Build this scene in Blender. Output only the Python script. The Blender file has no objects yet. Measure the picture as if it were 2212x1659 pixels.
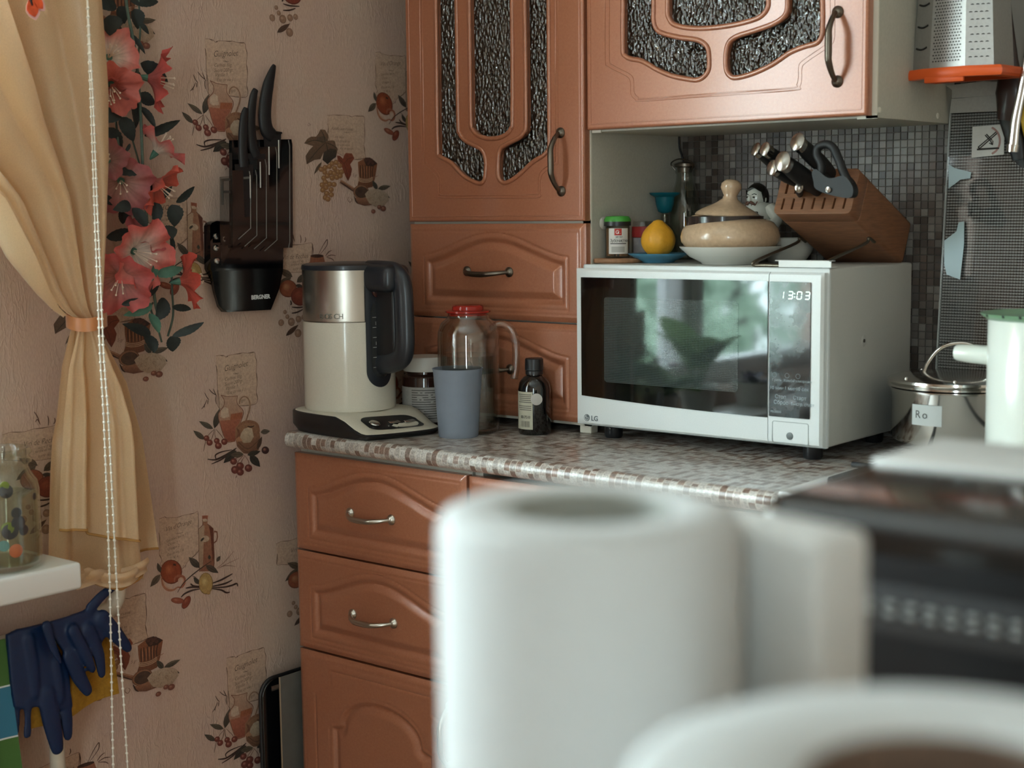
import bpy, bmesh, math, random
import numpy as np
from mathutils import Vector, Matrix, Quaternion
from mathutils.geometry import tessellate_polygon

random.seed(7)
PI = math.pi
SC = bpy.context.scene
COL = SC.collection

# ------------------------------------------------------------------ camera
W, H = 2212.0, 1659.0
FPX = 3254.66
CAM = Vector((1.97354548, -2.31054619, 1.22330468))
YAW, PITCH, ROLL = -0.69361767, 0.11518544, -0.01170933
_f = Vector((math.sin(YAW) * math.cos(PITCH), math.cos(YAW) * math.cos(PITCH), -math.sin(PITCH)))
_r = Vector((math.cos(YAW), -math.sin(YAW), 0))
_u = _r.cross(_f)
RGT = _r * math.cos(ROLL) + _u * math.sin(ROLL)
UPV = -_r * math.sin(ROLL) + _u * math.cos(ROLL)
FWD = _f
cd = bpy.data.cameras.new('camera')
cam = bpy.data.objects.new('camera', cd)
COL.objects.link(cam)
cam.matrix_world = Matrix(((RGT.x, UPV.x, -FWD.x, CAM.x), (RGT.y, UPV.y, -FWD.y, CAM.y), (RGT.z, UPV.z, -FWD.z, CAM.z), (0, 0, 0, 1)))
cd.sensor_width = 36
cd.lens = FPX / W * 36
cd.clip_start = 0.02
cd.dof.use_dof = True
cd.dof.focus_distance = 2.5
cd.dof.aperture_fstop = 4.6
SC.camera = cam

# ------------------------------------------------------------------ light
SC.view_settings.view_transform = 'Standard'
SC.view_settings.look = 'None'
SC.view_settings.exposure = 0.85
SC.view_settings.gamma = 1.0
SC.view_settings.use_curve_mapping = False
SC.cycles.caustics_reflective = False
SC.cycles.caustics_refractive = False
SC.cycles.max_bounces = 10
SC.cycles.diffuse_bounces = 5
SC.cycles.transparent_max_bounces = 16
SC.cycles.sample_clamp_indirect = 6.0
wd = bpy.data.worlds.new('sky')
SC.world = wd
wd.use_nodes = True
wn = wd.node_tree.nodes
wn['Background'].inputs[0].default_value = (0.80, 0.92, 1.0, 1)
wn['Background'].inputs[1].default_value = 22.0

def portal(name, loc, rot, sx, sy):
    l = bpy.data.lights.new(name, 'AREA')
    l.shape = 'RECTANGLE'; l.size = sx; l.size_y = sy
    l.cycles.is_portal = True
    o = bpy.data.objects.new(name, l); COL.objects.link(o)
    o.location = loc; o.rotation_euler = rot
    return o
# daylight comes in through the kitchen window (left of the frame) and a fill door added behind the camera
portal('window_portal', (-0.33, -1.80, 1.50), (0, -PI / 2, 0), 1.5, 1.3)
portal('fill_door_portal', (2.85, -4.35, 1.25), (PI / 2, 0, 0), .30, 2.0)

# ------------------------------------------------------------------ helpers
def ray(px, py):
    return RGT * ((px - W / 2) / FPX) - UPV * ((py - H / 2) / FPX) + FWD
def at(px, py, ax, v):                       # the point of the plane x, y or z = v seen at a photo pixel
    d = ray(px, py)
    return CAM + d * ((v - CAM[ax]) / d[ax])
def atx(px, py, v): return at(px, py, 0, v)
def aty(px, py, v): return at(px, py, 1, v)
def atz(px, py, v): return at(px, py, 2, v)

def lin(c):
    if isinstance(c, str):
        c = [int(c[i:i + 2], 16) / 255 for i in (0, 2, 4)]
    elif max(c) > 1:
        c = [x / 255 for x in c]
    return tuple((x / 12.92 if x <= 0.04045 else ((x + 0.055) / 1.055) ** 2.4) for x in c[:3]) + (1,)

class NT:
    def __init__(s, name):
        s.m = bpy.data.materials.new(name); s.m.use_nodes = True
        s.t = s.m.node_tree; s.n = s.t.nodes; s.b = s.n['Principled BSDF']; s.o = s.n['Material Output']
    def new(s, kind, **kw):
        n = s.n.new(kind)
        for k, v in kw.items():
            if k.startswith('i_'):
                key = k[2:]
                n.inputs[int(key) if key.isdigit() else key].default_value = v
            else:
                setattr(n, k, v)
        return n
    def ln(s, a, b): s.t.links.new(a, b)
    def coord(s, stretch=(1, 1, 1), space='Object'):
        tc = s.new('ShaderNodeTexCoord'); mp = s.new('ShaderNodeMapping')
        mp.inputs['Scale'].default_value = stretch
        s.ln(tc.outputs[space], mp.inputs[0]); return mp.outputs[0]
    def noise(s, scale, detail=3, rough=.55, vec=None):
        n = s.new('ShaderNodeTexNoise'); n.inputs['Scale'].default_value = scale
        n.inputs['Detail'].default_value = detail; n.inputs['Roughness'].default_value = rough
        if vec is not None: s.ln(vec, n.inputs['Vector'])
        return n.outputs['Fac']
    def ramp(s, fac, stops):
        r = s.new('ShaderNodeValToRGB'); e = r.color_ramp.elements
        while len(e) < len(stops): e.new(.5)
        for q, (p, c) in zip(e, stops): q.position = p; q.color = lin(c) if not isinstance(c, float) else (c, c, c, 1)
        s.ln(fac, r.inputs[0]); return r.outputs[0]
    def mix(s, fac, a, b, mode='MIX'):
        m = s.new('ShaderNodeMix', data_type='RGBA', blend_type=mode)
        for k, v in ((0, fac), (6, a), (7, b)):
            if hasattr(v, 'links'): s.ln(v, m.inputs[k])
            else: m.inputs[k].default_value = v
        return m.outputs[2]
    def math(s, op, a, b=0.0, c=None):
        m = s.new('ShaderNodeMath', operation=op)
        for k, v in enumerate((a, b) if c is None else (a, b, c)):
            if hasattr(v, 'links'): s.ln(v, m.inputs[k])
            else: m.inputs[k].default_value = v
        return m.outputs[0]
    def bump(s, h, strength, dist=.001):
        b = s.new('ShaderNodeBump'); b.inputs['Strength'].default_value = strength; b.inputs['Distance'].default_value = dist
        s.ln(h, b.inputs['Height']); s.ln(b.outputs[0], s.b.inputs['Normal']); return b.outputs[0]

def mat(name, col, r=.5, m=0.0, nz=None, bump=None, coat=0, trans=0, ior=1.45, spec=None, sheen=0, em=0, stretch=(1, 1, 1), trl=0, sss=0):
    s = NT(name); b = s.b
    b.inputs['Base Color'].default_value = lin(col)
    b.inputs['Roughness'].default_value = r; b.inputs['Metallic'].default_value = m
    b.inputs['Coat Weight'].default_value = coat; b.inputs['Coat Roughness'].default_value = .08
    b.inputs['Transmission Weight'].default_value = trans; b.inputs['IOR'].default_value = ior
    if spec is not None: b.inputs['Specular IOR Level'].default_value = spec
    if sheen: b.inputs['Sheen Weight'].default_value = sheen
    if sss:
        b.inputs['Subsurface Weight'].default_value = sss; b.inputs['Subsurface Radius'].default_value = (.01, .008, .006)
    if em:
        b.inputs['Emission Color'].default_value = lin(col); b.inputs['Emission Strength'].default_value = em
    vec = None
    if nz or bump: vec = s.coord(stretch)
    if nz:
        f = s.noise(nz[0], 4, .6, vec)
        a = nz[1]; base = lin(col)
        lo = tuple(c * (1 - a) for c in base[:3]) + (1,); hi = tuple(min(1, c * (1 + a)) for c in base[:3]) + (1,)
        f2 = s.new('ShaderNodeMapRange'); s.ln(f, f2.inputs[0]); f2.inputs[1].default_value = .3; f2.inputs[2].default_value = .7
        s.ln(s.mix(f2.outputs[0], lo, hi), b.inputs['Base Color'])
    if bump:
        s.bump(s.noise(bump[0], 3, .55, vec), bump[1], bump[2] if len(bump) > 2 else .001)
    if trl:
        t = s.new('ShaderNodeBsdfTranslucent'); t.inputs[0].default_value = lin(col)
        mx = s.new('ShaderNodeMixShader'); mx.inputs[0].default_value = trl
        s.ln(b.outputs[0], mx.inputs[1]); s.ln(t.outputs[0], mx.inputs[2]); s.ln(mx.outputs[0], s.o.inputs[0])
    return s.m

def thin_glass(name, tint=(235, 240, 238), gloss=1.0, tr=1.0):
    s = NT(name)
    t = s.new('ShaderNodeBsdfTransparent'); t.inputs[0].default_value = tuple(c * tr for c in lin(tint)[:3]) + (1,)
    g = s.new('ShaderNodeBsdfGlossy'); g.inputs['Roughness'].default_value = .02
    lw = s.new('ShaderNodeLayerWeight'); lw.inputs[0].default_value = .5
    fr = s.math('ADD', .04, s.math('MULTIPLY', .96, s.math('POWER', lw.outputs['Facing'], 5.0)))
    mx = s.new('ShaderNodeMixShader')
    s.ln(s.math('MINIMUM', s.math('MULTIPLY', fr, gloss), 1.0), mx.inputs[0]); s.ln(t.outputs[0], mx.inputs[1]); s.ln(g.outputs[0], mx.inputs[2])
    s.ln(mx.outputs[0], s.o.inputs[0]); return s.m

class G:
    """collects faces in world coordinates"""
    def __init__(s): s.v = []; s.f = []; s.c = None
    def add(s, v, f):
        o = len(s.v); s.v += [tuple(p) for p in v]; s.f += [tuple(i + o for i in q) for q in f]; return s
    def bm(s, b):
        b.verts.index_update()
        s.add([v.co for v in b.verts], [[v.index for v in f.verts] for f in b.faces]); b.free(); return s
    def box(s, x0, x1, y0, y1, z0, z1, bev=0, seg=2, mx=None):
        b = bmesh.new(); bmesh.ops.create_cube(b, size=1)
        for v in b.verts:
            v.co = Vector(((x0 + x1) / 2 + v.co.x * (x1 - x0), (y0 + y1) / 2 + v.co.y * (y1 - y0), (z0 + z1) / 2 + v.co.z * (z1 - z0)))
        if bev: bmesh.ops.bevel(b, geom=list(b.edges), offset=bev, segments=seg, affect='EDGES', profile=.5)
        if mx is not None: b.transform(mx)
        return s.bm(b)
    def lathe(s, prof, c=(0, 0, 0), n=48, axis=(0, 0, 1), sx=1.0, mod=None):
        q = Vector((0, 0, 1)).rotation_difference(Vector(axis).normalized()); c = Vector(c)
        v = []; k = len(prof)
        for i in range(n):
            a = 2 * PI * i / n
            for (r, z) in prof:
                rr = r * (mod(a, z) if mod else 1)
                v.append(c + q @ Vector((rr * math.cos(a) * sx, rr * math.sin(a), z)))
        f = []
        for i in range(n):
            j = (i + 1) % n
            for t in range(k - 1):
                f.append((i * k + t, j * k + t, j * k + t + 1, i * k + t + 1))
        if prof[0][0] > 1e-6: f.append(tuple(i * k for i in range(n - 1, -1, -1)))
        if prof[-1][0] > 1e-6: f.append(tuple(i * k + k - 1 for i in range(n)))
        return s.add(v, f)
    def ring(s, prof, c=(0, 0, 0), n=48, axis=(0, 0, 1)):          # closed profile (no caps)
        m = len(s.f); p = list(prof) + [prof[0]]
        s.lathe(p, c, n, axis)
        s.f = [q for q in s.f if len(q) <= 4 or len(q) != n]
        return s
    def tube(s, pts, r, n=10, closed=False, flat=1.0, up=None):
        pts = [Vector(p) for p in pts]; k = len(pts)
        rs = r if isinstance(r, (list, tuple)) else [r] * k
        v = []; f = []; N = None
        for i, p in enumerate(pts):
            if closed: t = pts[(i + 1) % k] - pts[i - 1]
            else: t = pts[min(i + 1, k - 1)] - pts[max(i - 1, 0)]
            if t.length < 1e-9: t = Vector((0, 0, 1))
            t.normalize()
            if N is None:
                N = Vector(up) if up is not None else (Vector((0, 0, 1)) if abs(t.z) < .9 else Vector((1, 0, 0)))
            N = N - t * N.dot(t)
            if N.length < 1e-6: N = t.orthogonal()
            N.normalize(); B = t.cross(N)
            for j in range(n):
                a = 2 * PI * j / n
                v.append(p + (N * math.cos(a) * flat + B * math.sin(a)) * rs[i])
        for i in range(k if closed else k - 1):
            i2 = (i + 1) % k
            for j in range(n):
                j2 = (j + 1) % n
                f.append((i * n + j, i * n + j2, i2 * n + j2, i2 * n + j))
        if not closed:
            f.append(tuple(range(n - 1, -1, -1))); f.append(tuple((k - 1) * n + j for j in range(n)))
        return s.add(v, f)
    def ball(s, c, r, n=10, sc=(1, 1, 1)):
        m = max(4, n // 2 + 1)
        prof = [(max(0, r * math.sin(PI * i / m)), -r * math.cos(PI * i / m)) for i in range(m + 1)]
        prof[0] = (0, -r); prof[-1] = (0, r)
        g = G().lathe(prof, (0, 0, 0), n); c = Vector(c)
        return s.add([c + Vector((p[0] * sc[0], p[1] * sc[1], p[2] * sc[2])) for p in g.v], g.f)
    def grid(s, fn, nu, nv, close_u=False):
        v = [fn(i / (nu if close_u else nu - 1), j / (nv - 1)) for i in range(nu) for j in range(nv)]
        f = []
        for i in range(nu if close_u else nu - 1):
            i2 = (i + 1) % nu
            for j in range(nv - 1): f.append((i * nv + j, i2 * nv + j, i2 * nv + j + 1, i * nv + j + 1))
        return s.add(v, f)
    def slab(s, poly, N, t):                                        # polygon of world points given thickness t along N
        N = Vector(N); k = len(poly); P = [Vector(p) for p in poly]
        v = P + [p + N * t for p in P]
        f = [tuple(range(k - 1, -1, -1)), tuple(range(k, 2 * k))] + [(i, (i + 1) % k, (i + 1) % k + k, i + k) for i in range(k)]
        return s.add(v, f)

def wloc(o):
    p = Vector((0, 0, 0))
    while o is not None: p += o.location; o = o.parent
    return p

def tag(o, label=None, cat=None, group=None, kind=None):
    for k, v in (('label', label), ('category', cat), ('group', group), ('kind', kind)):
        if v: o[k] = v
    return o

def thing(name, label, cat, loc, group=None):
    o = bpy.data.objects.new(name, None); COL.objects.link(o); o.empty_display_size = .02
    o.location = Vector(loc); return tag(o, label, cat, group)

def obj(name, g, m, parent=None, smooth=35, label=None, cat=None, group=None, kind=None, cols=None, fix=True):
    me = bpy.data.meshes.new(name)
    off = wloc(parent) if parent is not None else None
    if off is None:
        xs = np.array(g.v); lo = xs.min(0); hi = xs.max(0)
        off = Vector(((lo[0] + hi[0]) / 2, (lo[1] + hi[1]) / 2, lo[2])) if kind != 'structure' else Vector((0, 0, 0))
    me.from_pydata([(p[0] - off.x, p[1] - off.y, p[2] - off.z) for p in g.v], [], g.f)
    if fix:
        b = bmesh.new(); b.from_mesh(me); bmesh.ops.recalc_face_normals(b, faces=b.faces); b.to_mesh(me); b.free()
    if cols is not None:
        ca = me.color_attributes.new('Col', 'FLOAT_COLOR', 'POINT')
        ca.data.foreach_set('color', np.array(cols, dtype=np.float32).ravel())
    me.materials.append(m)
    if smooth:
        me.shade_smooth(); me.set_sharp_from_angle(angle=math.radians(smooth))
    o = bpy.data.objects.new(name, me); COL.objects.link(o)
    if parent is not None: o.parent = parent
    else: o.location = off
    return tag(o, label, cat, group, kind)

def struct(name, g, m, parent=None, smooth=0):
    return obj(name, g, m, parent, smooth, kind='structure' if parent is None else None)

def from_curve(cu, fn):
    """evaluates a curve or text datablock and maps its points through fn into a G"""
    o = bpy.data.objects.new('tmp', cu); COL.objects.link(o)
    dg = bpy.context.evaluated_depsgraph_get(); me = bpy.data.meshes.new_from_object(o.evaluated_get(dg))
    g = G(); g.add([fn(v.co) for v in me.vertices], [tuple(p.vertices) for p in me.polygons])
    bpy.data.objects.remove(o); bpy.data.curves.remove(cu); bpy.data.meshes.remove(me)
    return g

def plate(loops, fn, depth, bev=0, seg=2):
    """outlines with holes (2D, metres) made into a plate of thickness depth with rounded edges; fn maps (x, y, z)"""
    cu = bpy.data.curves.new('tmp', 'CURVE'); cu.dimensions = '2D'; cu.fill_mode = 'BOTH'
    cu.extrude = depth / 2 - bev; cu.bevel_depth = bev; cu.bevel_resolution = seg; cu.offset = -bev
    for lp in loops:
        sp = cu.splines.new('POLY'); sp.points.add(len(lp) - 1); sp.use_cyclic_u = True
        for q, p in zip(sp.points, lp): q.co = (p[0], p[1], 0, 1)
    return from_curve(cu, fn)

def text(s, size, O, U, V, N, m, parent, name='lettering', shear=0.0, thick=.0003, off=0.0, align='LEFT', g=None, sx=1.0):
    cu = bpy.data.curves.new('tmp', 'FONT'); cu.body = s; cu.size = size; cu.shear = shear; cu.extrude = thick / 2; cu.offset = off
    cu.align_x = align; cu.resolution_u = 3
    O = Vector(O); U = Vector(U).normalized(); V = Vector(V).normalized(); N = Vector(N).normalized()
    gg = from_curve(cu, lambda c: O + U * c.x * sx + V * c.y + N * (c.z + thick / 2))
    if g is not None: return g.add(gg.v, gg.f)
    return obj(name, gg, m, parent, smooth=0, fix=False)

def smoothpts(pts, n=6, closed=False):                                # Catmull-Rom through points
    P = [Vector(p) for p in pts]; k = len(P); out = []
    for i in range(k if closed else k - 1):
        p0 = P[(i - 1) % k] if closed else P[max(i - 1, 0)]; p1 = P[i]
        p2 = P[(i + 1) % k]; p3 = P[(i + 2) % k] if closed else P[min(i + 2, k - 1)]
        for t in range(n):
            t = t / n
            out.append(.5 * ((2 * p1) + (p2 - p0) * t + (2 * p0 - 5 * p1 + 4 * p2 - p3) * t * t + (3 * p1 - p0 - 3 * p2 + p3) * t ** 3))
    if not closed: out.append(P[-1])
    return out

def remesh(g, voxel, smooth_it=2):
    me = bpy.data.meshes.new('tmp'); me.from_pydata(g.v, [], g.f)
    o = bpy.data.objects.new('tmp', me); COL.objects.link(o)
    md = o.modifiers.new('r', 'REMESH'); md.mode = 'VOXEL'; md.voxel_size = voxel
    if smooth_it:
        sm = o.modifiers.new('s', 'SMOOTH'); sm.iterations = smooth_it; sm.factor = .5
    dg = bpy.context.evaluated_depsgraph_get(); m2 = bpy.data.meshes.new_from_object(o.evaluated_get(dg))
    r = G().add([v.co for v in m2.vertices], [tuple(p.vertices) for p in m2.polygons])
    bpy.data.objects.remove(o); bpy.data.meshes.remove(me); bpy.data.meshes.remove(m2)
    return r
X3, Y3, Z3 = Vector((1, 0, 0)), Vector((0, 1, 0)), Vector((0, 0, 1))
# ------------------------------------------------------------------ materials
WX = -0.045            # wallpapered wall plane
BY = -0.03             # back wall plane
def m_wallpaper():
    s = NT('wallpaper'); vec = s.coord()
    a = s.ramp(s.noise(5, 4, .65, vec), [(.3, 'bfa999'), (.5, 'c3a695'), (.7, 'bea196')])
    fine = s.noise(420, 2, .6, s.coord((1, 1, .35)))
    c = s.mix(.22, a, s.ramp(fine, [(.3, '8f796c'), (.7, 'cdb7a8')]))
    s.ln(c, s.b.inputs['Base Color']); s.b.inputs['Roughness'].default_value = .62
    w = s.new('ShaderNodeTexNoise'); w.inputs['Scale'].default_value = 85; w.inputs['Detail'].default_value = 3; w.inputs['Distortion'].default_value = .6
    s.ln(s.coord((1, 1, .28)), w.inputs['Vector'])
    lines = s.ramp(s.math('ABSOLUTE', s.math('SUBTRACT', w.outputs['Fac'], .5)), [(0.0, 1.0), (.06, 0.0)])
    patch = s.ramp(s.noise(14, 2, .5, vec), [(.42, 0.0), (.62, 1.0)])
    h = s.math('ADD', s.math('MULTIPLY', lines, patch), s.math('MULTIPLY', fine, .5))
    s.bump(h, .55, .0012); return s.m
def m_print():
    s = NT('print_ink'); a = s.new('ShaderNodeAttribute', attribute_name='Col')
    n = s.noise(260, 4, .7, s.coord())
    v = s.ramp(n, [(.3, (.74, .74, .74)), (.7, (1.0, 1.0, 1.0))])
    s.ln(s.mix(.75, a.outputs['Color'], v, 'MULTIPLY'), s.b.inputs['Base Color']); s.b.inputs['Roughness'].default_value = .62
    s.bump(s.noise(420, 2, .6, s.coord((1, 1, .35))), .4, .0006)
    return s.m
def m_mdf():
    s = NT('copper_laminate'); vec = s.coord()
    f = s.noise(1500, 2, .6, vec)
    c = s.ramp(f, [(.25, '8e5238'), (.5, 'a46447'), (.75, 'bb7e5d')])
    c = s.mix(.35, c, s.ramp(s.noise(240, 3, .6, vec), [(.3, '945a40'), (.7, 'ac7253')]))
    s.ln(c, s.b.inputs['Base Color']); s.b.inputs['Roughness'].default_value = .42; s.b.inputs['Metallic'].default_value = .15
    s.b.inputs['Coat Weight'].default_value = .8; s.b.inputs['Coat Roughness'].default_value = .2
    s.bump(s.noise(900, 2, .5, vec), .06, .0004); return s.m
def mosaic_color(s, cell, stops):
    """random tone per cell of a square mosaic print, with veined marble look"""
    vec = s.coord((1 / cell, 1 / cell, 1 / cell))
    fl = s.new('ShaderNodeVectorMath', operation='FLOOR'); s.ln(vec, fl.inputs[0])
    wn_ = s.new('ShaderNodeTexWhiteNoise', noise_dimensions='3D'); s.ln(fl.outputs[0], wn_.inputs['Vector'])
    base = s.ramp(wn_.outputs['Value'], stops)
    v = s.coord(); n = s.noise(320, 4, .7, v)
    base = s.mix(.55, base, s.ramp(n, [(.35, (.28, .25, .24)), (.6, (1.0, 1.0, 1.0))]), 'MULTIPLY')
    fr = s.new('ShaderNodeVectorMath', operation='FRACTION'); s.ln(vec, fr.inputs[0])
    sep = s.new('ShaderNodeSeparateXYZ'); s.ln(fr.outputs[0], sep.inputs[0])
    return base, sep
def m_worktop():
    s = NT('mosaic_worktop')
    base, sep = mosaic_color(s, .0115, [(.0, '7e6458'), (.18, '8d7c72'), (.3, 'b3aaa2'), (.55, 'c8c2bb'), (.8, 'd6d2cc'), (.92, '94796b')])
    def edge(k): return s.math('LESS_THAN', s.math('ABSOLUTE', s.math('SUBTRACT', sep.outputs[k], .5)), .455)
    e = s.math('MULTIPLY', edge(0), s.math('MAXIMUM', edge(1), edge(2)))
    c = s.mix(e, lin('c9c2b6'), base)
    s.ln(c, s.b.inputs['Base Color']); s.b.inputs['Roughness'].default_value = .3
    s.b.inputs['Coat Weight'].default_value = .3; s.b.inputs['Coat Roughness'].default_value = .22
    return s.m
def m_tile():
    s = NT('mosaic_tile'); oi = s.new('ShaderNodeObjectInfo'); a = s.new('ShaderNodeAttribute', attribute_name='Col')
    v = s.coord(); n = s.noise(420, 4, .75, s.coord((1, 1, 1), 'Generated')) if False else s.noise(330, 4, .75, s.new('ShaderNodeNewGeometry').outputs['Position'])
    base = s.mix(1.0, oi.outputs['Color'], a.outputs['Color'], 'MULTIPLY')
    c = s.mix(.6, base, s.ramp(n, [(.36, (.3, .27, .26)), (.6, (1.15, 1.12, 1.1))]), 'MULTIPLY')
    s.ln(c, s.b.inputs['Base Color']); s.b.inputs['Roughness'].default_value = .4; s.b.inputs['Specular IOR Level'].default_value = .35
    return s.m

M_PAPER = m_wallpaper(); M_PRINT = m_print(); M_MDF = m_mdf(); M_TOP = m_worktop(); M_TILE = m_tile()
M_CARC = mat('white_chipboard', 'b9b5a8', .55, nz=(260, .06))
M_CARC_EDGE = mat('white_edge_band', 'd8d3c4', .45)
M_WHITE = mat('white_paint', 'dcdad6', .5)
M_PVC = mat('white_plastic_window', 'e6e8ea', .25)
M_CEIL = mat('ceiling_white', 'dedbd6', .8)
M_FLOOR = mat('floor_laminate', '8f7258', .4, nz=(6, .2), stretch=(1, 8, 1))
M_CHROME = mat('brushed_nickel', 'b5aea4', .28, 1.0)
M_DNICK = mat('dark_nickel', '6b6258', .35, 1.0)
M_BLACK = mat('black_plastic', '1b1b1d', .35)
M_GBLACK = mat('gloss_black_plastic', '0d0d0f', .12, coat=.5)
M_PANE = thin_glass('window_glass')
M_STEEL = mat('stainless_steel', 'c3c1bd', .2, 1.0)

# ------------------------------------------------------------------ room shell
RX, RY, RZ = 3.4, -4.3, 2.55
WY0, WY1, WZ0, WZ1 = -2.62, -1.30, .765, 2.2                        # window opening
g = G()
for a in ((RY, WY0, 0, RZ), (WY1, 0, 0, RZ), (WY0, WY1, 0, WZ0), (WY0, WY1, WZ1, RZ)):
    g.box(WX - .30, WX, a[0], a[1], a[2], a[3])
wall_left = struct('wall_left', g, M_PAPER)
wall_back = struct('wall_back', G().box(WX, RX, BY + .004, .12, 0, RZ), mat('back_wall_paint', 'a39a90', .7))
BX0, BX1 = 2.62, 3.08                                                 # opening of the unseen door added for fill light
g = G()
for a in ((WX - .3, BX0, 0, RZ), (BX1, RX, 0, RZ), (BX0, BX1, 2.25, RZ)): g.box(a[0], a[1], RY - .12, RY, a[2], a[3])
struct('wall_front', g, mat('room_paint', 'cdb9a8', .75))
struct('wall_right', G().box(RX, RX + .1, RY, .12, 0, RZ), bpy.data.materials['room_paint'])
struct('floor', G().box(WX - .3, RX, RY, .12, -.05, 0), M_FLOOR)
struct('ceiling', G().box(WX - .3, RX, RY, .12, RZ, RZ + .05), M_CEIL)
struct('baseboard_left', G().box(WX, WX + .016, RY, -.6, 0, .07, .003), M_WHITE)

# window 1: two sashes in a white plastic frame
win = thing('window_1', None, None, (-.15, -1.96, WZ0)); win['kind'] = 'structure'
MUL = (-1.685, -1.585)
g = G()
g.box(-.19, -.12, WY0, WY1, WZ0, WZ0 + .06, .004); g.box(-.19, -.12, WY0, WY1, WZ1 - .06, WZ1, .004)
g.box(-.19, -.12, WY0, WY0 + .06, WZ0, WZ1, .004); g.box(-.19, -.12, WY1 - .06, WY1, WZ0, WZ1, .004)
obj('window_frame', g, M_PVC, win)
g = G().box(-.185, -.105, MUL[0], MUL[1], WZ0 + .06, WZ1 - .06, .006); g.box(-.106, -.096, MUL[0] + .03, MUL[1] - .03, WZ0 + .06, WZ1 - .06, .003)
obj('mullion', g, M_PVC, win)
for y0, y1 in ((WY0 + .06, MUL[0]), (MUL[1], WY1 - .06)):
    obj('window_pane', G().box(-.155, -.149, y0, y1, WZ0 + .06, WZ1 - .06), M_PANE, win, 0)
# frame and panes of the added fill-light door behind the camera
dr = thing('fill_door', None, None, (2.85, RY - .06, 0)); dr['kind'] = 'structure'
g = G().box(BX0, BX0 + .09, RY - .1, RY - .03, 0, 2.25, .004); g.box(BX1 - .09, BX1, RY - .1, RY - .03, 0, 2.25, .004)
g.box(BX0, BX1, RY - .1, RY - .03, 2.16, 2.25, .004); g.box(BX0, BX1, RY - .1, RY - .03, 0, .12, .004); g.box(BX0, BX1, RY - .1, RY - .03, .85, .94, .004)
obj('fill_door_frame', g, M_PVC, dr)
obj('fill_door_pane', G().box(BX0 + .09, BX1 - .09, RY - .07, RY - .064, .12, .85), M_PANE, dr, 0)
obj('fill_door_pane', G().box(BX0 + .09, BX1 - .09, RY - .07, RY - .064, .94, 2.16), M_PANE, dr, 0)

# window sill
sill = struct('trim_1', G().box(-.20, .125, -2.85, -1.066, .684, .724, .006, 3), mat('sill_white', 'e3e2df', .22, coat=.3), smooth=35)
struct('trim_2', G().box(-.345, -.19, WY0, WY1, WZ0 - .04, WZ0, 0), M_WHITE)

# outdoors beyond the window: trees
def m_leafcloud():
    s = NT('tree_foliage'); v = s.coord()
    c = s.ramp(s.noise(9, 5, .7, v), [(.3, '4a5f50'), (.5, '8a9f8a'), (.72, 'bccabb')])
    s.ln(c, s.b.inputs['Base Color']); s.b.inputs['Roughness'].default_value = .8; return s.m
M_TREE = m_leafcloud(); M_BARK = mat('bark', '4a4340', .9, nz=(20, .3))
def tree(y, x, h, r, label):
    t = thing('tree', label, 'tree', (x, y, -2))
    obj('trunk', G().tube([(x, y, -2), (x + .1, y + .05, h * .3), (x - .05, y, h - .2)], [.2, .16, .08], 10), M_BARK, t)
    rnd = random.Random(int(y * 10)); g = G()
    for i in range(420):
        a = rnd.random() * 2 * PI; b = math.acos(rnd.uniform(-1, 1)); q = r * rnd.random() ** .4
        c = Vector((x + q * math.sin(b) * math.cos(a), y + q * math.sin(b) * math.sin(a), h + q * math.cos(b) * 1.1))
        n = Vector((rnd.gauss(0, 1), rnd.gauss(0, 1), rnd.gauss(0, 1))).normalized(); p = n.orthogonal().normalized(); o = n.cross(p)
        s_ = rnd.uniform(.12, .26)
        k = len(g.v); g.add([c - p * s_, c + o * s_ * .5, c + p * s_, c - o * s_ * .5], [(0, 1, 2, 3)])
    obj('foliage', g, M_TREE, t, 0, kind='stuff', fix=False)
tree(-9.2, -5.7, 0.0, 1.15, 'leafy green tree outside the window, mirrored in the microwave glass')
tree(-12.9, -6.8, 0.6, 1.6, 'taller leafy tree outside the window, mirrored in the right of the microwave door')
tree(-9.8, -10.4, -0.2, 1.6, 'round leafy tree further off behind the other two outside the window')
# ------------------------------------------------------------------ kitchen cabinets
def bow_handle(P1, P2, out, sag, m, parent, r=.0042, h=.022):
    """bow handle between two round feet"""
    P1 = Vector(P1); P2 = Vector(P2); out = Vector(out); sag = Vector(sag); d = (P2 - P1)
    pts = []; rs = []
    for i in range(21):
        t = i / 20; k = math.sin(PI * t)
        pts.append(P1 + d * t + out * (.004 + h * min(1, k * 1.25) ** .7) + sag * k)
        rs.append(r * (.75 + .45 * k))
    g = G().tube(pts, rs, 10)
    for P in (P1, P2):
        g.lathe([(.0088, 0), (.0088, .002), (.0062, .005), (.004, .007), (0, .0075)], P, 18, out)
    return obj('handle', g, m, parent, 40)

def sdf(P, poly):
    poly = np.array(poly); n = len(poly); d = np.full(len(P), 1e9); ins = np.zeros(len(P), bool)
    for i in range(n):
        a = poly[i]; b = poly[(i + 1) % n]; e = b - a; w = P - a
        t = np.clip((w @ e) / (e @ e + 1e-12), 0, 1)
        d = np.minimum(d, np.hypot(*(w - t[:, None] * e).T))
        c = (a[1] <= P[:, 1]) != (b[1] <= P[:, 1])
        with np.errstate(divide='ignore', invalid='ignore'):
            xx = a[0] + (P[:, 1] - a[1]) / (b[1] - a[1]) * (b[0] - a[0])
        ins ^= c & (P[:, 0] < xx)
    return np.where(ins, d, -d)

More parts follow.
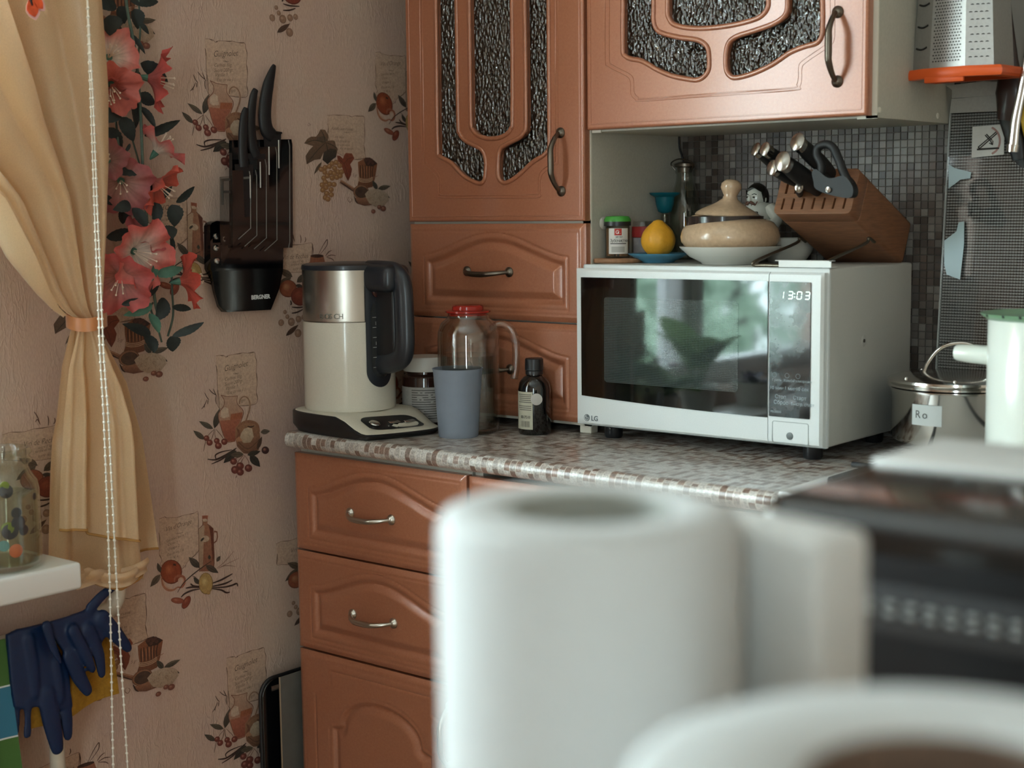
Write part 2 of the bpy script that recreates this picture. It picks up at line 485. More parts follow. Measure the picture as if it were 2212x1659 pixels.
def arch(x0, x1, z0, z1, z2, n=24, p=1.0, flat=0.0):
    """box with an arched top: sides up to z1, crown at z2"""
    pts = [(x0, z0), (x1, z0), (x1, z1)]
    for i in range(n + 1):
        t = i / n; s = .5 - .5 * math.cos(2 * PI * t)
        x = x1 + (x0 - x1) * t
        pts.append((x, z1 + (z2 - z1) * (s ** p)))
    pts.append((x0, z1)); return pts

def relief(w, h, nx, nz, prof):
    """front panel as a height field: returns grid positions (x, z, height)"""
    xs = np.linspace(0, w, nx); zs = np.linspace(0, h, nz)
    XX, ZZ = np.meshgrid(xs, zs, indexing='ij'); P = np.stack([XX.ravel(), ZZ.ravel()], 1)
    e = np.minimum.reduce([P[:, 0], w - P[:, 0], P[:, 1], h - P[:, 1]])
    y = -.0045 * np.clip(1 - e / .010, 0, 1) ** 1.5 - .0010 * np.exp(-((e - .0125) / .0012) ** 2)
    return P, y + prof(P)

def front_panel(name, x0, z0, w, h, yf, prof, nx, nz, parent, th=.018):
    P, y = relief(w, h, nx, nz, prof)
    v = [(x0 + p[0], yf - q, z0 + p[1]) for p, q in zip(P, y)]
    f = [(i * nz + j, (i + 1) * nz + j, (i + 1) * nz + j + 1, i * nz + j + 1) for i in range(nx - 1) for j in range(nz - 1)]
    k = len(v)
    ring = [i * nz for i in range(nx)] + [(nx - 1) * nz + j for j in range(1, nz)] + [i * nz + nz - 1 for i in range(nx - 2, -1, -1)] + [j for j in range(nz - 2, 0, -1)]
    v += [(v[i][0], yf + th, v[i][2]) for i in ring]
    m = len(ring)
    f += [(ring[i], ring[(i + 1) % m], k + (i + 1) % m, k + i) for i in range(m)]
    f.append(tuple(k + i for i in range(m)))
    return obj(name, G().add(v, f), M_MDF, parent, 50)

def ogee(d, g0=0.0, a=.007, b=.017, c=.029, depth=.0055):
    """edge groove, flat, cove and raised field by inside distance d"""
    y = -.0014 * np.exp(-((d - g0) / .0012) ** 2)
    t = np.clip((d - a) / (b - a), 0, 1); u = np.clip((d - b) / (c - b), 0, 1)
    y = y - depth * (t * t * (3 - 2 * t)) + (depth + .0012) * (u ** .8)
    return y
def drawer_prof(w, h):
    pl_ = arch(.088 * w, .862 * w + .05 * w, .125 * h, .665 * h, .905 * h, 28, .85)
    return lambda P: ogee(sdf(P, pl_))

def drawer(x0, z0, w, h, yf, parent, hz=.5):
    d = front_panel('drawer', x0, z0, w, h, yf, drawer_prof(w, h), 170, 84, parent)
    cx = x0 + w * .475
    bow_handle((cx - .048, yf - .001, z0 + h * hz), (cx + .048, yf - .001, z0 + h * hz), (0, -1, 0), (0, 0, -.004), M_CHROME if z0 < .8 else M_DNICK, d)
    return d

YB, YT = -.57, -.32
ZC = .848
# --- drawer base unit at the left end
bc = thing('base_cabinet', 'copper brown base cabinet with two arched drawers over a door, beside the wallpaper', 'cabinet', (.23, -.30, 0))
g = G()
g.box(.031, .047, -.551, -.045, .10, .819); g.box(.412, .428, -.551, -.045, .10, .819); g.box(.047, .412, -.551, -.045, .10, .116); g.box(.047, .412, -.06, -.045, .10, .819)
g.box(.047, .412, -.55, -.1, .80, .816)
obj('carcass', g, M_CARC, bc, 0)
obj('plinth', G().box(.031, .428, -.50, -.48, 0, .10), M_MDF, bc, 0)
drawer(.0305, .6415, .397, .1685, YB, bc, .47)
drawer(.0305, .4655, .397, .1725, YB, bc, .47)
def low_door_prof(w, h):
    a = [(.10 * w, .07 * h), (.90 * w, .07 * h), (.90 * w, .80 * h), (.80 * w, .845 * h), (.80 * w, .925 * h), (.20 * w, .925 * h), (.20 * w, .845 * h), (.10 * w, .80 * h)]
    b = [(.19 * w, .14 * h), (.81 * w, .14 * h), (.81 * w, .66 * h), (.76 * w, .675 * h)]
    for i in range(25):
        t = PI * i / 24; b.append((.5 * w + .255 * w * math.cos(t), .675 * h + .165 * h * math.sin(t)))
    b += [(.24 * w, .675 * h), (.19 * w, .66 * h)]
    def f(P): return -.0014 * np.exp(-(sdf(P, a) / .0013) ** 2) + ogee(sdf(P, b), depth=.006, a=.004, b=.013, c=.026)
    return f
lowdoor = front_panel('door', .0305, .104, .397, .3575, YB, low_door_prof(.397, .3575), 150, 136, bc)
bow_handle((.39, YB - .001, .33), (.39, YB - .001, .43), (0, -1, 0), (0, 0, 0), M_CHROME, lowdoor)
# --- second base unit, mostly behind the paper rolls
bc2 = thing('base_cabinet', 'copper brown base cabinet right of the drawer unit, mostly hidden by paper rolls', 'cabinet', (.71, -.30, 0))
g = G().box(.434, .45, -.551, -.045, .10, .819); g.box(.974, .99, -.551, -.045, .10, .819); g.box(.45, .974, -.551, -.045, .10, .116); g.box(.45, .974, -.06, -.045, .10, .819)
obj('carcass', g, M_CARC, bc2, 0)
obj('plinth', G().box(.434, .99, -.50, -.48, 0, .10), M_MDF, bc2, 0)
for x0, hx in ((.4335, .05), (.713, .03)):
    d = front_panel('door', x0, .104, .276, .706, YB, low_door_prof(.276, .706), 100, 200, bc2)
# --- worktop with a rounded front edge
prof = [(-.045, .820), (-.575, .820)]
for i in range(9):
    a = -PI / 2 - PI * i / 8; prof.append((-.575 + .0135 * math.cos(a), .834 + .014 * math.sin(a)))
prof += [(-.575, .848), (-.045, .848)]
g = G(); n = len(prof); xs = [.031, .44, .992]
g.add([(x, p[0], p[1]) for x in xs for p in prof], [(i * n + j, i * n + (j + 1) % n, (i + 1) * n + (j + 1) % n, (i + 1) * n + j) for i in range(2) for j in range(n)] + [tuple(range(n)), tuple(2 * n + j for j in range(n - 1, -1, -1))])
obj('worktop', g, M_TOP, None, 50, 'mosaic print laminate worktop with rounded front edge on base cabinets', 'worktop')

# --- tall unit standing on the worktop
tc = thing('tall_cabinet', 'copper brown tall cabinet on the worktop with textured glass door and two drawers', 'cabinet', (.28, -.17, ZC))
TX0, TX1 = .079, .478
g = G().box(TX0, TX0 + .016, -.301, -.035, .861, 2.07); g.box(TX1 - .016, TX1, -.301, -.035, .861, 2.07)
for z in (.861, 1.031, 1.194, 2.054): g.box(TX0 + .016, TX1 - .016, -.30, -.035, z, z + .016)
g.box(TX0 + .016, TX1 - .016, -.05, -.035, .877, 2.054)
obj('carcass', g, M_CARC, tc, 0)
g = G().box(TX1 - .0155, TX1 + .001, -.3035, -.3005, .861, 2.07); g.box(TX0, TX1, -.3035, -.3005, .861, .866); g.box(TX0, TX1, -.3035, -.3005, 1.198, 1.206)
obj('edge_band', g, M_CARC_EDGE, tc, 0)
obj('shelf', G().box(TX0 + .017, TX1 - .017, -.27, -.051, 1.435, 1.451), mat('shelf_white', 'e8e4d4', .5), tc, 0)
for x, y in ((TX0 + .03, -.29), (TX1 - .016, -.294), (TX0 + .03, -.06), (TX1 - .03, -.06)):
    obj('foot', G().box(x - .011, x + .013, y - .008, y + .012, ZC, .862, .002), M_CARC_EDGE, tc, 0)
drawer(TX0 + .001, .8675, .397, .164, YT, tc, .5)
drawer(TX0 + .001, 1.0345, .397, .165, YT, tc, .5)

M_RAIN = None
def m_rain():
    s = NT('textured_cabinet_glass')
    v = s.new('ShaderNodeTexVoronoi'); v.inputs['Scale'].default_value = 230; v.feature = 'SMOOTH_F1'
    s.ln(s.coord((1, 1, .58)), v.inputs['Vector'])
    h = s.math('ADD', v.outputs['Distance'], s.math('MULTIPLY', s.noise(130, 2, .5, s.coord((1, 1, .6))), .7))
    b = s.new('ShaderNodeBump'); b.inputs['Strength'].default_value = 1.0; b.inputs['Distance'].default_value = .006; s.ln(h, b.inputs['Height'])
    g = s.new('ShaderNodeBsdfGlossy'); g.inputs['Roughness'].default_value = .07; s.ln(b.outputs[0], g.inputs['Normal'])
    rf = s.new('ShaderNodeBsdfRefraction'); rf.inputs['IOR'].default_value = 1.25; rf.inputs['Roughness'].default_value = .05; rf.inputs[0].default_value = (.5, .52, .5, 1); s.ln(b.outputs[0], rf.inputs['Normal'])
    t = s.new('ShaderNodeBsdfTransparent'); t.inputs[0].default_value = (.42, .44, .42, 1)
    m1 = s.new('ShaderNodeMixShader'); m1.inputs[0].default_value = .55; s.ln(rf.outputs[0], m1.inputs[1]); s.ln(t.outputs[0], m1.inputs[2])
    m2 = s.new('ShaderNodeMixShader'); m2.inputs[0].default_value = .18; s.ln(m1.outputs[0], m2.inputs[1]); s.ln(g.outputs[0], m2.inputs[2])
    s.ln(m2.outputs[0], s.o.inputs[0]); return s.m
M_RAIN = m_rain()

def glass_door(parent, x0, x1, z0, z1, panes, groove, hp1, hp2):
    """moulded door front with shaped glass openings, mirrored for the top"""
    zm = (z0 + z1) / 2
    def loop(px):                                                   # photo outline of the lower half -> closed outline with its mirror image above
        P = [aty(x, y, YT) for x, y in px]
        lo = [(p.x, p.z) for p in P]
        lo = [(q.x, q.y) for q in smoothpts([(a, b, 0) for a, b in lo], 4)]
        up = [(a, 2 * zm - b) for a, b in reversed(lo)]
        return lo + up
    loops = [loop(p) for p in panes]
    outer = [(x0, z0), (x1, z0), (x1, z1), (x0, z1)]
    th = .019
    fn = lambda c: Vector((c.x, YT + th / 2 - c.z, c.y))
    d = obj('door', plate([outer] + loops, fn, th, .0042, 4), M_MDF, parent, 40)
    for lp in loops:
        cx = sum(p[0] for p in lp) / len(lp); cz = sum(p[1] for p in lp) / len(lp)
        obj('glass_pane', plate([[(cx + (p[0] - cx) * 1.04, cz + (p[1] - cz) * 1.01) for p in lp]], lambda c: Vector((c.x, YT + .0145 - c.z, c.y)), .004), M_RAIN, d, 30)
        pts = [Vector((p[0], YT + .0006, p[1])) for p in lp]
        obj('moulding', G().tube(pts, .0042, 8, closed=True), M_MDF, d, 60)
    gl = loop(groove)
    for k in (0, .0055):
        c = G()
        cx = (x0 + x1) / 2
        pts = [Vector((cx + (p[0] - cx) * (1 - k * 7), YT + .0004, zm + (p[1] - zm) * (1 - k * 2.0))) for p in gl]
        c.tube(pts, .0013, 6, closed=True)
        obj('groove_line', c, M_MDF, d, 60)
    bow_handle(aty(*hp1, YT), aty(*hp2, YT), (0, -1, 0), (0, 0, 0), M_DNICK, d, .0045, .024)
    g = G()
    for a, b in (((x0 + .009, z0 + .009), (x1 - .009, z0 + .009)), ((x1 - .009, z0 + .009), (x1 - .009, z1 - .009)), ((x1 - .009, z1 - .009), (x0 + .009, z1 - .009)), ((x0 + .009, z1 - .009), (x0 + .009, z0 + .009))):
        g.tube([(a[0], YT + .0006, a[1]), (b[0], YT + .0006, b[1])], .0014, 6)
    obj('border_line', g, M_MDF, d, 60)
    return d

p_l = [(941, 0), (943, 160), (945, 318), (950, 338), (973, 351), (999, 378), (1020, 391), (1036, 396), (1045, 391), (1049, 376), (1049, 345), (1041, 324), (1022, 313), (1004, 303), (993, 288), (990, 270), (988, 130), (986, 0)]
p_c = [(1013, 0), (1015, 130), (1017, 262), (1021, 280), (1032, 292), (1048, 298), (1062, 299.5), (1080, 297), (1095, 289), (1104, 277), (1107, 260), (1107, 130), (1106, 0)]
p_r = [(1133, 0), (1135, 130), (1136, 265), (1132, 285), (1118, 299), (1095, 311), (1082, 320), (1077, 335), (1075.5, 365), (1078, 386), (1088, 395), (1102, 391), (1122, 377), (1150, 351), (1172, 337), (1184, 325), (1187, 310), (1186, 150), (1185, 0)]
p_g = [(906, 0), (908, 165), (911, 340), (917, 356), (941, 379), (946.5, 396), (947, 417), (955, 427), (1060, 427), (1158, 427), (1166, 416), (1167, 390), (1174, 373), (1200, 353), (1205, 338), (1205, 150), (1205, 0)]
def half(pts, z0, z1):                                               # stretches the photo outline so that its top reaches the middle of the door
    return pts
glass_door(tc, TX0 + .001, TX1 - .001, 1.2035, 2.066, [p_l, p_c, p_r], p_g, (1211, 287), (1213, 413))

# --- wall cabinet to the right
wc = thing('wall_cabinet', 'copper brown wall cabinet with curved textured glass panes above the microwave', 'cabinet', (.733, -.17, 1.348))
WX0, WX1 = .4805, .985
g = G().box(WX0, WX0 + .016, -.30, -.035, 1.348, 2.07); g.box(WX1 - .016, WX1, -.30, -.035, 1.348, 2.07)
for z in (1.348, 2.054): g.box(WX0 + .016, WX1 - .016, -.30, -.035, z, z + .016)
g.box(WX0 + .016, WX1 - .016, -.05, -.035, 1.364, 2.054)
obj('carcass', g, M_CARC, wc, 0)
g = G().box(WX1 - .0165, WX1 + .0008, -.3025, -.2995, 1.347, 2.07); g.box(WX0, WX0 + .018, -.3025, -.2995, 1.3465, 1.351); g.box(WX1 - .03, WX1 + .0008, -.3025, -.2995, 1.3465, 1.351)
obj('edge_band', g, M_CARC_EDGE, wc, 0)
obj('shelf', G().box(WX0 + .017, WX1 - .017, -.26, -.051, 1.70, 1.716), bpy.data.materials['shelf_white'], wc, 0)
g = G()
for x, y in ((1899, 238), (2025, 250)):
    p = atx(x, y, WX1); g.lathe([(.0045, 0), (.0045, .0012), (.003, .002), (0, .002)], p, 14, (1, 0, 0))
obj('screw_cap', g, M_CARC_EDGE, wc)
w_l = [(1345.5, 0), (1345.5, 105), (1350, 120), (1362, 127), (1384, 131), (1400, 139), (1418, 150), (1452, 164), (1492, 172), (1508, 172), (1520, 166), (1530, 153), (1532, 135), (1530, 108), (1521, 94), (1503, 85.5), (1469, 81), (1432, 72), (1418, 63), (1412, 45), (1412, 20), (1412, 0)]
w_c = [(1442, 0), (1442, 28), (1446, 42), (1456, 53), (1484, 60), (1526, 61), (1583, 54), (1630, 42), (1650, 30), (1659, 15), (1660, 0)]
w_r = [(1701, 0), (1700, 22), (1692, 37), (1669, 52), (1626, 67), (1592, 78), (1575, 91), (1568, 115), (1568, 145), (1574, 161), (1589, 168), (1626, 159), (1669, 139), (1706, 114), (1737, 101), (1762, 94), (1773, 83), (1777, 60), (1777, 0)]
w_g = [(1307, 0), (1307, 126), (1314, 145), (1352, 165), (1361, 178), (1362, 203), (1371, 215), (1390, 218), (1550, 206.5), (1712, 195), (1727, 187), (1731, 170), (1731.5, 148), (1741, 134), (1792, 99), (1801, 85), (1802.6, 60), (1802.6, 0)]
glass_door(wc, WX0 + .002, WX1 - .006, 1.3505, 2.066, [w_l, w_c, w_r], w_g, (1810, 26), (1809, 176))

# --- backsplash panel with small mosaic tiles
rnd = random.Random(3)
TS = .0122
TONES = ['b6aba1', '9f9389', '938780', '85776e', '756860', 'c0b6ac', '9a877b', 'a5978c', '7d6d63', 'c6bcb3', '8d7d72']
bs = struct('trim_3', G().box(.44, 2.2, BY - .004, BY + .003, ZC, 1.42), mat('tile_grout', '8a837c', .8))
tile_me = None
cells = []
for i in range(0, 62):
    for j in range(0, 46):
        x = .482 + i * TS; z = .851 + j * TS
        if z > 1.40: continue
        cells.append((x, z))
def vis(x, z):                                                       # what stands in front of the tiles
    if z > 1.345: return False
    if x < .93 and z < 1.135: return False
    if x > 1.03: return False
    return True
def tone(x, z):
    w = [1, 1, 1, 1, .8, 1, .8, 1, .8, .9, .8]
    return rnd.choices(TONES, w)[0]
b = bmesh.new(); bmesh.ops.create_cube(b, size=1)
for v in b.verts: v.co = Vector((v.co.x * (TS - .0008), v.co.y * .003, v.co.z * (TS - .0008)))
front = [f for f in b.faces if f.normal.y < -.5]
bmesh.ops.inset_region(b, faces=front, thickness=.0006)
for v in front[0].verts: v.co.y -= .0006
tme = bpy.data.meshes.new('tile'); b.to_mesh(tme); b.free()
ca = tme.color_attributes.new('Col', 'FLOAT_COLOR', 'POINT'); ca.data.foreach_set('color', [1.0] * (4 * len(tme.vertices)))
tme.materials.append(M_TILE)
vc = [c for c in cells if vis(*c)]
vc.sort(key=lambda c: (not (1.13 < c[1] < 1.345 and .62 < c[0] < 1.0), rnd.random()))
cells_done = False; last_ = None; near = set(vc[:300]); gg = G(); cc = []
big = {}
for (x, z) in cells:
    tt_ = tone(x, z) if not cells_done or rnd.random() > .28 else last_; last_ = tt_; cells_done = True; t = lin(tt_); t = tuple(c * .9 for c in t[:3]) + (1,)
    dy = rnd.uniform(-.0002, .0002)
    if (x, z) in near:
        o = bpy.data.objects.new('tile', tme); COL.objects.link(o); o.parent = bs
        o.location = (x + TS / 2, BY - .005 + dy, z + TS / 2); o.color = t
    else:
        k = len(gg.v)
        for v in tme.vertices: gg.v.append((v.co.x + x + TS / 2, v.co.y + BY - .005 + dy, v.co.z + z + TS / 2)); cc.append(t)
        gg.f += [tuple(i + k for i in p.vertices) for p in tme.polygons]
mt2 = NT('mosaic_tile_field'); a_ = mt2.new('ShaderNodeAttribute', attribute_name='Col')
n_ = mt2.noise(330, 4, .75, mt2.new('ShaderNodeNewGeometry').outputs['Position'])
mt2.ln(mt2.mix(.6, a_.outputs['Color'], mt2.ramp(n_, [(.36, (.3, .27, .26)), (.6, (1.15, 1.12, 1.1))]), 'MULTIPLY'), mt2.b.inputs['Base Color']); mt2.b.inputs['Roughness'].default_value = .4; mt2.b.inputs['Specular IOR Level'].default_value = .35
obj('tile_field', gg, mt2.m, bs, 0, kind='stuff', cols=cc, fix=False)
# ------------------------------------------------------------------ printed motifs of the wallpaper (flat ink on the wall)
class Print:
    """flat ink shapes; points are given in a frame (ox, oy, scale) over the photo and land on the wall plane"""
    def __init__(s, ox, oy, sc): s.o = (ox, oy, sc); s.v = []; s.f = []; s.c = []; s.k = 0
    def P(s, x, y):
        p = atx(s.o[0] + x / s.o[2], s.o[1] + y / s.o[2], WX); s.k += 1
        return p
    def lift(s): return WX + .0003 + s.n * .000012
    n = 0
    def face(s, pts, cols):
        s.n += 1; k = len(s.v)
        for p, c in zip(pts, cols): s.v.append((s.lift(), p.y, p.z)); s.c.append(lin(c))
        s.f.append(tuple(range(k, k + len(pts))))
    def poly(s, pts, c, c2=None, rough=0):
        P = [s.P(*p) for p in pts]
        if rough:
            P = [p + Vector((0, random.uniform(-rough, rough), random.uniform(-rough, rough))) for p in P]
        zs = [p.z for p in P]; lo, hi = min(zs), max(zs)
        def col(p):
            if c2 is None: return c
            t = (p.z - lo) / (hi - lo + 1e-9); return [a * t + b * (1 - t) for a, b in zip(c, c2)]
        s.n += 1; k = len(s.v)
        for p in P: s.v.append((s.lift(), p.y, p.z)); s.c.append(lin(col(p)))
        s.f += [tuple(i + k for i in t) for t in tessellate_polygon([[Vector((p.y, p.z, 0)) for p in P]])]
    def disc(s, x, y, r, c, hi=None, ry=None, rot=0, edge=None):
        ry = ry or r; n = 20; s.n += 1; k = len(s.v)
        rings = [(1.0, edge or [q * .6 for q in c]), (.88, c), (.5, c), (.0, hi or c)]
        ca, sa = math.cos(rot), math.sin(rot)
        for q, col in rings[:-1]:
            for i in range(n):
                a = 2 * PI * i / n; dx = r * q * math.cos(a) - (1 - q) * r * .3; dy = ry * q * math.sin(a) - (1 - q) * ry * .3
                p = s.P(x + dx * ca - dy * sa, y + dx * sa + dy * ca); s.v.append((s.lift(), p.y, p.z)); s.c.append(lin(col))
        p = s.P(x - .3 * r, y - .3 * ry); s.v.append((s.lift(), p.y, p.z)); s.c.append(lin(rings[-1][1]))
        for t in range(2):
            for i in range(n): s.f.append((k + t * n + i, k + t * n + (i + 1) % n, k + (t + 1) * n + (i + 1) % n, k + (t + 1) * n + i))
        for i in range(n): s.f.append((k + 2 * n + i, k + 2 * n + (i + 1) % n, k + 3 * n))
    def stroke(s, pts, w, c, taper=True):
        q = smoothpts([(a, b, 0) for a, b in pts], 5); m = len(q); s.n += 1; k = len(s.v)
        for i, p in enumerate(q):
            t = (q[min(i + 1, m - 1)] - q[max(i - 1, 0)]); nn = Vector((-t.y, t.x, 0)); nn.normalize()
            ww = w / 2 * ((.35 + .65 * math.sin(PI * (i + .5) / m)) if taper else 1)
            for sg in (1, -1):
                pp = s.P(p.x + nn.x * ww * sg, p.y + nn.y * ww * sg); s.v.append((s.lift(), pp.y, pp.z)); s.c.append(lin(c))
        s.f += [(k + 2 * i, k + 2 * i + 1, k + 2 * i + 3, k + 2 * i + 2) for i in range(m - 1)]
    def leaf(s, a, b, w, c, c2=None):
        a = Vector((*a, 0)); b = Vector((*b, 0)); d = b - a; nn = Vector((-d.y, d.x, 0)).normalized()
        up = [a + d * t + nn * w * .5 * math.sin(PI * t ** .85) for t in (0, .15, .3, .5, .7, .85, 1)]
        dn = [a + d * t - nn * w * .5 * math.sin(PI * t ** .85) for t in (.85, .7, .5, .3, .15)]
        s.poly([(p.x, p.y) for p in up + dn], c, c2)
        s.stroke([tuple(a[:2]), tuple((a + d * .5)[:2]), tuple(b[:2])], max(2, w * .07), [q * .55 for q in c])
    def write(s, t, x, y, h, ang=0.0, c=(70, 52, 42), shear=.35):
        O = s.P(x, y); hm = abs(s.P(x, y - h).z - O.z); s.n += 1
        ca, sa = math.cos(ang), math.sin(ang)
        g = text(t, hm, (0, 0, 0), (1, 0, 0), (0, 1, 0), (0, 0, 1), None, None, shear=shear, thick=0.0, off=-hm * .012, g=G(), sx=.92)
        k = len(s.v)
        for p in g.v:
            s.v.append((s.lift(), O.y + p[0] * ca - p[1] * sa, O.z + p[0] * sa + p[1] * ca)); s.c.append(lin(c))
        s.f += [tuple(i + k for i in q) for q in g.f]
    def build(s, copies, nm):
        g = G(); g.v = s.v; g.f = s.f
        o = obj(nm, g, M_PRINT, wall_left, 0, cols=s.c, fix=False)
        for (k, n) in copies:                                         # half-drop repeat of 53 cm
            c = o.copy(); COL.objects.link(c); c.location = (0, .531 * k, .529 * n + .2665 * (k % 2) * (1 if k > 0 else -1))
        return o
CARD = (204, 174, 152); CARD2 = (199, 168, 146); INK = (74, 55, 45); LEAF = (92, 82, 68); DLEAF = (62, 54, 47); CHERRY = (118, 56, 46); VAN = (66, 44, 37)
def card(p, pts, lines):
    p.poly(pts, CARD, CARD2, 0)
    p.stroke(pts, 5, (128, 98, 80), False)
    for i in range(len(pts) - 1):
        (x0, y0), (x1, y1) = pts[i], pts[i + 1]
        if i % 2: p.stroke([(x0, y0), ((x0 + x1) / 2 + 4, (y0 + y1) / 2 + 3), (x1, y1)], 7, (105, 76, 60))
    for l in lines: p.write(*l)
# cherry liqueur recipe with pitcher and flour sack
p = Print(400, 740, 5.185)
card(p, [(345, 150), (385, 143), (430, 145), (455, 162), (480, 146), (560, 130), (640, 115), (700, 118), (770, 107), (785, 160), (800, 230), (793, 330), (805, 450), (795, 560), (810, 640), (770, 695), (600, 710), (380, 735), (362, 520), (355, 350), (343, 250)],
     [('Guignolet', 432, 325, 95, .10), ('Cerises 1kg', 440, 432, 56, .08), ('Sucre 200 gr', 440, 487, 56, .08), ('Vanille 1', 450, 535, 56, .08), ('Eau de vie 1 l', 470, 582, 52, .07), ('fgm', 620, 665, 50, .05)])
p.stroke([(535, 350), (600, 345)], 4, INK); p.stroke([(550, 335), (590, 360)], 3, INK)
for a in ([(265, 520), (300, 560), (345, 590)], [(310, 515), (330, 560), (350, 600)], [(215, 560), (240, 610), (265, 640)], [(180, 745), (215, 700), (240, 640)], [(215, 690), (210, 730)], [(345, 590), (340, 640), (348, 690)], [(300, 560), (345, 590)], [(255, 640), (250, 690)]): p.stroke(a, 9, (88, 66, 54))
p.leaf((325, 960), (385, 735), 75, (105, 92, 76), DLEAF)
p.poly([(400, 592), (450, 600), (520, 603), (582, 598), (580, 680), (610, 715), (645, 760), (640, 830), (612, 900), (578, 1000), (555, 1105), (470, 1112), (432, 1050), (402, 960), (372, 850), (372, 790), (395, 745), (430, 705), (432, 640)], (190, 156, 134), (172, 120, 96))
p.poly([(385, 875), (480, 868), (625, 850), (595, 920), (570, 1000), (556, 1100), (475, 1104), (436, 1050), (405, 960)], (172, 104, 80), (150, 84, 66))
p.poly([(510, 800), (640, 780), (632, 850), (500, 868)], (164, 96, 66))
p.poly([(400, 760), (440, 720), (480, 740), (490, 830), (430, 850), (390, 830)], (205, 178, 156))
for a in ([(400, 592), (432, 640), (430, 705), (372, 790), (372, 850), (402, 960), (432, 1050), (470, 1112), (555, 1105)], [(582, 598), (580, 680), (645, 760), (640, 830), (578, 1000), (555, 1105)], [(395, 588), (480, 605), (584, 596)]): p.stroke(a, 7, (128, 82, 62), False)
p.stroke([(604, 690), (612, 640), (650, 605), (695, 620), (722, 680), (715, 760), (675, 880)], 24, (190, 154, 130), False)
p.stroke([(604, 690), (612, 640), (650, 605), (695, 620), (722, 680), (715, 760), (675, 880)], 7, (120, 84, 64), False)
p.leaf((310, 965), (150, 880), 60, (104, 92, 76), (80, 70, 58)); p.leaf((215, 1085), (88, 985), 60, (96, 84, 70), (76, 66, 56)); p.leaf((840, 1005), (948, 990), 60, (108, 94, 80))
for a in ([(325, 970), (280, 1010), (245, 1050)], [(330, 975), (330, 1040), (350, 1080)], [(340, 970), (400, 1040), (430, 1090)], [(325, 960), (300, 1060), (270, 1110)], [(200, 1220), (215, 1150), (230, 1090)]): p.stroke(a, 6, (96, 70, 52))
for x, y, r in ((235, 1070, 32), (270, 1120, 35), (350, 1100, 32), (368, 1155, 38), (435, 1110, 36)): p.disc(x, y, r, CHERRY, (196, 140, 118))
p.poly([(560, 950), (600, 908), (660, 885), (720, 882), (800, 910), (830, 1010), (842, 1090), (820, 1200), (740, 1250), (650, 1240), (575, 1160), (556, 1050)], (168, 122, 92), (118, 80, 60))
p.stroke([(570, 960), (640, 900), (720, 885), (800, 915), (828, 1000)], 34, (150, 104, 78)); p.stroke([(570, 1080), (600, 1020), (575, 960)], 26, (128, 84, 64)); p.stroke([(690, 935), (735, 945), (770, 930)], 14, (70, 48, 38)); p.stroke([(590, 1110), (700, 1190), (830, 1080)], 12, (102, 68, 52)); p.stroke([(585, 1150), (700, 1225), (825, 1160)], 10, (110, 74, 56))
p.poly([(622, 1015), (655, 965), (700, 950), (745, 962), (764, 1055), (725, 1118), (650, 1125), (605, 1075)], (205, 182, 156), (182, 156, 130))
p.poly([(560, 1080), (600, 1050), (640, 1100), (580, 1110)], (180, 130, 100))
p.stroke([(245, 1305), (330, 1312), (420, 1275), (480, 1240), (570, 1180)], 22, VAN); p.stroke([(290, 1360), (400, 1310), (480, 1250), (560, 1200)], 18, VAN); p.stroke([(340, 1300), (335, 1260), (400, 1225), (520, 1200)], 16, VAN)
p.leaf((570, 1210), (425, 1350), 85, DLEAF, (50, 44, 38)); p.leaf((720, 1260), (835, 1392), 90, (56, 52, 46), (50, 44, 40)); p.leaf((650, 1250), (500, 1260), 70, (96, 82, 66)); p.leaf((690, 1260), (840, 1215), 60, (64, 56, 48)); p.leaf((800, 1200), (855, 1050), 46, (84, 60, 48))
for a in ([(660, 1260), (560, 1300), (540, 1330)], [(665, 1265), (620, 1340), (610, 1380)], [(660, 1262), (705, 1330), (705, 1380)], [(555, 1420), (590, 1330), (650, 1260)], [(575, 1490), (560, 1515)]): p.stroke(a, 7, (120, 82, 66))
for x, y, r in ((892, 1205, 42), (537, 1330, 38), (610, 1382, 42), (553, 1425, 44), (612, 1450, 40), (703, 1405, 42)): p.disc(x, y, r, (112, 54, 46) if x < 880 else (74, 44, 42), (190, 130, 112))
p.build([(0, 1), (0, -1), (1, 0), (1, -1), (-1, 1), (-1, 0)], 'wallpaper_print')
# grape liqueur recipe with cinnamon and scoop
p = Print(640, 220, 6.379)
card(p, [(425, 185), (520, 180), (640, 183), (720, 190), (765, 208), (800, 195), (930, 200), (938, 330), (942, 520), (930, 600), (942, 700), (945, 775), (800, 795), (560, 700), (470, 560), (432, 440), (440, 350), (425, 300)],
     [('Ratafia aux raisins', 482, 385, 62, 0), ('1 litre de jus', 500, 495, 46, 0), ("1 litre d'eau de vie", 510, 552, 46, 0), ('sucre de canne', 548, 605, 46, 0), ('4 gr de cannelle', 600, 655, 44, 0), ('Ov', 150, 335, 60, .1, (110, 86, 72)), ('5 gr', 770, 1030, 60, 0, (112, 86, 70))])
p.stroke([(650, 418), (745, 416)], 4, INK); p.stroke([(680, 430), (730, 429)], 3, INK)
p.poly([(105, 572), (150, 510), (200, 480), (270, 480), (300, 440), (330, 380), (395, 385), (442, 470), (432, 535), (500, 530), (530, 545), (545, 612), (570, 650), (545, 760), (490, 800), (430, 862), (358, 800), (372, 700), (330, 790), (250, 800), (140, 862), (125, 745), (180, 660), (230, 610)], (122, 94, 72), (96, 74, 58))
p.poly([(380, 690), (470, 640), (548, 660), (545, 760), (490, 800), (430, 862), (358, 800)], (70, 58, 48), (52, 46, 40)); p.poly([(280, 490), (380, 470), (430, 530), (360, 570), (280, 540)], (92, 76, 62))
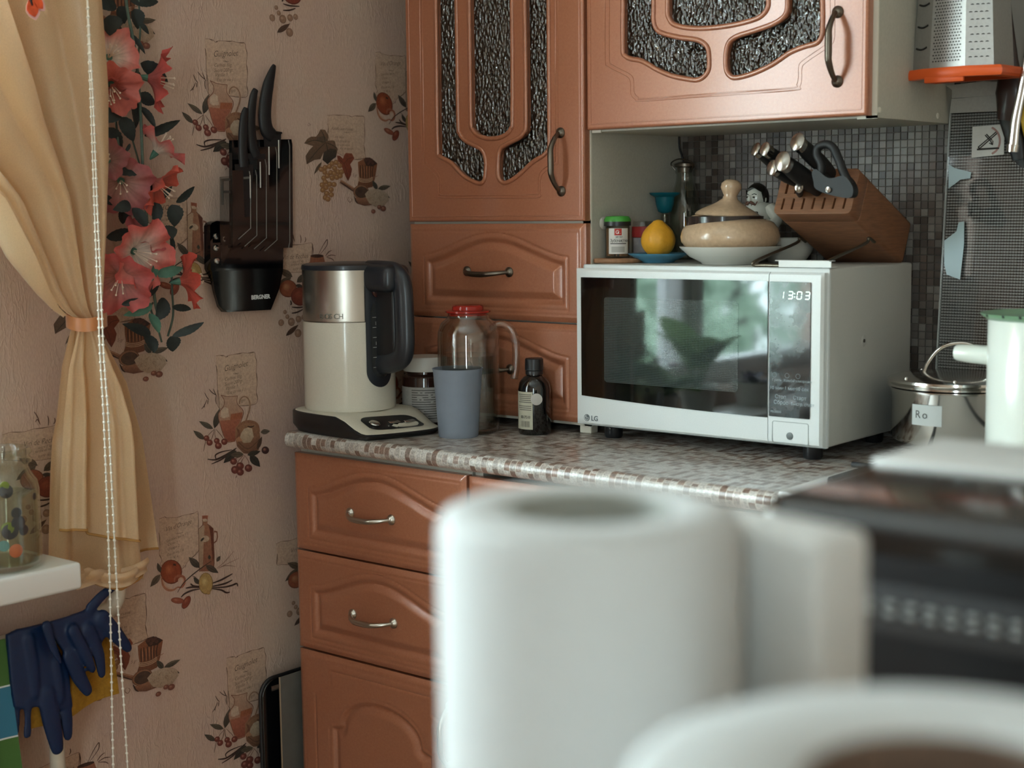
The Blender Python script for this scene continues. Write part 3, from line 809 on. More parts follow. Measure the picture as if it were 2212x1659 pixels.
for a in ([(395, 560), (380, 470), (335, 390)], [(395, 560), (250, 530), (120, 570)], [(395, 565), (280, 680), (150, 840)], [(400, 560), (425, 640), (435, 840)], [(400, 560), (480, 590), (560, 640)]): p.stroke(a, 11, (60, 48, 40))
p.leaf((345, 830), (240, 1000), 44, (100, 80, 62))
p.poly([(560, 740), (600, 745), (640, 785), (660, 730), (680, 705), (765, 712), (797, 780), (740, 862), (765, 930), (750, 1010), (710, 1092), (672, 1020), (645, 950), (615, 870), (565, 800)], (140, 72, 50), (120, 58, 42))
for a in ([(655, 850), (690, 960), (708, 1085)], [(655, 850), (720, 780), (790, 770)], [(655, 850), (600, 800), (565, 750)]): p.stroke(a, 8, (96, 48, 36))
for x, y in ((340, 930), (395, 905), (455, 890), (490, 850), (545, 835), (595, 880), (525, 915), (570, 965), (620, 965), (470, 975), (520, 985), (390, 970), (425, 1020), (490, 1050), (555, 1040), (600, 1020), (375, 1050), (395, 1105), (455, 1135), (515, 1140), (350, 1145), (405, 1180), (475, 1210), (360, 1215), (415, 1262), (478, 1280), (395, 1320), (432, 1340)): p.disc(x, y, 36, (158, 112, 72), (206, 168, 122), edge=(96, 62, 42))
p.poly([(845, 830), (900, 800), (950, 770), (1010, 770), (1070, 810), (1112, 850), (1095, 960), (1078, 1060), (1045, 1172), (930, 1200), (832, 1172), (862, 1060), (850, 940)], (146, 92, 62), (116, 70, 48))
p.poly([(925, 800), (950, 768), (1010, 768), (1070, 810), (1110, 852), (1050, 890), (960, 885)], (78, 50, 42), (62, 42, 36))
for x0, x1 in ((880, 880), (905, 915), (945, 950), (985, 985), (1020, 1015), (1060, 1045)): p.stroke([(x0, 870), (x1 - 3, 960), (x1, 1050)], 13, (74, 44, 34))
for x0, x1 in ((893, 895), (930, 935), (965, 968), (1003, 1000)): p.stroke([(x0, 880), (x1, 960), (x1, 1050)], 8, (178, 122, 86))
for x, y in ((955, 805), (985, 790), (1010, 820), (1045, 845), (985, 850), (1030, 800)): p.disc(x, y, 20, (96, 60, 50), (60, 40, 36))
for y in (1052, 1072, 1092): p.stroke([(848, y - 10), (900, y + 12), (980, y + 14), (1048, y - 12)], 11, (190, 152, 122), False)
p.stroke([(1048, 1040), (1090, 1030), (1118, 1018)], 8, (150, 110, 86))
p.leaf((1110, 1215), (1042, 1080), 60, (76, 68, 58)); p.leaf((1118, 1200), (1292, 1160), 70, (112, 98, 80), (78, 68, 58)); p.leaf((1140, 1255), (1282, 1325), 76, (82, 74, 62), (60, 54, 48))
p.stroke([(600, 1095), (690, 1150), (790, 1215)], 52, (140, 94, 70), False); p.stroke([(605, 1110), (690, 1170), (780, 1235)], 18, (70, 46, 38)); p.stroke([(600, 1075), (690, 1130), (790, 1195)], 10, (190, 144, 112))
p.disc(885, 1240, 108, (152, 106, 78), ry=98); p.disc(890, 1245, 88, (84, 60, 48), (66, 46, 40), ry=78)
p.poly([(800, 1320), (880, 1330), (960, 1320), (1052, 1420), (930, 1432), (838, 1402)], (158, 110, 82), (110, 68, 52)); p.stroke([(790, 1300), (815, 1370), (845, 1405)], 16, (60, 40, 34))
p.poly([(938, 1270), (975, 1230), (1012, 1208), (1120, 1200), (1200, 1230), (1255, 1275), (1272, 1350), (1205, 1432), (1080, 1442), (1000, 1400), (970, 1350)], (188, 164, 142), (170, 144, 122))
for i in range(26):
    x = random.uniform(980, 1240); y = random.uniform(1230, 1410); p.stroke([(x, y), (x + random.uniform(-25, 25), y + 22)], 5, (146, 118, 96))
for x, y, r in ((1053, 1510, 30), (1190, 1470, 38), (1135, 1450, 30)): p.disc(x, y, r, (136, 82, 66), (190, 140, 118))
p.stroke([(715, 1310), (700, 1350), (730, 1385), (755, 1350), (735, 1320)], 7, (120, 92, 74))
p.build([(0, -1), (-1, 0), (-1, -1), (-1, 1), (0, 1), (0, -2)], 'wallpaper_print')
# orange wine recipe with bottle, orange and lemon
p = Print(320, 1080, 6.38)
card(p, [(150, 262), (230, 232), (250, 245), (400, 238), (470, 215), (560, 195), (640, 180), (686, 170), (690, 420), (692, 700), (560, 830), (440, 960), (180, 905), (186, 830), (150, 745), (160, 640), (148, 450)],
     [("Vin d'Orange", 235, 440, 92, .10), ('Eau blanc sucre 1 l', 250, 585, 52, .13), ('Citron 1', 268, 635, 52, .1), ('Oranges 2', 265, 700, 52, .1), ('Eau de vie 1 lit', 262, 775, 52, .1), ('1 l 80 A', 300, 825, 46, .1), ('2 dl', 470, 940, 46, .05)])
p.stroke([(378, 465), (480, 448)], 5, INK)
p.poly([(900, 500), (905, 420), (950, 430), (962, 510), (945, 570), (905, 602), (905, 580), (935, 555), (945, 505), (938, 450), (912, 445)], (140, 92, 70))
p.poly([(690, 400), (720, 370), (745, 340), (747, 265), (818, 268), (815, 330), (860, 355), (893, 392), (900, 600), (908, 800), (900, 980), (702, 985), (695, 700)], (160, 112, 86), (142, 92, 70))
p.poly([(692, 402), (745, 350), (775, 352), (768, 500), (760, 650), (755, 900), (705, 980), (697, 700)], (186, 158, 134), (170, 138, 114))
p.poly([(835, 360), (893, 392), (900, 600), (905, 800), (885, 850), (860, 500)], (108, 58, 44))
p.poly([(742, 215), (822, 212), (818, 272), (742, 272)], (160, 92, 68)); p.disc(778, 278, 42, (200, 172, 148), ry=22)
p.disc(778, 535, 68, (192, 166, 142), ry=48, rot=-.1, edge=(120, 88, 66)); p.write('Vin', 735, 555, 46, .05); p.leaf((720, 570), (770, 515), 30, DLEAF)
for a in ([(690, 400), (745, 345), (747, 270)], [(692, 402), (695, 700), (702, 985)], [(893, 392), (900, 600), (908, 800), (900, 980)], [(815, 330), (893, 392)]): p.stroke(a, 7, (112, 72, 54), False)
p.disc(315, 990, 150, (150, 70, 42), (196, 112, 72), ry=168, edge=(96, 44, 32)); p.leaf((340, 880), (385, 905), 26, (62, 40, 32)); p.stroke([(340, 905), (385, 880)], 9, (62, 40, 32))
p.stroke([(180, 1060), (200, 1170), (260, 1235), (340, 1240), (400, 1200)], 34, (178, 118, 90)); p.stroke([(200, 1100), (240, 1190), (320, 1225)], 18, (204, 164, 138))
p.stroke([(360, 1130), (370, 1070), (430, 1045), (490, 1070), (495, 1140), (460, 1200), (400, 1200)], 36, (164, 98, 72)); p.stroke([(410, 1150), (420, 1090), (460, 1075), (480, 1110), (460, 1170)], 20, (204, 164, 138))
p.leaf((165, 1025), (25, 1198), 86, (110, 92, 74), (86, 72, 60)); p.leaf((165, 1000), (125, 865), 60, (92, 82, 70)); p.leaf((705, 935), (555, 785), 100, (98, 84, 70), (66, 56, 50)); p.leaf((790, 900), (965, 1005), 90, (88, 74, 62), (70, 58, 50)); p.leaf((700, 1160), (622, 1065), 66, (78, 68, 58)); p.leaf((840, 820), (840, 755), 40, (70, 64, 54)); p.leaf((940, 850), (990, 770), 50, (96, 84, 70))
p.stroke([(400, 1275), (470, 1160), (560, 1070), (650, 995), (780, 900), (870, 840)], 14, (62, 44, 36)); p.stroke([(600, 1045), (640, 1060), (660, 1085)], 8, (62, 44, 36)); p.stroke([(940, 940), (1040, 860), (1180, 700)], 7, (132, 102, 84)); p.stroke([(950, 945), (1080, 880), (1250, 800)], 7, (146, 114, 96)); p.stroke([(960, 940), (1060, 905), (1200, 915)], 8, (132, 102, 84))
for a in ([(870, 1150), (980, 1110), (1060, 1070), (1158, 1015)], [(870, 1190), (1000, 1165), (1080, 1140), (1155, 1100)], [(870, 1205), (1040, 1200), (1150, 1175), (1215, 1150), (1228, 1190)], [(870, 1220), (1000, 1240), (1070, 1275), (1122, 1268)], [(705, 1190), (620, 1185), (580, 1150)], [(705, 1205), (600, 1200), (512, 1215)], [(710, 1225), (600, 1245), (500, 1290), (448, 1340)]): p.stroke(a, 25, VAN)
p.disc(790, 1150, 98, (182, 148, 92), (214, 190, 136), ry=150, edge=(122, 92, 54)); p.disc(825, 1275, 28, (176, 140, 86))
p.disc(400, 1385, 92, (152, 82, 60), (186, 118, 90), ry=42, rot=.1); p.disc(520, 1410, 48, (140, 66, 48), (176, 104, 76), ry=98, rot=.5)
p.build([(0, 1), (1, 1), (-1, 0), (-1, 1), (0, -1), (1, 0)], 'wallpaper_print')
# peach wine recipe with earthen jar
p = Print(600, 480, 5.925)
card(p, [(-140, 320), (-60, 300), (60, 310), (160, 290), (300, 285), (440, 272), (432, 420), (420, 600), (300, 640), (100, 640), (-60, 610), (-130, 590), (-120, 450)],
     [('Vin de Peches', 50, 480, 88, .02), ('sucre 1 kg', 190, 520, 46, .04), ('vanille et miel', 160, 560, 46, .04), ('sucre de canne', 190, 612, 46, .02)])
p.poly([(418, 430), (500, 418), (582, 432), (600, 500), (638, 560), (646, 690), (630, 780), (580, 840), (440, 840), (385, 780), (363, 620), (380, 540), (410, 500)], (160, 100, 74), (120, 70, 52))
p.disc(500, 432, 84, (74, 46, 38), ry=22); p.stroke([(400, 575), (500, 592), (640, 560)], 12, (186, 128, 98)); p.stroke([(508, 440), (560, 330), (600, 260), (632, 222), (628, 290), (590, 350), (540, 410)], 9, (80, 50, 38)); p.stroke([(445, 420), (450, 340), (435, 280)], 10, (84, 54, 42))
for a in ([(160, 100), (190, 160), (215, 250)], [(215, 250), (190, 190), (170, 215)], [(285, 160), (295, 210), (290, 270)], [(350, 190), (355, 230), (340, 260)], [(610, 430), (650, 380), (690, 360)], [(620, 445), (680, 420), (740, 430)], [(625, 450), (690, 470), (720, 500)]): p.stroke(a, 10, (96, 66, 52))
p.leaf((185, 700), (10, 600), 90, (112, 92, 74), (92, 74, 60)); p.leaf((240, 770), (390, 655), 90, (98, 82, 66), (80, 66, 54)); p.leaf((170, 700), (-20, 840), 90, (104, 86, 70), (80, 66, 54)); p.leaf((230, 800), (340, 850), 60, (70, 58, 50))
p.disc(130, 850, 112, (152, 84, 58), (190, 134, 96), edge=(100, 52, 40)); p.disc(285, 950, 120, (134, 62, 46), (160, 86, 62), edge=(86, 38, 32))
for a in ([(175, 1085), (260, 1092), (380, 1075)], [(175, 1165), (250, 1150), (330, 1110)], [(160, 1000), (170, 1040), (160, 1060)]): p.stroke(a, 20, VAN)
for x, y, r in ((170, 1275, 44), (40, 1285, 36), (90, 1150, 24), (262, 1240, 36), (120, 1210, 26), (330, 1215, 30), (255, 1420, 44)): p.disc(x, y, r, (158, 122, 100), (190, 156, 132), ry=r * 1.2)
p.leaf((100, 1455), (262, 1310), 62, (104, 74, 60), (80, 58, 48))
p.build([(-1, 0), (-1, -1), (0, 1), (1, 1), (0, -1), (-1, 1)], 'wallpaper_print')

# ------------------------------------------------------------------ curtain
def m_satin():
    s = NT('gold_satin'); v = s.coord()
    c = s.ramp(s.noise(3, 3, .5, v), [(.3, 'e8c69c'), (.7, 'f2d7b0')])
    weave = s.noise(900, 2, .5, s.coord((1, 1, .5)))
    c = s.mix(.14, c, s.ramp(weave, [(.3, '8a6844'), (.7, 'efdcb8')]))
    s.ln(c, s.b.inputs['Base Color']); s.b.inputs['Roughness'].default_value = .33; s.b.inputs['Sheen Weight'].default_value = .4
    t = s.new('ShaderNodeBsdfTranslucent'); s.ln(c, t.inputs[0]); mx = s.new('ShaderNodeMixShader'); mx.inputs[0].default_value = .5
    s.ln(s.b.outputs[0], mx.inputs[1]); s.ln(t.outputs[0], mx.inputs[2]); s.ln(mx.outputs[0], s.o.inputs[0]); return s.m
M_SATIN = m_satin()
CX = .065                                                             # the curtain hangs this far off the wall plane
def interp(tab, z):
    for (a, va), (b, vb) in zip(tab, tab[1:]):
        if (z - a) * (z - b) <= 0: 
            t = (z - a) / (b - a + 1e-9); return va + (vb - va) * t
    return tab[0][1] if abs(z - tab[0][0]) < abs(z - tab[-1][0]) else tab[-1][1]
TZ = atx(185, 695, CX).z                                              # height of the tie
def yz(px): return [(p.z, p.y) for p in (atx(x, y, CX) for x, y in px)]
Lup = yz([(163, 690), (135, 672), (105, 630), (60, 545), (0, 430)]); Lup += [(1.36, -1.26), (1.55, -1.42), (1.9, -1.62), (2.32, -1.7)]
Rup = yz([(215, 690), (219, 620), (222, 500), (220, 350), (210, 200), (190, 0)]); Rup += [(1.75, -.985), (2.32, -.96)]
Llo = [(p.z, p.y) for p in (atx(x, y, X_) for x, y, X_ in ((163, 700, CX), (124, 790, .03), (104, 900, .0), (97, 1020, .0), (94, 1150, .0)))]; Llo += [(.60, Llo[-1][1] - .01)]
Rlo = yz([(214, 700), (240, 755), (272, 830), (300, 950), (322, 1100), (342, 1240)]); Rlo = [(a, b_ + .018 * min(1, (TZ - a) / .15)) for a, b_ in Rlo]; Rlo += [(.60, Rlo[-1][1])]
def fold(u, ph, k): return math.sin(u * k + ph) + .45 * math.sin(u * k * 2.3 + ph * 1.7 + .6)
def cur_up(u, v):
    z = TZ + .004 + (2.32 - TZ) * v ** 1.3
    y0, y1 = interp(Lup, z), interp(Rup, z); uu = u ** .92
    g_ = min(1, (z - TZ) / .34)
    amp = .006 + .026 * g_
    x = CX + amp * fold(u, .7 + .25 * math.sin(z * 3), 14) * (.6 + .4 * math.sin(u * PI)) - .045 * (1 - u) ** 3 * g_
    return Vector((max(x, WX + .03) , y0 + (y1 - y0) * uu + .007 * g_ * math.sin(u * 31 + z * 5), z))
ct = thing('curtain', 'golden satin curtain tied back at the window edge above the sill', 'curtain', (CX, -1.0, .62))
obj('upper_drape', G().grid(cur_up, 150, 80), M_SATIN, ct, 80, fix=False)
hem_f = yz([(97, 1138), (170, 1142), (178, 1152), (230, 1156), (284, 1168)])
def cur_lo(u, v):
    zb = .665 + .02 * math.sin(u * 7 + 1) + .012 * u
    z = TZ - .004 - (TZ - .004 - zb) * v
    y0, y1 = interp(Llo, z), interp(Rlo, z)
    g_ = min(1, v * 2.2)
    x = CX - .012 - (CX - .012) * g_ * max(0, 1 - u / .5) + (.005 + .016 * g_) * fold(u, 1.9, 10)
    return Vector((max(x, WX + .03), y0 + (y1 - y0) * u, z))
def cur_edge(u, v):                                                     # strip added along the leading edge, turned to the window to catch its light
    z = TZ + .012 + (1.62 - TZ) * v; y0 = interp(Lup, z); k = min(1, (z - TZ) / .1)
    return Vector((CX + .022 * k - .058 * k * u, y0 - .004 - .016 * k * math.sin(PI * u) - .010 * u * k, z - .004 * u))
obj('leading_edge', G().grid(cur_edge, 14, 50), M_SATIN, ct, 80, fix=False)
obj('lower_drape', G().grid(cur_lo, 130, 70), M_SATIN, ct, 80, fix=False)
def cur_flap(u, v):                                                    # front layer that ends higher, with a stitched hem
    zb = interp([(0, .756), (.38, .752), (.42, .742), (1, .726)], u)
    z = TZ - .004 - (TZ - .004 - zb) * v
    y0 = interp(Llo, z) - .002; y1 = y0 + (interp(Rlo, z) - y0) * (.74 - .06 * v)
    g_ = min(1, v * 2.2)
    x = CX + .010 - (CX - .006) * g_ * max(0, 1 - u / .55) + (.004 + .015 * g_) * fold(u, .4, 10) + .012 * g_
    return Vector((x, y0 + (y1 - y0) * u, z))
obj('front_flap', G().grid(cur_flap, 110, 60), M_SATIN, ct, 80, fix=False)
obj('hem_seam', G().tube([cur_flap(i / 60, .995) + Vector((.001, 0, 0)) for i in range(61)], .0022, 6), mat('hem_thread', 'a5763f', .7), ct)
obj('hem_seam', G().tube([cur_lo(i / 60, .995) + Vector((.001, 0, 0)) for i in range(61)], .0022, 6), bpy.data.materials['hem_thread'], ct)
for k, (zz, dx) in enumerate(((.690, .006), (.678, .014))):
    obj('gathered_hem', G().grid(lambda u, v: Vector((CX + dx + .012 * math.sin(u * 9 + k * 2) + .004 * math.sin(v * 6), -1.04 + .125 * u, zz + .02 * (1 - u) * k - .022 * v + .006 * math.sin(u * 8 + k))), 60, 8), M_SATIN, ct, 80, fix=False)
ty0, ty1 = atx(156, 690, CX).y, atx(217, 690, CX).y
def tie(u, v):
    a = 2 * PI * u
    return Vector((CX + .034 * math.cos(a), (ty0 + ty1) / 2 + ((ty1 - ty0) / 2 + .003) * math.sin(a), TZ - .010 + .02 * v + .003 * math.sin(a * 2)))
obj('tie_band', G().grid(tie, 48, 5, True), mat('tie_satin', 'b3703f', .35, sheen=.3), ct, 80, fix=False)

# orange butterfly clipped on the curtain
M_WING = mat('butterfly_wing', 'e2592f', .5, nz=(60, .25)); M_WRIM = mat('butterfly_rim', 'e7b3ae', .5)
bf = thing('butterfly_ornament', 'orange paper butterfly with pink rimmed wings pinned on the golden curtain', 'ornament', atx(62, 20, .13))
for a, b_, w in (((62, -12), (77, 44), 34), ((66, -14), (96, 24), 26), ((58, -16), (28, -60), 34), ((64, -18), (70, -70), 30)):
    for nm, mm, s_, dx in (('wing_rim', M_WRIM, 1.0, 0), ('wing', M_WING, .82, .0015)):
        A = atx(*a, .125 + dx); B = atx(*b_, .125 + dx); d = B - A; nn = Vector((0, -d.z, d.y)).normalized(); hw = w * .00068 * .5
        A2 = A + d * (1 - s_) * .3; d2 = d * s_
        pts = [A2 + d2 * t + nn * hw * s_ * math.sin(PI * t ** 1.4) for t in (0, .2, .4, .6, .8, .92, 1)] + [A2 + d2 * t - nn * hw * s_ * math.sin(PI * t ** 1.4) for t in (.92, .8, .6, .4, .2)]
        obj(nm, G().slab(pts, (1, 0, 0), .001), mm, bf, 0)
obj('body', G().tube([atx(56, -40, .128), atx(62, -16, .129), atx(70, 12, .128)], [.001, .0028, .001], 8), M_BLACK, bf)

# ------------------------------------------------------------------ roller blind bead chain
chp = thing('bead_chain', 'white bead chain loop of the roller blind hanging before the curtain', 'chain', (.136, -1.02, .35))
cg = G(); bgm = G()
M_BEAD = mat('white_bead', 'e9e3d8', .3)
chains = [[(187, -60), (190, 60), (196, 220), (203, 420), (210, 600), (216, 760), (224, 900), (231, 1080), (237, 1260), (240, 1420), (243, 1580), (246, 1720)],
          [(187, -62), (192, 60), (201, 220), (209, 420), (217, 600), (224, 760), (234, 900), (243, 1080), (252, 1260), (261, 1420), (270, 1560), (279, 1720)]]
for k, pts in enumerate(chains):
    W_ = [atx(x, y, .133 + .006 * k) for x, y in pts]
    q = smoothpts(W_, 12); cg.tube(q, .0011, 6)
    L = 0; nxt = 0
    for a_, b_ in zip(q, q[1:]):
        d = (b_ - a_).length
        while nxt <= L + d:
            bgm.ball(a_ + (b_ - a_) * ((nxt - L) / d), .0023, 8); nxt += .0125
        L += d
obj('cord', cg, M_BEAD, chp)
obj('beads', bgm, M_BEAD, chp, 60, kind='stuff')

# ------------------------------------------------------------------ artificial flower garland
M_STEM = mat('vine_stem', '46564a', .5, nz=(90, .2)); M_LEAF = mat('fabric_leaf_dark', '2b3230', .6, nz=(70, .3), trl=.1)
M_LEAF2 = mat('fabric_leaf_lit_green', '4d7563', .55, nz=(70, .25), trl=.15)  # light on some leaves is put into this brighter green
def m_petal():
    s = NT('fabric_petal'); a = s.new('ShaderNodeAttribute', attribute_name='Col')
    c = s.mix(.3, a.outputs['Color'], s.ramp(s.noise(120, 3, .6, s.coord()), [(.3, (.7, .6, .6)), (.7, (1.0, 1.0, 1.0))]), 'MULTIPLY')
    s.ln(c, s.b.inputs['Base Color']); s.b.inputs['Roughness'].default_value = .6
    t = s.new('ShaderNodeBsdfTranslucent'); s.ln(c, t.inputs[0]); mx = s.new('ShaderNodeMixShader'); mx.inputs[0].default_value = .3
    s.ln(s.b.outputs[0], mx.inputs[1]); s.ln(t.outputs[0], mx.inputs[2]); s.ln(mx.outputs[0], s.o.inputs[0]); return s.m
M_PETAL = m_petal()
gl_ = thing('flower_garland', 'hanging garland of artificial coral pink flowers with dark serrated leaves on the wallpaper', 'artificial flowers', (-.02, -.86, 1.0))
def zp(x, y, X): return atx(180 + x / 2.127, y / 2.127, X)
for pts, r in (([(190, -60), (205, 60), (240, 250), (262, 500), (275, 800), (300, 1100), (320, 1300), (332, 1400), (347, 1452)], .0024), ([(140, 440), (150, 560), (175, 760), (205, 930), (225, 1060), (230, 1180)], .0018), ([(415, 1040), (405, 1180), (408, 1330), (412, 1450), (388, 1545)], .0018), ([(250, -30), (262, 120), (250, 280)], .0016), ([(215, 610), (240, 690), (262, 770)], .0014), ([(320, 1390), (310, 1420), (340, 1500), (360, 1572)], .0016)):
    obj('stem', G().tube(smoothpts([zp(x, y, .028 if r > .002 else .006) for x, y in pts], 6), r, 8), M_STEM, gl_)
leaves = [((150, 20), (50, 25), 62), ((215, 5), (345, 8), 56), ((235, 40), (250, 135), 70), ((120, 70), (122, 165), 100), ((60, 30), (20, 95), 50), ((255, 105), (302, 158), 26), ((205, 150), (285, 250), 46), ((160, 30), (190, 110), 60), ((262, 290), (390, 382), 78), ((245, 325), (232, 398), 40), ((250, 450), (118, 408), 62), ((248, 440), (330, 475), 62), ((225, 460), (240, 592), 80), ((262, 490), (332, 590), 52), ((160, 495), (85, 565), 70), ((165, 540), (232, 650), 66), ((280, 625), (446, 552), 46), ((100, 590), (172, 705), 76), ((215, 660), (185, 708), 16), ((268, 765), (126, 792), 66), ((250, 785), (312, 915), 72), ((325, 925), (408, 855), 34), ((335, 925), (325, 1042), 52), ((425, 930), (512, 856), 42), ((405, 940), (420, 1042), 76), ((215, 935), (135, 965), 54), ((180, 950), (182, 1030), 76), ((225, 955), (290, 1048), 70), ((105, 1090), (235, 1062), 58), ((350, 1075), (432, 1055), 64), ((400, 1080), (408, 1200), 40), ((345, 1275), (292, 1372), 46), ((375, 1370), (332, 1475), 70), ((408, 1408), (496, 1422), 38), ((310, 1535), (178, 1488), 52), ((290, 1535), (325, 1622), 66), ((408, 1545), (555, 1480), 40), ((400, 1545), (412, 1616), 72), ((90, 905), (140, 940), 40), ((175, 1400), (260, 1372), 30)]
green = [((328, 1262), (458, 1230), 52), ((318, 1402), (182, 1450), 52), ((302, 1440), (348, 1532), 66), ((335, 1210), (300, 1300), 40)]
def leaf_geo(a, b_, w, X):
    A = zp(*a, X); B = zp(*b_, X + random.uniform(-.012, .02)); d = B - A; L = d.length
    nn = d.cross(X3).normalized(); hw = w / 2.127 * .00078 * .5
    tw = random.uniform(-.5, .5); side = (nn * math.cos(tw) + X3 * math.sin(tw))
    g = G()
    def fn(u, v):
        t = u; s_ = (v - .5) * 2
        ww = hw * (math.sin(PI * min(1, t ** .75)) ** .8) * (1 - .12 * ((t * 14) % 1)) if 0 < t < 1 else 0
        return A + d * t + side * s_ * ww + X3 * (abs(s_) * ww * .35 + .10 * L * math.sin(PI * t) * .5)
    g.grid(fn, 22, 5); return g
for lst, mm in ((leaves, M_LEAF), (green, M_LEAF2)):
    for (a, b_, w) in lst:
        obj('leaf', leaf_geo(a, b_, w, random.uniform(.004, .03) if mm is M_LEAF else .034), mm, gl_, 80, fix=False)
WHT, PNK, COR, DRD = (228, 214, 199), (206, 146, 138), (214, 118, 106), (150, 76, 68)
# centre, radius (photo px), facing (right along wall, up, out of wall), stretch, inner colour, outer colour, spread
flowers = [((238, 118), 54, (-.35, .25, .8), WHT, COR), ((243, 190), 56, (-.3, -.5, .7), (196, 104, 92), COR), ((338, 172), 62, (.75, -.15, .5), (176, 92, 88), (214, 98, 92)), ((236, 205), 34, (-.2, -.7, .5), PNK, DRD), ((346, 318), 52, (.55, .75, .35), WHT, (222, 118, 116)), ((345, 400), 54, (.5, -.6, .6), (196, 110, 100), (222, 104, 86)), ((262, 396), 62, (-.5, -.3, .75), (184, 140, 130), (178, 100, 100)), ((232, 345), 40, (-.6, .2, .7), (150, 112, 104), (150, 84, 84)), ((302, 548), 70, (.05, -.25, .95), WHT, (226, 112, 104)), ((312, 508), 46, (.2, .6, .7), (190, 120, 116), (202, 108, 108)), ((258, 606), 66, (-.55, -.45, .6), (196, 140, 134), (208, 100, 98)), ((404, 606), 56, (.85, .1, .45), (196, 92, 78), (224, 96, 82))]
def flower(c, r, nrm, ci, co, k):
    X = .02 + .012 * (k % 3)
    C0 = atx(*c, X); n = Vector((nrm[2], nrm[0], nrm[1])).normalized(); R = r * .00078
    p = n.orthogonal().normalized(); q = n.cross(p); ph = k * 1.3
    nu, nv = 60, 14; g = G(); cols = []
    for i in range(nu):
        a = 2 * PI * i / nu
        for j in range(nv):
            t = j / (nv - 1)
            lobe = 1 + .10 * math.cos(5 * a + ph) * t ** 2 + .05 * math.sin(13 * a + ph) * t ** 4
            rr = R * (.05 + .95 * t ** 1.5) * lobe
            h = R * .75 * (t ** .55 - 1) + R * .16 * math.sin(7 * a + ph * 2) * t ** 3 + R * .05 * math.sin(17 * a) * t ** 4
            g.v.append(tuple(C0 + p * rr * math.cos(a) + q * rr * math.sin(a) + n * (h + R * .2)))
            tt = min(1, max(0, (t - .45) / .5)); vein = 1 - .12 * max(0, math.sin(a * 24)) * (1 - tt)
            cols.append(lin([(x * (1 - tt) + y * tt) * vein for x, y in zip(ci, co)]))
    for i in range(nu):
        i2 = (i + 1) % nu
        for j in range(nv - 1): g.f.append((i * nv + j, i2 * nv + j, i2 * nv + j + 1, i * nv + j + 1))
    for s_ in range(len(g.v)): 
        v = g.v[s_]; g.v[s_] = (max(v[0], WX + .006), v[1], v[2])
    o = obj('flower', g, M_PETAL, gl_, 80, cols=cols, fix=False)
    st = G()
    for m in range(5):
        a = m * 1.256; e = C0 + n * R * .55 + (p * math.cos(a) + q * math.sin(a)) * R * .18
        st.tube([C0 - n * R * .4, e], .0006, 5); st.ball(e, .0016, 6)
    obj('stamens', st, mat('stamen', 'dcc9b4', .6) if 'stamen' not in bpy.data.materials else bpy.data.materials['stamen'], o, kind='stuff')
    cx = G().tube([C0 - n * R * .62, C0 - n * R * .45, C0 - n * R * .25], [.0012, .004, .006], 8)
    obj('calyx', cx, M_LEAF2, o)
for k, (c, r, nrm, ci, co) in enumerate(flowers): flower(c, r, nrm, ci, co, k)

# ------------------------------------------------------------------ wall knife rack with three black knives
M_ACR = thin_glass('clear_acrylic', (225, 228, 228), 1.0)
M_KBLK = mat('knife_handle_black', '17171a', .45, nz=(200, .15))
M_RACK = mat('rack_gloss_black', '08080a', .08, coat=.6)
kr = thing('knife_rack', 'black glossy wall knife rack with stepped slots and a clear side panel', 'knife rack', (WX + .02, -.64, 1.08))
def kp(x, y, X): return atx(400 + x / 2.765, 100 + y / 2.765, X)
def kslab(pts, X, t): return G().slab([kp(x, y, X) for x, y in pts], (1, 0, 0), t)
obj('back_plate', kslab([(112, 1075), (122, 1055), (150, 1043), (262, 1050), (300, 1060), (540, 1120), (550, 1200), (548, 1340), (525, 1450), (476, 1572), (215, 1586), (190, 1555), (165, 1470), (150, 1395), (115, 1330)], WX + .002, .016), M_RACK, kr, 40)
obj('front_cover', kslab([(150, 1345), (548, 1325), (543, 1360), (512, 1470), (470, 1566), (220, 1578), (192, 1548), (168, 1465)], WX + .0185, .004), M_RACK, kr, 40)
steps = [(545, 622, 556, 1202), (482, 545, 600, 1192), (425, 482, 672, 1180), (384, 425, 736, 1165), (322, 388, 742, 1122)]
for k, (xa, xb, yt, yb) in enumerate(steps):
    X = WX + .006 + .010 * k
    obj('slot_panel', kslab([(262, yt + 6), (xb - 6, yt), (xb, yt + 30), (xb + 4, yb - 40), (xb, yb), (265, yb + 10)] if k < 4 else [(262, yt), (xb - 60, yt), (xb - 50, yb - 30), (265, yb + 60)], X, .008), M_RACK, kr, 40)
    e = G().tube([kp(xb - 5, yt + 4, X + .0085), kp(xb + 2, yt + 40, X + .0085), kp(xb + 3, yb - 35, X + .0085), kp(xb - 70 if k else xb - 4, yb + 30 if k else yb, X + .0085)], .0008, 6)
    obj('slot_edge', e, mat('slot_edge_grey', '77726b', .3) if k == 0 else bpy.data.materials['slot_edge_grey'], kr)
for (x, y0, y1) in ((388, 770, 908), (448, 690, 845), (500, 600, 768), (558, 560, 728)):
    obj('slot_edge', G().tube([kp(x, y0, WX + .062), kp(x + 2, y1, WX + .062)], .0011, 6), mat('slot_edge_bright', 'b9b6b0', .25) if 'slot_edge_bright' not in bpy.data.materials else bpy.data.materials['slot_edge_bright'], kr)
obj('clear_panel', kslab([(205, 780), (330, 770), (335, 1120), (265, 1200), (215, 1310), (208, 1100)], WX + .050, .003), M_ACR, kr, 0)
g = G()
for pts in ([(222, 800), (222, 948)], [(290, 780), (290, 945)], [(215, 800), (380, 785)], [(225, 870), (345, 870)]):
    g.tube([kp(*pts[0], WX + .047), kp(*pts[1], WX + .047)], .0022, 6)
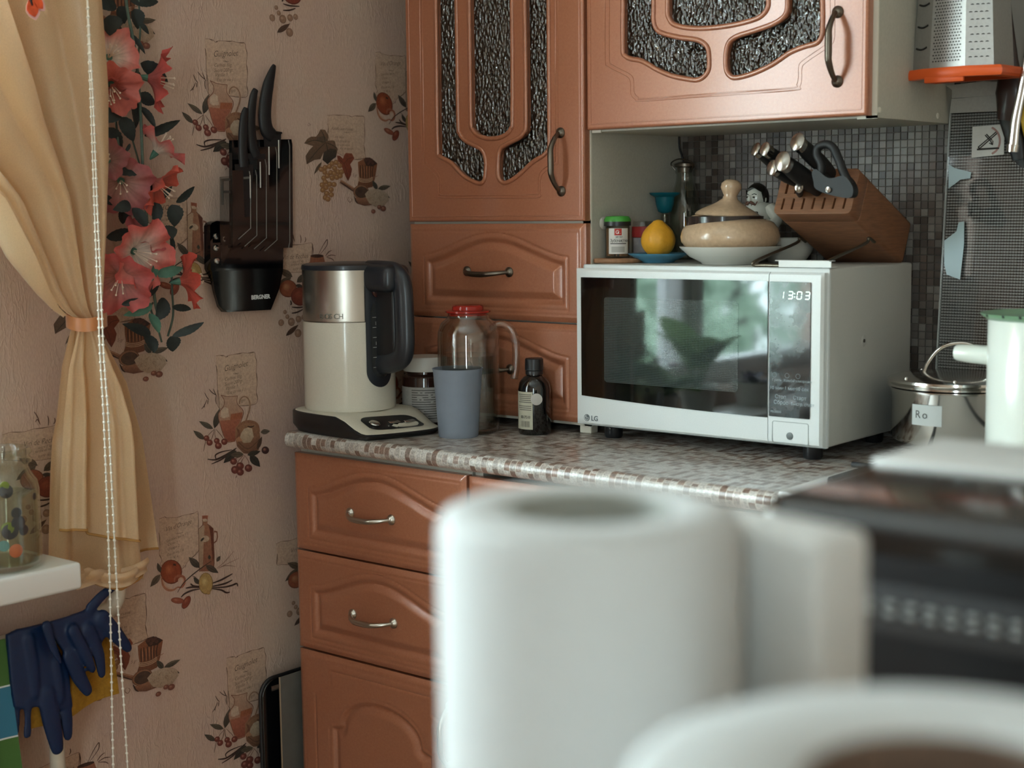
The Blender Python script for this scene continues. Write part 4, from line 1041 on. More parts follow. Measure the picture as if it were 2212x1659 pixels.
obj('inner_clip', g, mat('grey_plastic', '6f6a64', .4), kr, kind='stuff')
for x, y in ((185, 1135), (236, 1152), (183, 1205), (187, 1282)):
    obj('screw', G().lathe([(.0058, 0), (.0058, .001), (.0045, .003), (.002, .0038), (0, .004)], kp(x, y, WX + .0182), 16, (1, 0, 0)), M_STEEL, kr)
text('BERGNER', .0098, kp(395, 1512, WX + .0226), Y3, Z3, X3, mat('print_silver', 'c9c9c9', .4), kr, 'lettering', off=.0004)
def knife(axis, rs, X, label):
    t = thing('kitchen_knife', label, 'knife', kp(*axis[-1], X), 'black handled knives in the wall rack')
    pts = smoothpts([kp(x, y, X) for x, y in axis], 6)
    R_ = [interp(list(enumerate(rs)), i / 6) for i in range(len(pts))]
    obj('handle', G().tube(pts, [q / 2.765 * .00079 for q in R_], 14, flat=.55, up=(1, 0, 0)), M_KBLK, t, 60)
    a = kp(*axis[-1], X); b_ = kp(axis[-1][0] + 5, axis[-1][1] + 300, X)
    obj('blade', G().slab([a + Vector((-.0008, -.02, .004)), a + Vector((-.0008, .02, .004)), b_ + Vector((-.0008, .012, 0)), b_ + Vector((-.0008, -.012, 0))], (1, 0, 0), .0016), M_BLACK, t, 0)
knife([(533, 112), (520, 150), (497, 230), (480, 330), (475, 430), (488, 500), (520, 535)], [12, 25, 40, 46, 48, 50, 44], WX + .020, 'black knife with the tallest handle, rightmost in the wall rack')
obj('guard', G().tube(smoothpts([kp(500, 470, WX + .02), kp(530, 510, WX + .02), kp(572, 518, WX + .02)], 4), [.006 - .0003 * i for i in range(9)], 8, flat=.6), M_KBLK, [o for o in bpy.data.objects if o.name.startswith('kitchen_knife')][-1])
knife([(422, 258), (408, 300), (395, 400), (393, 500), (405, 600), (425, 655)], [18, 27, 32, 34, 36, 34], WX + .032, 'black knife with the middle handle in the wall rack')
knife([(365, 370), (352, 420), (345, 520), (345, 620), (352, 720)], [17, 28, 33, 33, 36], WX + .044, 'black knife with the shortest handle, leftmost in the wall rack')

# ------------------------------------------------------------------ window sill things
def m_glass(name, col='f4faf8', r=.0, bump=None):
    return mat(name, col, r, trans=1.0, ior=1.46, bump=bump)
M_GLASS = m_glass('clear_glass')
M_WATER = mat('water', 'eef4f0', 0, trans=1.0, ior=1.33)
JX, JY, JZ = .062, -1.154, .7245
jar = thing('glass_jar', 'open glass jar painted with coloured dots on the white window sill', 'jar', (JX, JY, JZ))
def shell(out, th):                                                    # closed wall profile from an outer profile
    inn = [(max(r - th, .0), z + (th if i == 0 else 0)) for i, (r, z) in enumerate(out)]
    return out + list(reversed(inn))
outp = [(.001, 0), (.046, 0), (.0535, .006), (.0545, .02), (.0545, .112), (.052, .124), (.044, .136), (.041, .143), (.041, .148), (.046, .151), (.046, .155), (.0425, .158), (.0425, .161), (.046, .164), (.0455, .170), (.042, .172)]
prof = outp + [(.039, .170), (.038, .145), (.041, .134), (.0490, .122), (.0515, .110), (.0515, .02), (.050, .009), (.001, .008)]
M_JAR = thin_glass('jar_glass', (246, 248, 244), 1.6)
obj('jar_body', G().lathe(prof, (JX, JY, JZ), 56), M_JAR, jar, 60)
obj('water', G().lathe([(.001, .010), (.049, .010), (.0505, .02), (.0505, .106), (.001, .106)], (JX, JY, JZ), 48), thin_glass('jar_water', (238, 240, 230), .8), jar, 60)
rnd = random.Random(5)
dotcol = [('dark', '2a2b30'), ('dark', '2a2b30'), ('dark', '31323a'), ('yellow', 'b9b13f'), ('olive', '6d7a2e'), ('orange', 'c46b46'), ('teal', '5f8f90'), ('dark', '2a2b30')]
dm = {}
for nm, c in dotcol:
    if c not in dm: dm[c] = mat('painted_dot_' + nm, c, .4)
spots = [(13, 1062, 15, '2a2b30'), (98, 1060, 14, '2a2b30'), (98, 1084, 12, '2a2b30'), (36, 1108, 12, '2a2b30'), (40, 1130, 16, '31323a'), (22, 1148, 18, '31323a'), (52, 1145, 12, '2a2b30'), (86, 1146, 17, '31323a'), (92, 1112, 11, 'b9b13f'), (112, 1128, 12, 'b9b13f'), (17, 1142, 14, '6d7a2e'), (35, 1190, 15, 'c46b46'), (93, 1168, 14, 'c46b46'), (113, 1178, 12, '5f8f90'), (8, 1180, 12, '5f8f90'), (10, 1050, 10, '6d7a2e'), (75, 1072, 8, '31323a')]
for x, y, r, c in spots:
    d = ray(x, y); o = CAM - Vector((JX, JY, 0)); a = d.x ** 2 + d.y ** 2; b_ = 2 * (o.x * d.x + o.y * d.y); cc_ = o.x ** 2 + o.y ** 2 - .0515 ** 2
    D = b_ * b_ - 4 * a * cc_
    if D < 0: continue
    P = CAM + d * ((-b_ - math.sqrt(D)) / (2 * a)); n = Vector((P.x - JX, P.y - JY, 0)).normalized()
    obj('painted_dot', G().lathe([(.001, 0), (r * .00066, 0), (r * .0006, .0007), (0, .0009)], P - n * .0006, 16, n), dm[c], jar, 40)
# potted plants on the sill, mirrored in the microwave door
M_POT = mat('plant_pot_white', 'd8d6d0', .35); M_SOIL = mat('potting_soil', '2e2620', .95, bump=(120, .8, .004)); M_PL1 = mat('african_violet_leaf', '5f7f3a', .6, nz=(60, .3), trl=.25); M_PL2 = mat('broad_leaf', '7d9a62', .5, nz=(40, .25), trl=.25); M_PL3 = mat('dark_succulent', '4a4458', .5, nz=(60, .3)); M_FL = mat('violet_petal', 'b884a4', .6)
def pot(loc, r, h, label, kind):
    x, y, z = loc; t = thing('potted_plant', label, 'plant', loc, 'potted plants on the window sill')
    obj('pot', G().lathe([(.001, 0), (r * .72, 0), (r * .95, h * .85), (r, h * .86), (r, h), (r * .93, h), (r * .9, h * .88), (.001, h * .86)], loc, 32), M_POT, t, 40)
    obj('soil', G().lathe([(.001, h * .9), (r * .9, h * .9), (r * .9, h * .84), (.001, h * .83)], loc, 24), M_SOIL, t)
    rnd = random.Random(int(abs(y) * 100)); base = Vector((x, y, z + h * .9))
    nl = {'violet': 14, 'broad': 9, 'succulent': 26}[kind]
    for i in range(nl):
        a = i * 2.4; el = rnd.uniform(.25, 1.1); L = {'violet': .06, 'broad': .11, 'succulent': .045}[kind] * rnd.uniform(.75, 1.15)
        if kind == 'broad': el = rnd.uniform(.5, 1.2)
        d = Vector((math.cos(a) * math.cos(el), math.sin(a) * math.cos(el), math.sin(el))); side = d.cross(Z3).normalized(); nn = side.cross(d)
        wd_ = {'violet': .55, 'broad': .42, 'succulent': .25}[kind] * L; st = L * .6 if kind != 'succulent' else 0
        b0 = base + d * st
        def fn(u, v, b0=b0, d=d, side=side, nn=nn, L=L, wd_=wd_):
            s_ = (v - .5) * 2; w_ = wd_ * math.sin(PI * (.04 + .94 * u)) ** .6
            return b0 + d * L * u + side * s_ * w_ - nn * (L * .35 * u * u) + nn * abs(s_) * w_ * .25
        obj('leaf', G().grid(fn, 9, 5), {'violet': M_PL1, 'broad': M_PL2, 'succulent': M_PL3}[kind], t, 80, fix=False)
        if st: obj('leaf_stalk', G().tube([base, b0], .002, 6), M_PL1, t)
    if kind == 'violet':
        for i in range(5):
            c = base + Vector((.035 * math.cos(i * 1.3), .035 * math.sin(i * 1.3), .075 + .01 * (i % 2)))
            g = G()
            for q in range(5): g.ball(c + Vector((.007 * math.cos(q * 1.257), .007 * math.sin(q * 1.257), 0)), .0065, 8, (1, 1, .35))
            obj('blossom', g, M_FL, t, 60)
pot((.02, -1.30, .7245), .042, .07, 'potted violet with pink blossoms on the sill, mirrored in the microwave', 'violet')
pot((.02, -1.46, .7245), .048, .075, 'potted plant with broad pale green leaves on the sill, mirrored in the microwave', 'broad')
pot((.02, -1.72, .7245), .055, .06, 'potted dark purple succulent on the window sill, mirrored in the microwave', 'succulent')

# ------------------------------------------------------------------ heating pipe, gloves, cloth, towel below the sill
M_PIPE = mat('pipe_paint', 'c9bfae', .4, nz=(30, .1))
PXX = .012
hp = thing('heating_pipe', 'cream painted heating pipe under the window sill with an elbow', 'pipe', (PXX, -1.05, 0))
ra = atx(-10, 1397, PXX); rb = atx(205, 1330, PXX)
zc = ra.z
obj('pipe', G().tube(smoothpts([(PXX, -2.6, zc - .02), (PXX, -1.6, zc - .008), (PXX, ra.y, zc), (PXX, rb.y, rb.z), (PXX, rb.y + .035, rb.z + .012), (PXX, rb.y + .045, rb.z + .05), (PXX, rb.y + .045, rb.z + .16)], 6), .0135, 14), M_PIPE, hp, 60)
pq = atx(124, 1640, PXX)
obj('riser', G().tube([(PXX, pq.y, zc - .006), (PXX, pq.y, .0)], .0115, 14), M_PIPE, hp, 60)
M_GLOVE = mat('blue_rubber', '0b2449', .42, nz=(250, .08), bump=(700, .12, .0005))
def glove(label, palm, tubes, X, vox=.0022):
    g = G().slab([atx(x, y, X - .004) for x, y in palm], (1, 0, 0), .009)
    for pts, rs, dx in tubes:
        P = [atx(x, y, X + dx) for x, y in pts]
        q = smoothpts(P, 6); R_ = [interp(list(enumerate(rs)), i / 6) * .00069 for i in range(len(q))]
        g.tube(q, R_, 14, flat=.5, up=(1, 0, 0))
        g.ball(q[-1], R_[-1] * .98, 12, (.5, 1, 1)); g.ball(q[0], R_[0] * .98, 12, (.5, 1, 1))
    return obj('rubber_glove', remesh(g, vox, 3), M_GLOVE, None, 80, label, 'glove', 'blue rubber gloves on the pipe')
glove('blue rubber glove folded over the pipe with its fingers pointing straight down',
    [(10, 1370), (34, 1358), (62, 1352), (90, 1345), (108, 1372), (128, 1415), (143, 1440), (148, 1500), (152, 1524), (120, 1532), (90, 1524), (62, 1526), (44, 1530), (26, 1526), (18, 1470)],
    [([(34, 1495), (36, 1540), (39, 1584)], [15, 9, 3], -.003), ([(60, 1512), (60, 1550), (59, 1586)], [12, 8, 10], .002), ([(100, 1500), (112, 1560), (124, 1616)], [23, 22, 16], .003),
     ([(137, 1500), (144, 1555), (147, 1590)], [17, 15, 11], -.001), ([(60, 1380), (70, 1440), (76, 1500)], [16, 15, 12], .004), ([(120, 1430), (128, 1475), (130, 1510)], [12, 12, 12], .004)], PXX + .022)
glove('blue rubber glove draped over the pipe with one finger sticking up',
    [(86, 1347), (140, 1331), (190, 1313), (207, 1318), (233, 1346), (224, 1372), (204, 1400), (165, 1442), (148, 1432), (132, 1405), (110, 1374)],
    [([(196, 1314), (220, 1287), (251, 1264)], [14, 12.5, 9], .002), ([(220, 1336), (250, 1370), (277, 1400)], [21, 19, 11], .004), ([(190, 1360), (212, 1410), (220, 1456)], [17, 15, 10], .005),
     ([(158, 1362), (184, 1412), (200, 1446)], [15, 14, 9], .010), ([(150, 1415), (170, 1460), (189, 1492)], [18, 18, 13], .003), ([(100, 1352), (115, 1400), (130, 1430)], [13, 10, 5], .010)], PXX + .032)
M_CLOTH = mat('mustard_cloth', '9a6f1c', .85, nz=(160, .2), bump=(500, .3, .0008))
q0 = [(28, 1400), (225, 1352), (238, 1502), (120, 1545), (40, 1570)]
def cloth(u, v):
    top = Vector((0, ra.y + .035 + (rb.y - ra.y - .02) * u, zc + .012 + (rb.z - zc) * u))
    a = atx(42 + (240 - 42) * u, 1572 + (1500 - 1572) * u + 8 * math.sin(u * 5), PXX)
    z = top.z + (a.z - top.z) * v; y = top.y + (a.y - top.y) * v
    x = PXX + .0155 * min(1, v * 3) + .004 * math.sin(u * 11 + v * 3) * v
    return Vector((x, y, z))
g = G().grid(cloth, 50, 30)
g.grid(lambda u, v: cloth(u, v) + Vector((.0018, 0, 0)), 50, 30)
obj('cleaning_cloth', g, M_CLOTH, None, 80, 'mustard yellow cloth hanging on the pipe behind the blue gloves', 'cloth', fix=False)
def m_check():
    s = NT('checked_towel'); v = s.coord(); sep = s.new('ShaderNodeSeparateXYZ'); s.ln(v, sep.inputs[0])
    yy = s.math('DIVIDE', sep.outputs[1], .052); zz = s.math('DIVIDE', sep.outputs[2], .078)
    par = s.math('MODULO', s.math('ABSOLUTE', s.math('ADD', s.math('FLOOR', yy), s.math('FLOOR', zz))), 2.0)
    c = s.mix(par, lin('2b5270'), lin('55783c')); rowp = s.math('MODULO', s.math('ABSOLUTE', s.math('FLOOR', zz)), 2.0)
    c = s.mix(rowp, s.mix(par, lin('244b6b'), lin('34708a')), s.mix(par, lin('43682f'), lin('4c7537')))
    fy = s.math('ABSOLUTE', s.math('SUBTRACT', s.math('FRACT', yy), .5)); fz = s.math('ABSOLUTE', s.math('SUBTRACT', s.math('FRACT', zz), .5))
    e = s.math('MAXIMUM', s.math('GREATER_THAN', fy, .478), s.math('GREATER_THAN', fz, .484))
    s.ln(s.mix(e, c, lin('c9d0cf')), s.b.inputs['Base Color']); s.b.inputs['Roughness'].default_value = .9
    s.bump(s.noise(900, 2, .5, v), .4, .0008); return s.m
def towel(u, v):
    yr0 = atx(-2, 1420, PXX).y; yr = yr0 + (atx(50, 1659, PXX).y - yr0) * v * 1.05
    y = yr - .20 * (1 - u); z = zc + .014 - .46 * v
    x = PXX + .017 + .005 * math.sin(u * 13) * min(1, v * 2) + .01 * v
    return Vector((x, y, z))
g = G().grid(towel, 50, 50); g.grid(lambda u, v: towel(u, v) + Vector((.002, 0, 0)), 50, 50)
obj('kitchen_towel', g, m_check(), None, 80, 'blue and green checked towel hanging left of the gloves', 'towel', fix=False)

# flat trays pushed into the gap beside the base cabinet
tb = thing('cutting_board', 'black rounded board with a handle slot, in the gap beside the base cabinet', 'cutting board', (-.012, -.45, 0))
def rrect(y0, y1, z0, z1, r, n=6):
    pts = []
    for cy, cz, a0 in ((y0 + r, z0 + r, PI), (y1 - r, z0 + r, 1.5 * PI), (y1 - r, z1 - r, 0), (y0 + r, z1 - r, .5 * PI)):
        for i in range(n + 1): pts.append((cy + r * math.cos(a0 + PI / 2 * i / n), cz + r * math.sin(a0 + PI / 2 * i / n)))
    return pts
zt1 = .405
yb0 = atx(565, 1560, -.012).y
obj('board', plate([rrect(yb0, yb0 + .36, .012, zt1, .03), [(yb0 + .022 + a, zt1 - .022 + b_) for a, b_ in ((0, 0), (.05, 0), (.05, .009), (0, .009))]], lambda c: Vector((-.012 + c.z, c.x, c.y)), .010, .002), M_GBLACK, tb, 40)
obj('rubber_edge', G().tube([(-.012, p[0], p[1]) for p in rrect(yb0 - .001, yb0 + .361, .011, zt1 + .001, .03)], .0035, 8, True), M_BLACK, tb, 60)
y2 = atx(606, 1520, .012).y
tr = thing('baking_tray', 'thin dark grey tray with a bright front edge, leaning beside the base cabinet', 'tray', (.012, -.45, 0))
obj('sheet', G().box(.010, .0135, y2, y2 + .34, .0, .412, .001), mat('grey_sheet', '57544f', .5, nz=(30, .12)), tr)
obj('bright_edge', G().tube([(.012, y2 - .0005, .0), (.012, y2 - .0005, .412)], .0016, 8), mat('edge_metal', 'c9c2b4', .3, 1.0), tr)
# ------------------------------------------------------------------ things on the worktop
def cyl_at(px, py, c, R):                                              # point where a photo pixel meets an upright cylinder
    d = ray(px, py); o = CAM - Vector((c[0], c[1], 0)); a = d.x ** 2 + d.y ** 2; b_ = 2 * (o.x * d.x + o.y * d.y); q = o.x ** 2 + o.y ** 2 - R * R
    D = max(0, b_ * b_ - 4 * a * q); return CAM + d * ((-b_ - math.sqrt(D)) / (2 * a))
# --- electric kettle
M_CREAM = mat('cream_enamel', 'd3cec0', .22, coat=.4, nz=(500, .04)); M_CREAM2 = mat('cream_base', 'cdc7b6', .4, nz=(500, .05))
def m_brushed():
    s = NT('brushed_steel_band'); s.b.inputs['Base Color'].default_value = lin('b3ada4'); s.b.inputs['Metallic'].default_value = 1; s.b.inputs['Roughness'].default_value = .27
    s.b.inputs['Anisotropic'].default_value = .6; s.bump(s.noise(120, 2, .5, s.coord((1, 1, 22))), .08, .0005); return s.m
M_BRUSH = m_brushed(); M_KH = mat('kettle_charcoal', '23262c', .33, coat=.15); M_KG = mat('gauge_smoked', '2e2f2f', .12, coat=.6)
KX, KY, KZ = .088, -.484, .885
kt = thing('electric_kettle', 'cream and steel electric kettle with black handle on its base, by the wallpaper', 'kettle', (KX, KY, ZC))
R0 = .0795
obj('body', G().lathe([(.001, 0), (R0 * .985, 0), (R0, .004), (R0 - .0005, .152), (.001, .152)], (KX, KY, KZ), 72), M_CREAM, kt, 40)
obj('seam_ring', G().lathe([(.07, .1515), (R0 - .0012, .1515), (R0 - .0012, .1535), (.07, .1535)], (KX, KY, KZ), 72), M_DNICK, kt, 40)
obj('steel_band', G().lathe([(.001, .1535), (R0 - .0006, .1535), (R0 - .001, .155), (R0 - .0012, .240), (.001, .240)], (KX, KY, KZ), 72), M_BRUSH, kt, 40)
obj('lid', G().lathe([(.001, .240), (R0 - .0005, .240), (R0, .243), (R0 - .001, .248), (R0 - .008, .2505), (.03, .2525), (.001, .253)], (KX, KY, KZ), 72), M_KH, kt, 30)
hd = Vector((.998, -.04, 0)).normalized(); hs = Vector((-hd.y, hd.x, 0)); K0 = Vector((KX, KY, KZ))
# handle: a thick closed loop standing off the body
def hpt(a, b_, z): return K0 + hd * a + hs * b_ + Z3 * z
lp = [hpt(R0 - .025, 0, .236), (hpt(R0 + .012, 0, .236)), hpt(R0 + .042, 0, .232), hpt(R0 + .056, 0, .212), hpt(R0 + .059, 0, .16), hpt(R0 + .059, 0, .118), hpt(R0 + .052, 0, .096), hpt(R0 + .030, 0, .086), hpt(R0 + .006, 0, .082), hpt(R0 - .004, 0, .08)]
q = smoothpts(lp, 6)
obj('handle', G().tube(q, [.0195] * len(q), 18, flat=.72, up=tuple(hs)), M_KH, kt, 60)
obj('handle_top', G().box(-.045, .052, -.0285, .0285, .203, .2495, .014, 4, Matrix.Translation(K0 + hd * R0) @ Matrix(((hd.x, hs.x, 0, 0), (hd.y, hs.y, 0, 0), (0, 0, 1, 0), (0, 0, 0, 1)))), M_KH, kt, 50)
obj('handle_inner', G().box(-.004, .046, -.011, .011, .092, .225, .006, 3, Matrix.Translation(K0 + hd * R0) @ Matrix(((hd.x, hs.x, 0, 0), (hd.y, hs.y, 0, 0), (0, 0, 1, 0), (0, 0, 0, 1)))), M_BLACK, kt, 50)
gd = Vector((.999, -.05, 0)).normalized(); ga = math.atan2(gd.y, gd.x)
def onk(da, z, dr): a = ga + da; return Vector((KX + (R0 + dr) * math.cos(a), KY + (R0 + dr) * math.sin(a), KZ + z))
def gauge(hw, z0, z1, dr, th):
    pts = []
    for i in range(17): a = PI + PI * i / 16; pts.append((hw * math.cos(a), z0 + hw * .0795 * 1.0 + hw * .0795 * 1.0 * math.sin(a)))
    for i in range(17): a = PI * i / 16; pts.append((hw * math.cos(a), z1 - hw * .0795 + hw * .0795 * math.sin(a)))
    g = G(); n = len(pts); m = 12
    rows = []
    ins = [onk(0, (z0 + z1) / 2, dr)]
    b = bmesh.new(); vs = [b.verts.new((p[0], p[1], 0)) for p in pts]; b.faces.new(vs)
    bmesh.ops.triangulate(b, faces=b.faces[:]); bmesh.ops.subdivide_edges(b, edges=b.edges[:], cuts=3, use_grid_fill=True)
    for v in b.verts: v.co = onk(v.co.x, v.co.y, dr)
    g.bm(b); return g
obj('gauge_frame', gauge(.36, .040, .240, .0012, 0), M_KH, kt, 80)
obj('water_gauge', gauge(.245, .056, .190, .0022, 0), M_KG, kt, 80)
M_KPRINT = mat('pale_print', 'a9a8a4', .5)
g = G()
for i, z in enumerate((.075, .092, .109, .126, .143, .160)):
    g.tube([onk(-.21, z, .003), onk(-.12 if i % 2 else -.06, z, .003)], .0005, 5)
obj('level_marks', g, M_KPRINT, kt, kind='stuff')
for s_, z in (('0.5', .076), ('1.0', .110), ('1.5', .144)): 
    P = onk(-.16, z + .003, .0028); text(s_, .0085, P, Vector((-P.y + KY, P.x - KX, 0)), Z3, P - Vector((KX, KY, P.z)), M_KPRINT, kt)
P = onk(.02, .066, .0028); text('max.1.5 l', .006, onk(-.1, .066, .0028), Vector((-P.y + KY, P.x - KX, 0)), Z3, P - Vector((KX, KY, P.z)), M_KPRINT, kt)
P = onk(0, .205, .0016)
obj('lid_button', G().lathe([(.011, 0), (.011, .003), (.009, .005), (0, .0055)], onk(-.08, .204, .001), 24, P - Vector((KX, KY, P.z))), mat('amber_lens', '3a1512', .15, coat=.5), kt)
for i, ch in enumerate('BOSCH'):
    c = cyl_at(690 + i * 10.2, 690, (KX, KY), R0); nn = Vector((c.x - KX, c.y - KY, 0)).normalized()
    text(ch, .0125, Vector((c.x, c.y, KZ + .159)) + nn * .0, Vector((-nn.y, nn.x, 0)), Z3, nn, mat('engraved_steel', '8d877f', .4, .8) if 'engraved_steel' not in bpy.data.materials else bpy.data.materials['engraved_steel'], kt)
# base with a sloping control panel
out = [(.010, -.535), (.022, -.560), (.060, -.576), (.130, -.585), (.215, -.586), (.232, -.575), (.244, -.545), (.262, -.475), (.258, -.440), (.240, -.424), (.19, -.414), (.10, -.405), (.03, -.414), (.004, -.445), (.002, -.49)]
out = [(p.x, p.y) for p in smoothpts([(a, b_, 0) for a, b_ in out], 4, True)]
def ztop(x, y):
    t = min(1, max(0, (x - .150 + (y + .58) * -.10) / .075)); t = t * t * (3 - 2 * t); return .8835 - .026 * t
def base_solid(sc, z0, dz, inset):
    cx, cy = .125, -.485; n = len(out); g = G(); rings = []
    for sR, zz in ((sc * .93, 'b'), (sc, 'm'), (sc, 't'), (sc * .985, 'T')):
        for (x, y) in out:
            xx = cx + (x - cx) * sR; yy = cy + (y - cy) * sR; zt = ztop(xx, yy) + dz
            z = {'b': z0, 'm': min(z0 + .012, zt - .002), 't': zt - .0015, 'T': zt}[zz]; g.v.append((xx, yy, z))
    k = 4
    for sR in (.8, .6, .4, .2):
        for (x, y) in out:
            xx = cx + (x - cx) * sc * sR; yy = cy + (y - cy) * sc * sR; g.v.append((xx, yy, ztop(xx, yy) + dz))
        k += 1
    for r_ in range(k - 1):
        for i in range(n): g.f.append((r_ * n + i, r_ * n + (i + 1) % n, (r_ + 1) * n + (i + 1) % n, (r_ + 1) * n + i))
    g.f.append(tuple(range(n - 1, -1, -1))); g.f.append(tuple((k - 1) * n + i for i in range(n))); return g
obj('base', base_solid(1.0, ZC, 0, 0), M_BLACK, kt, 50)
cap = base_solid(.965, .8495, .0014, 0)
obj('base_top', cap, M_CREAM2, kt, 50)
sl = Vector((.068, 0, -.026)).normalized()
def pp_(a, b_, dz=.0022):                                              # point of the panel, along its length a and width b
    x = .205 + .030 * a * .35 + b_ * .020; y = -.5 + a * .055
    return Vector((x, y, ztop(x, y) + dz))
g = G().grid(lambda u, v: pp_(-1 + 2 * u, -1 + 2 * v if 0 else (-1 + 2 * v) * (1 - abs(2 * u - 1) ** 8 * .5)), 30, 8)
obj('control_panel', g, mat('panel_black', '1a1b1d', .3), kt, 80)
obj('power_button', G().lathe([(.010, 0), (.010, .001), (.0085, .0025), (0, .003)], pp_(-.66, 0, .0026), 24, (-sl.z * -1 * -1, 0, sl.x)), M_STEEL, kt, 40)
for a in (.05, .62):
    obj('button', G().box(-.0035, .0035, -.012, .012, 0, .002, .0009, 2, Matrix.Translation(pp_(a, 0, .0026)) @ Matrix(((sl.x, 0, -sl.z, 0), (.12, 1, 0, 0), (sl.z, 0, sl.x, 0), (0, 0, 0, 1)))), M_STEEL, kt, 40)
# --- blue grey plastic cup
cup = atz(988, 945, ZC) + Vector((-.008, .012, 0)); cup = Vector((cup.x, cup.y, ZC + .0003))
obj('plastic_cup', G().lathe([(.001, 0), (.0325, 0), (.0335, .004), (.0365, .05), (.041, .110), (.0425, .1145), (.0405, .1145), (.0345, .05), (.0315, .006), (.001, .006)], cup, 56), mat('frosted_blue_plastic', '98a2b0', .45, nz=(40, .06), trl=.35), None, 50, 'frosted blue grey plastic tumbler in front of the glass jug', 'cup')
# --- glass jug with a red lid
jc = aty(1014, 900, -.402); jc = Vector((jc.x, -.402, ZC + .0003))
jg = thing('glass_jug', 'ribbed clear glass jug half full of water with a red lid', 'jug', jc)
rib = lambda a, z: 1 + (.012 * math.sin(a * 44) * (1 if .006 < z < .135 else 0) * max(0, math.cos(a * 3 + 1) * 1.5))
outj = [(.001, .0), (.045, .0), (.051, .006), (.0525, .03), (.052, .15), (.0515, .17), (.046, .186), (.036, .194), (.034, .200), (.0355, .203)]
inj = [(.033, .203), (.0315, .199), (.034, .191), (.044, .182), (.0485, .168), (.049, .03), (.047, .010), (.001, .008)]
M_JUG = thin_glass('jug_glass', (247, 246, 243), 2.2)
obj('jug_body', G().lathe(outj + inj, jc, 132, mod=rib), M_JUG, jg, 60)
obj('water', G().lathe([(.001, .009), (.0462, .009), (.0482, .028), (.0482, .132), (.001, .132)], jc, 64), thin_glass('jug_water', (228, 226, 222), 1.2), jg, 40)
jd = Vector((.77, .64, 0)).normalized() * .9 + Vector((.45, -.35, 0)) * .3; jd.normalize()
J = lambda a, z: jc + jd * a + Z3 * z
obj('jug_handle', G().tube(smoothpts([J(.040, .176), J(.055, .184), J(.071, .178), J(.080, .160), J(.082, .135), J(.081, .110), J(.078, .092)], 6), .0088, 14, flat=.75), M_JUG, jg, 60)
obj('lid', G().lathe([(.001, .199), (.034, .199), (.0345, .2025), (.0385, .204), (.0385, .2065), (.034, .2075), (.027, .2085), (.0265, .214), (.024, .216), (.001, .215)], jc, 48), mat('translucent_red_plastic', 'c2382c', .2, trans=.45, ior=1.3, coat=.3), jg, 40)
# --- brown supplement jar
bc_ = atz(928, 893, ZC) + Vector((-.03, .03, 0)); bc_ = Vector((bc_.x, bc_.y, ZC + .0003)); bc_ = aty(920, 850, -.367); bc_ = Vector((bc_.x, -.367, ZC + .0003))
sj = thing('supplement_jar', 'dark brown plastic jar with white lid and grey label behind the blue cup', 'jar', bc_)
obj('jar_body', G().lathe([(.001, 0), (.040, 0), (.0415, .004), (.0415, .074), (.041, .084), (.034, .090), (.034, .094), (.001, .094)], bc_, 56), mat('brown_plastic', '2c1712', .12, coat=.5), sj, 40)
obj('label', G().lathe([(.0418, .006), (.0420, .006), (.0420, .068), (.0418, .068)], bc_, 56), mat('grey_label', 'a5a19b', .55, nz=(180, .12), stretch=(1, 1, 6)), sj, 40)
obj('lid', G().lathe([(.001, .0945), (.0385, .0945), (.039, .096), (.039, .117), (.037, .1195), (.001, .1195)], bc_, 72, mod=lambda a, z: 1 + .006 * math.sin(a * 60) * (1 if .097 < z < .1165 else 0)), mat('white_cap', 'c9c5bd', .4), sj, 40)
M_DK = mat('label_ink', '4a4743', .6)
g = G()
for i in range(13):
    zz = .013 + i * .0041
    for a0 in (-1.75,):
        L = random.uniform(1.2, 1.75)
        n_ = 14
        v = []
        for j in range(n_ + 1):
            a = a0 + .3 + L * j / n_; v += [bc_ + Vector((.0423 * math.cos(a), .0423 * math.sin(a), zz)), bc_ + Vector((.0423 * math.cos(a), .0423 * math.sin(a), zz + .0014))]
        g.add(v, [(2 * j, 2 * j + 2, 2 * j + 3, 2 * j + 1) for j in range(n_) if random.random() > .12])
obj('small_print', g, M_DK, sj, 0, kind='stuff', fix=False)
# --- small dark dropper bottle
dc = aty(1155, 900, -.353); dc = Vector((dc.x, -.353, ZC + .0003))
db = thing('medicine_bottle', 'small dark glass bottle with black cap and barcode label on the worktop', 'bottle', dc)
obj('bottle_body', G().lathe([(.001, 0), (.0255, 0), (.0275, .003), (.0275, .076), (.0255, .087), (.019, .095), (.0135, .099), (.0135, .104), (.001, .104)], dc, 56), mat('dark_brown_glass', '0b0807', .06, coat=.6), db, 40)
obj('cap', G().lathe([(.001, .1005), (.0148, .1005), (.0148, .1055), (.0142, .107), (.0158, .108), (.0152, .126), (.0135, .1275), (.001, .1275)], dc, 48, mod=lambda a, z: 1 + .02 * math.sin(a * 26) * (1 if .109 < z < .1255 else 0)), M_BLACK, db, 40)
ca_ = math.atan2(CAM.y - dc.y, CAM.x - dc.x)
def wrap(c, R, a0, a1, z0, z1, n=20):
    g = G(); v = []
    for j in range(n + 1):
        a = a0 + (a1 - a0) * j / n
        for z in (z0, z1): v.append(c + Vector((R * math.cos(a), R * math.sin(a), z)))
    return g.add(v, [(2 * j, 2 * j + 2, 2 * j + 3, 2 * j + 1) for j in range(n)])
obj('label', wrap(dc, .0277, ca_ - 1.75, ca_ - .12, .010, .073), mat('buff_label', 'b0ab98', .55, nz=(90, .05)), db, 40, fix=False)
g = G()
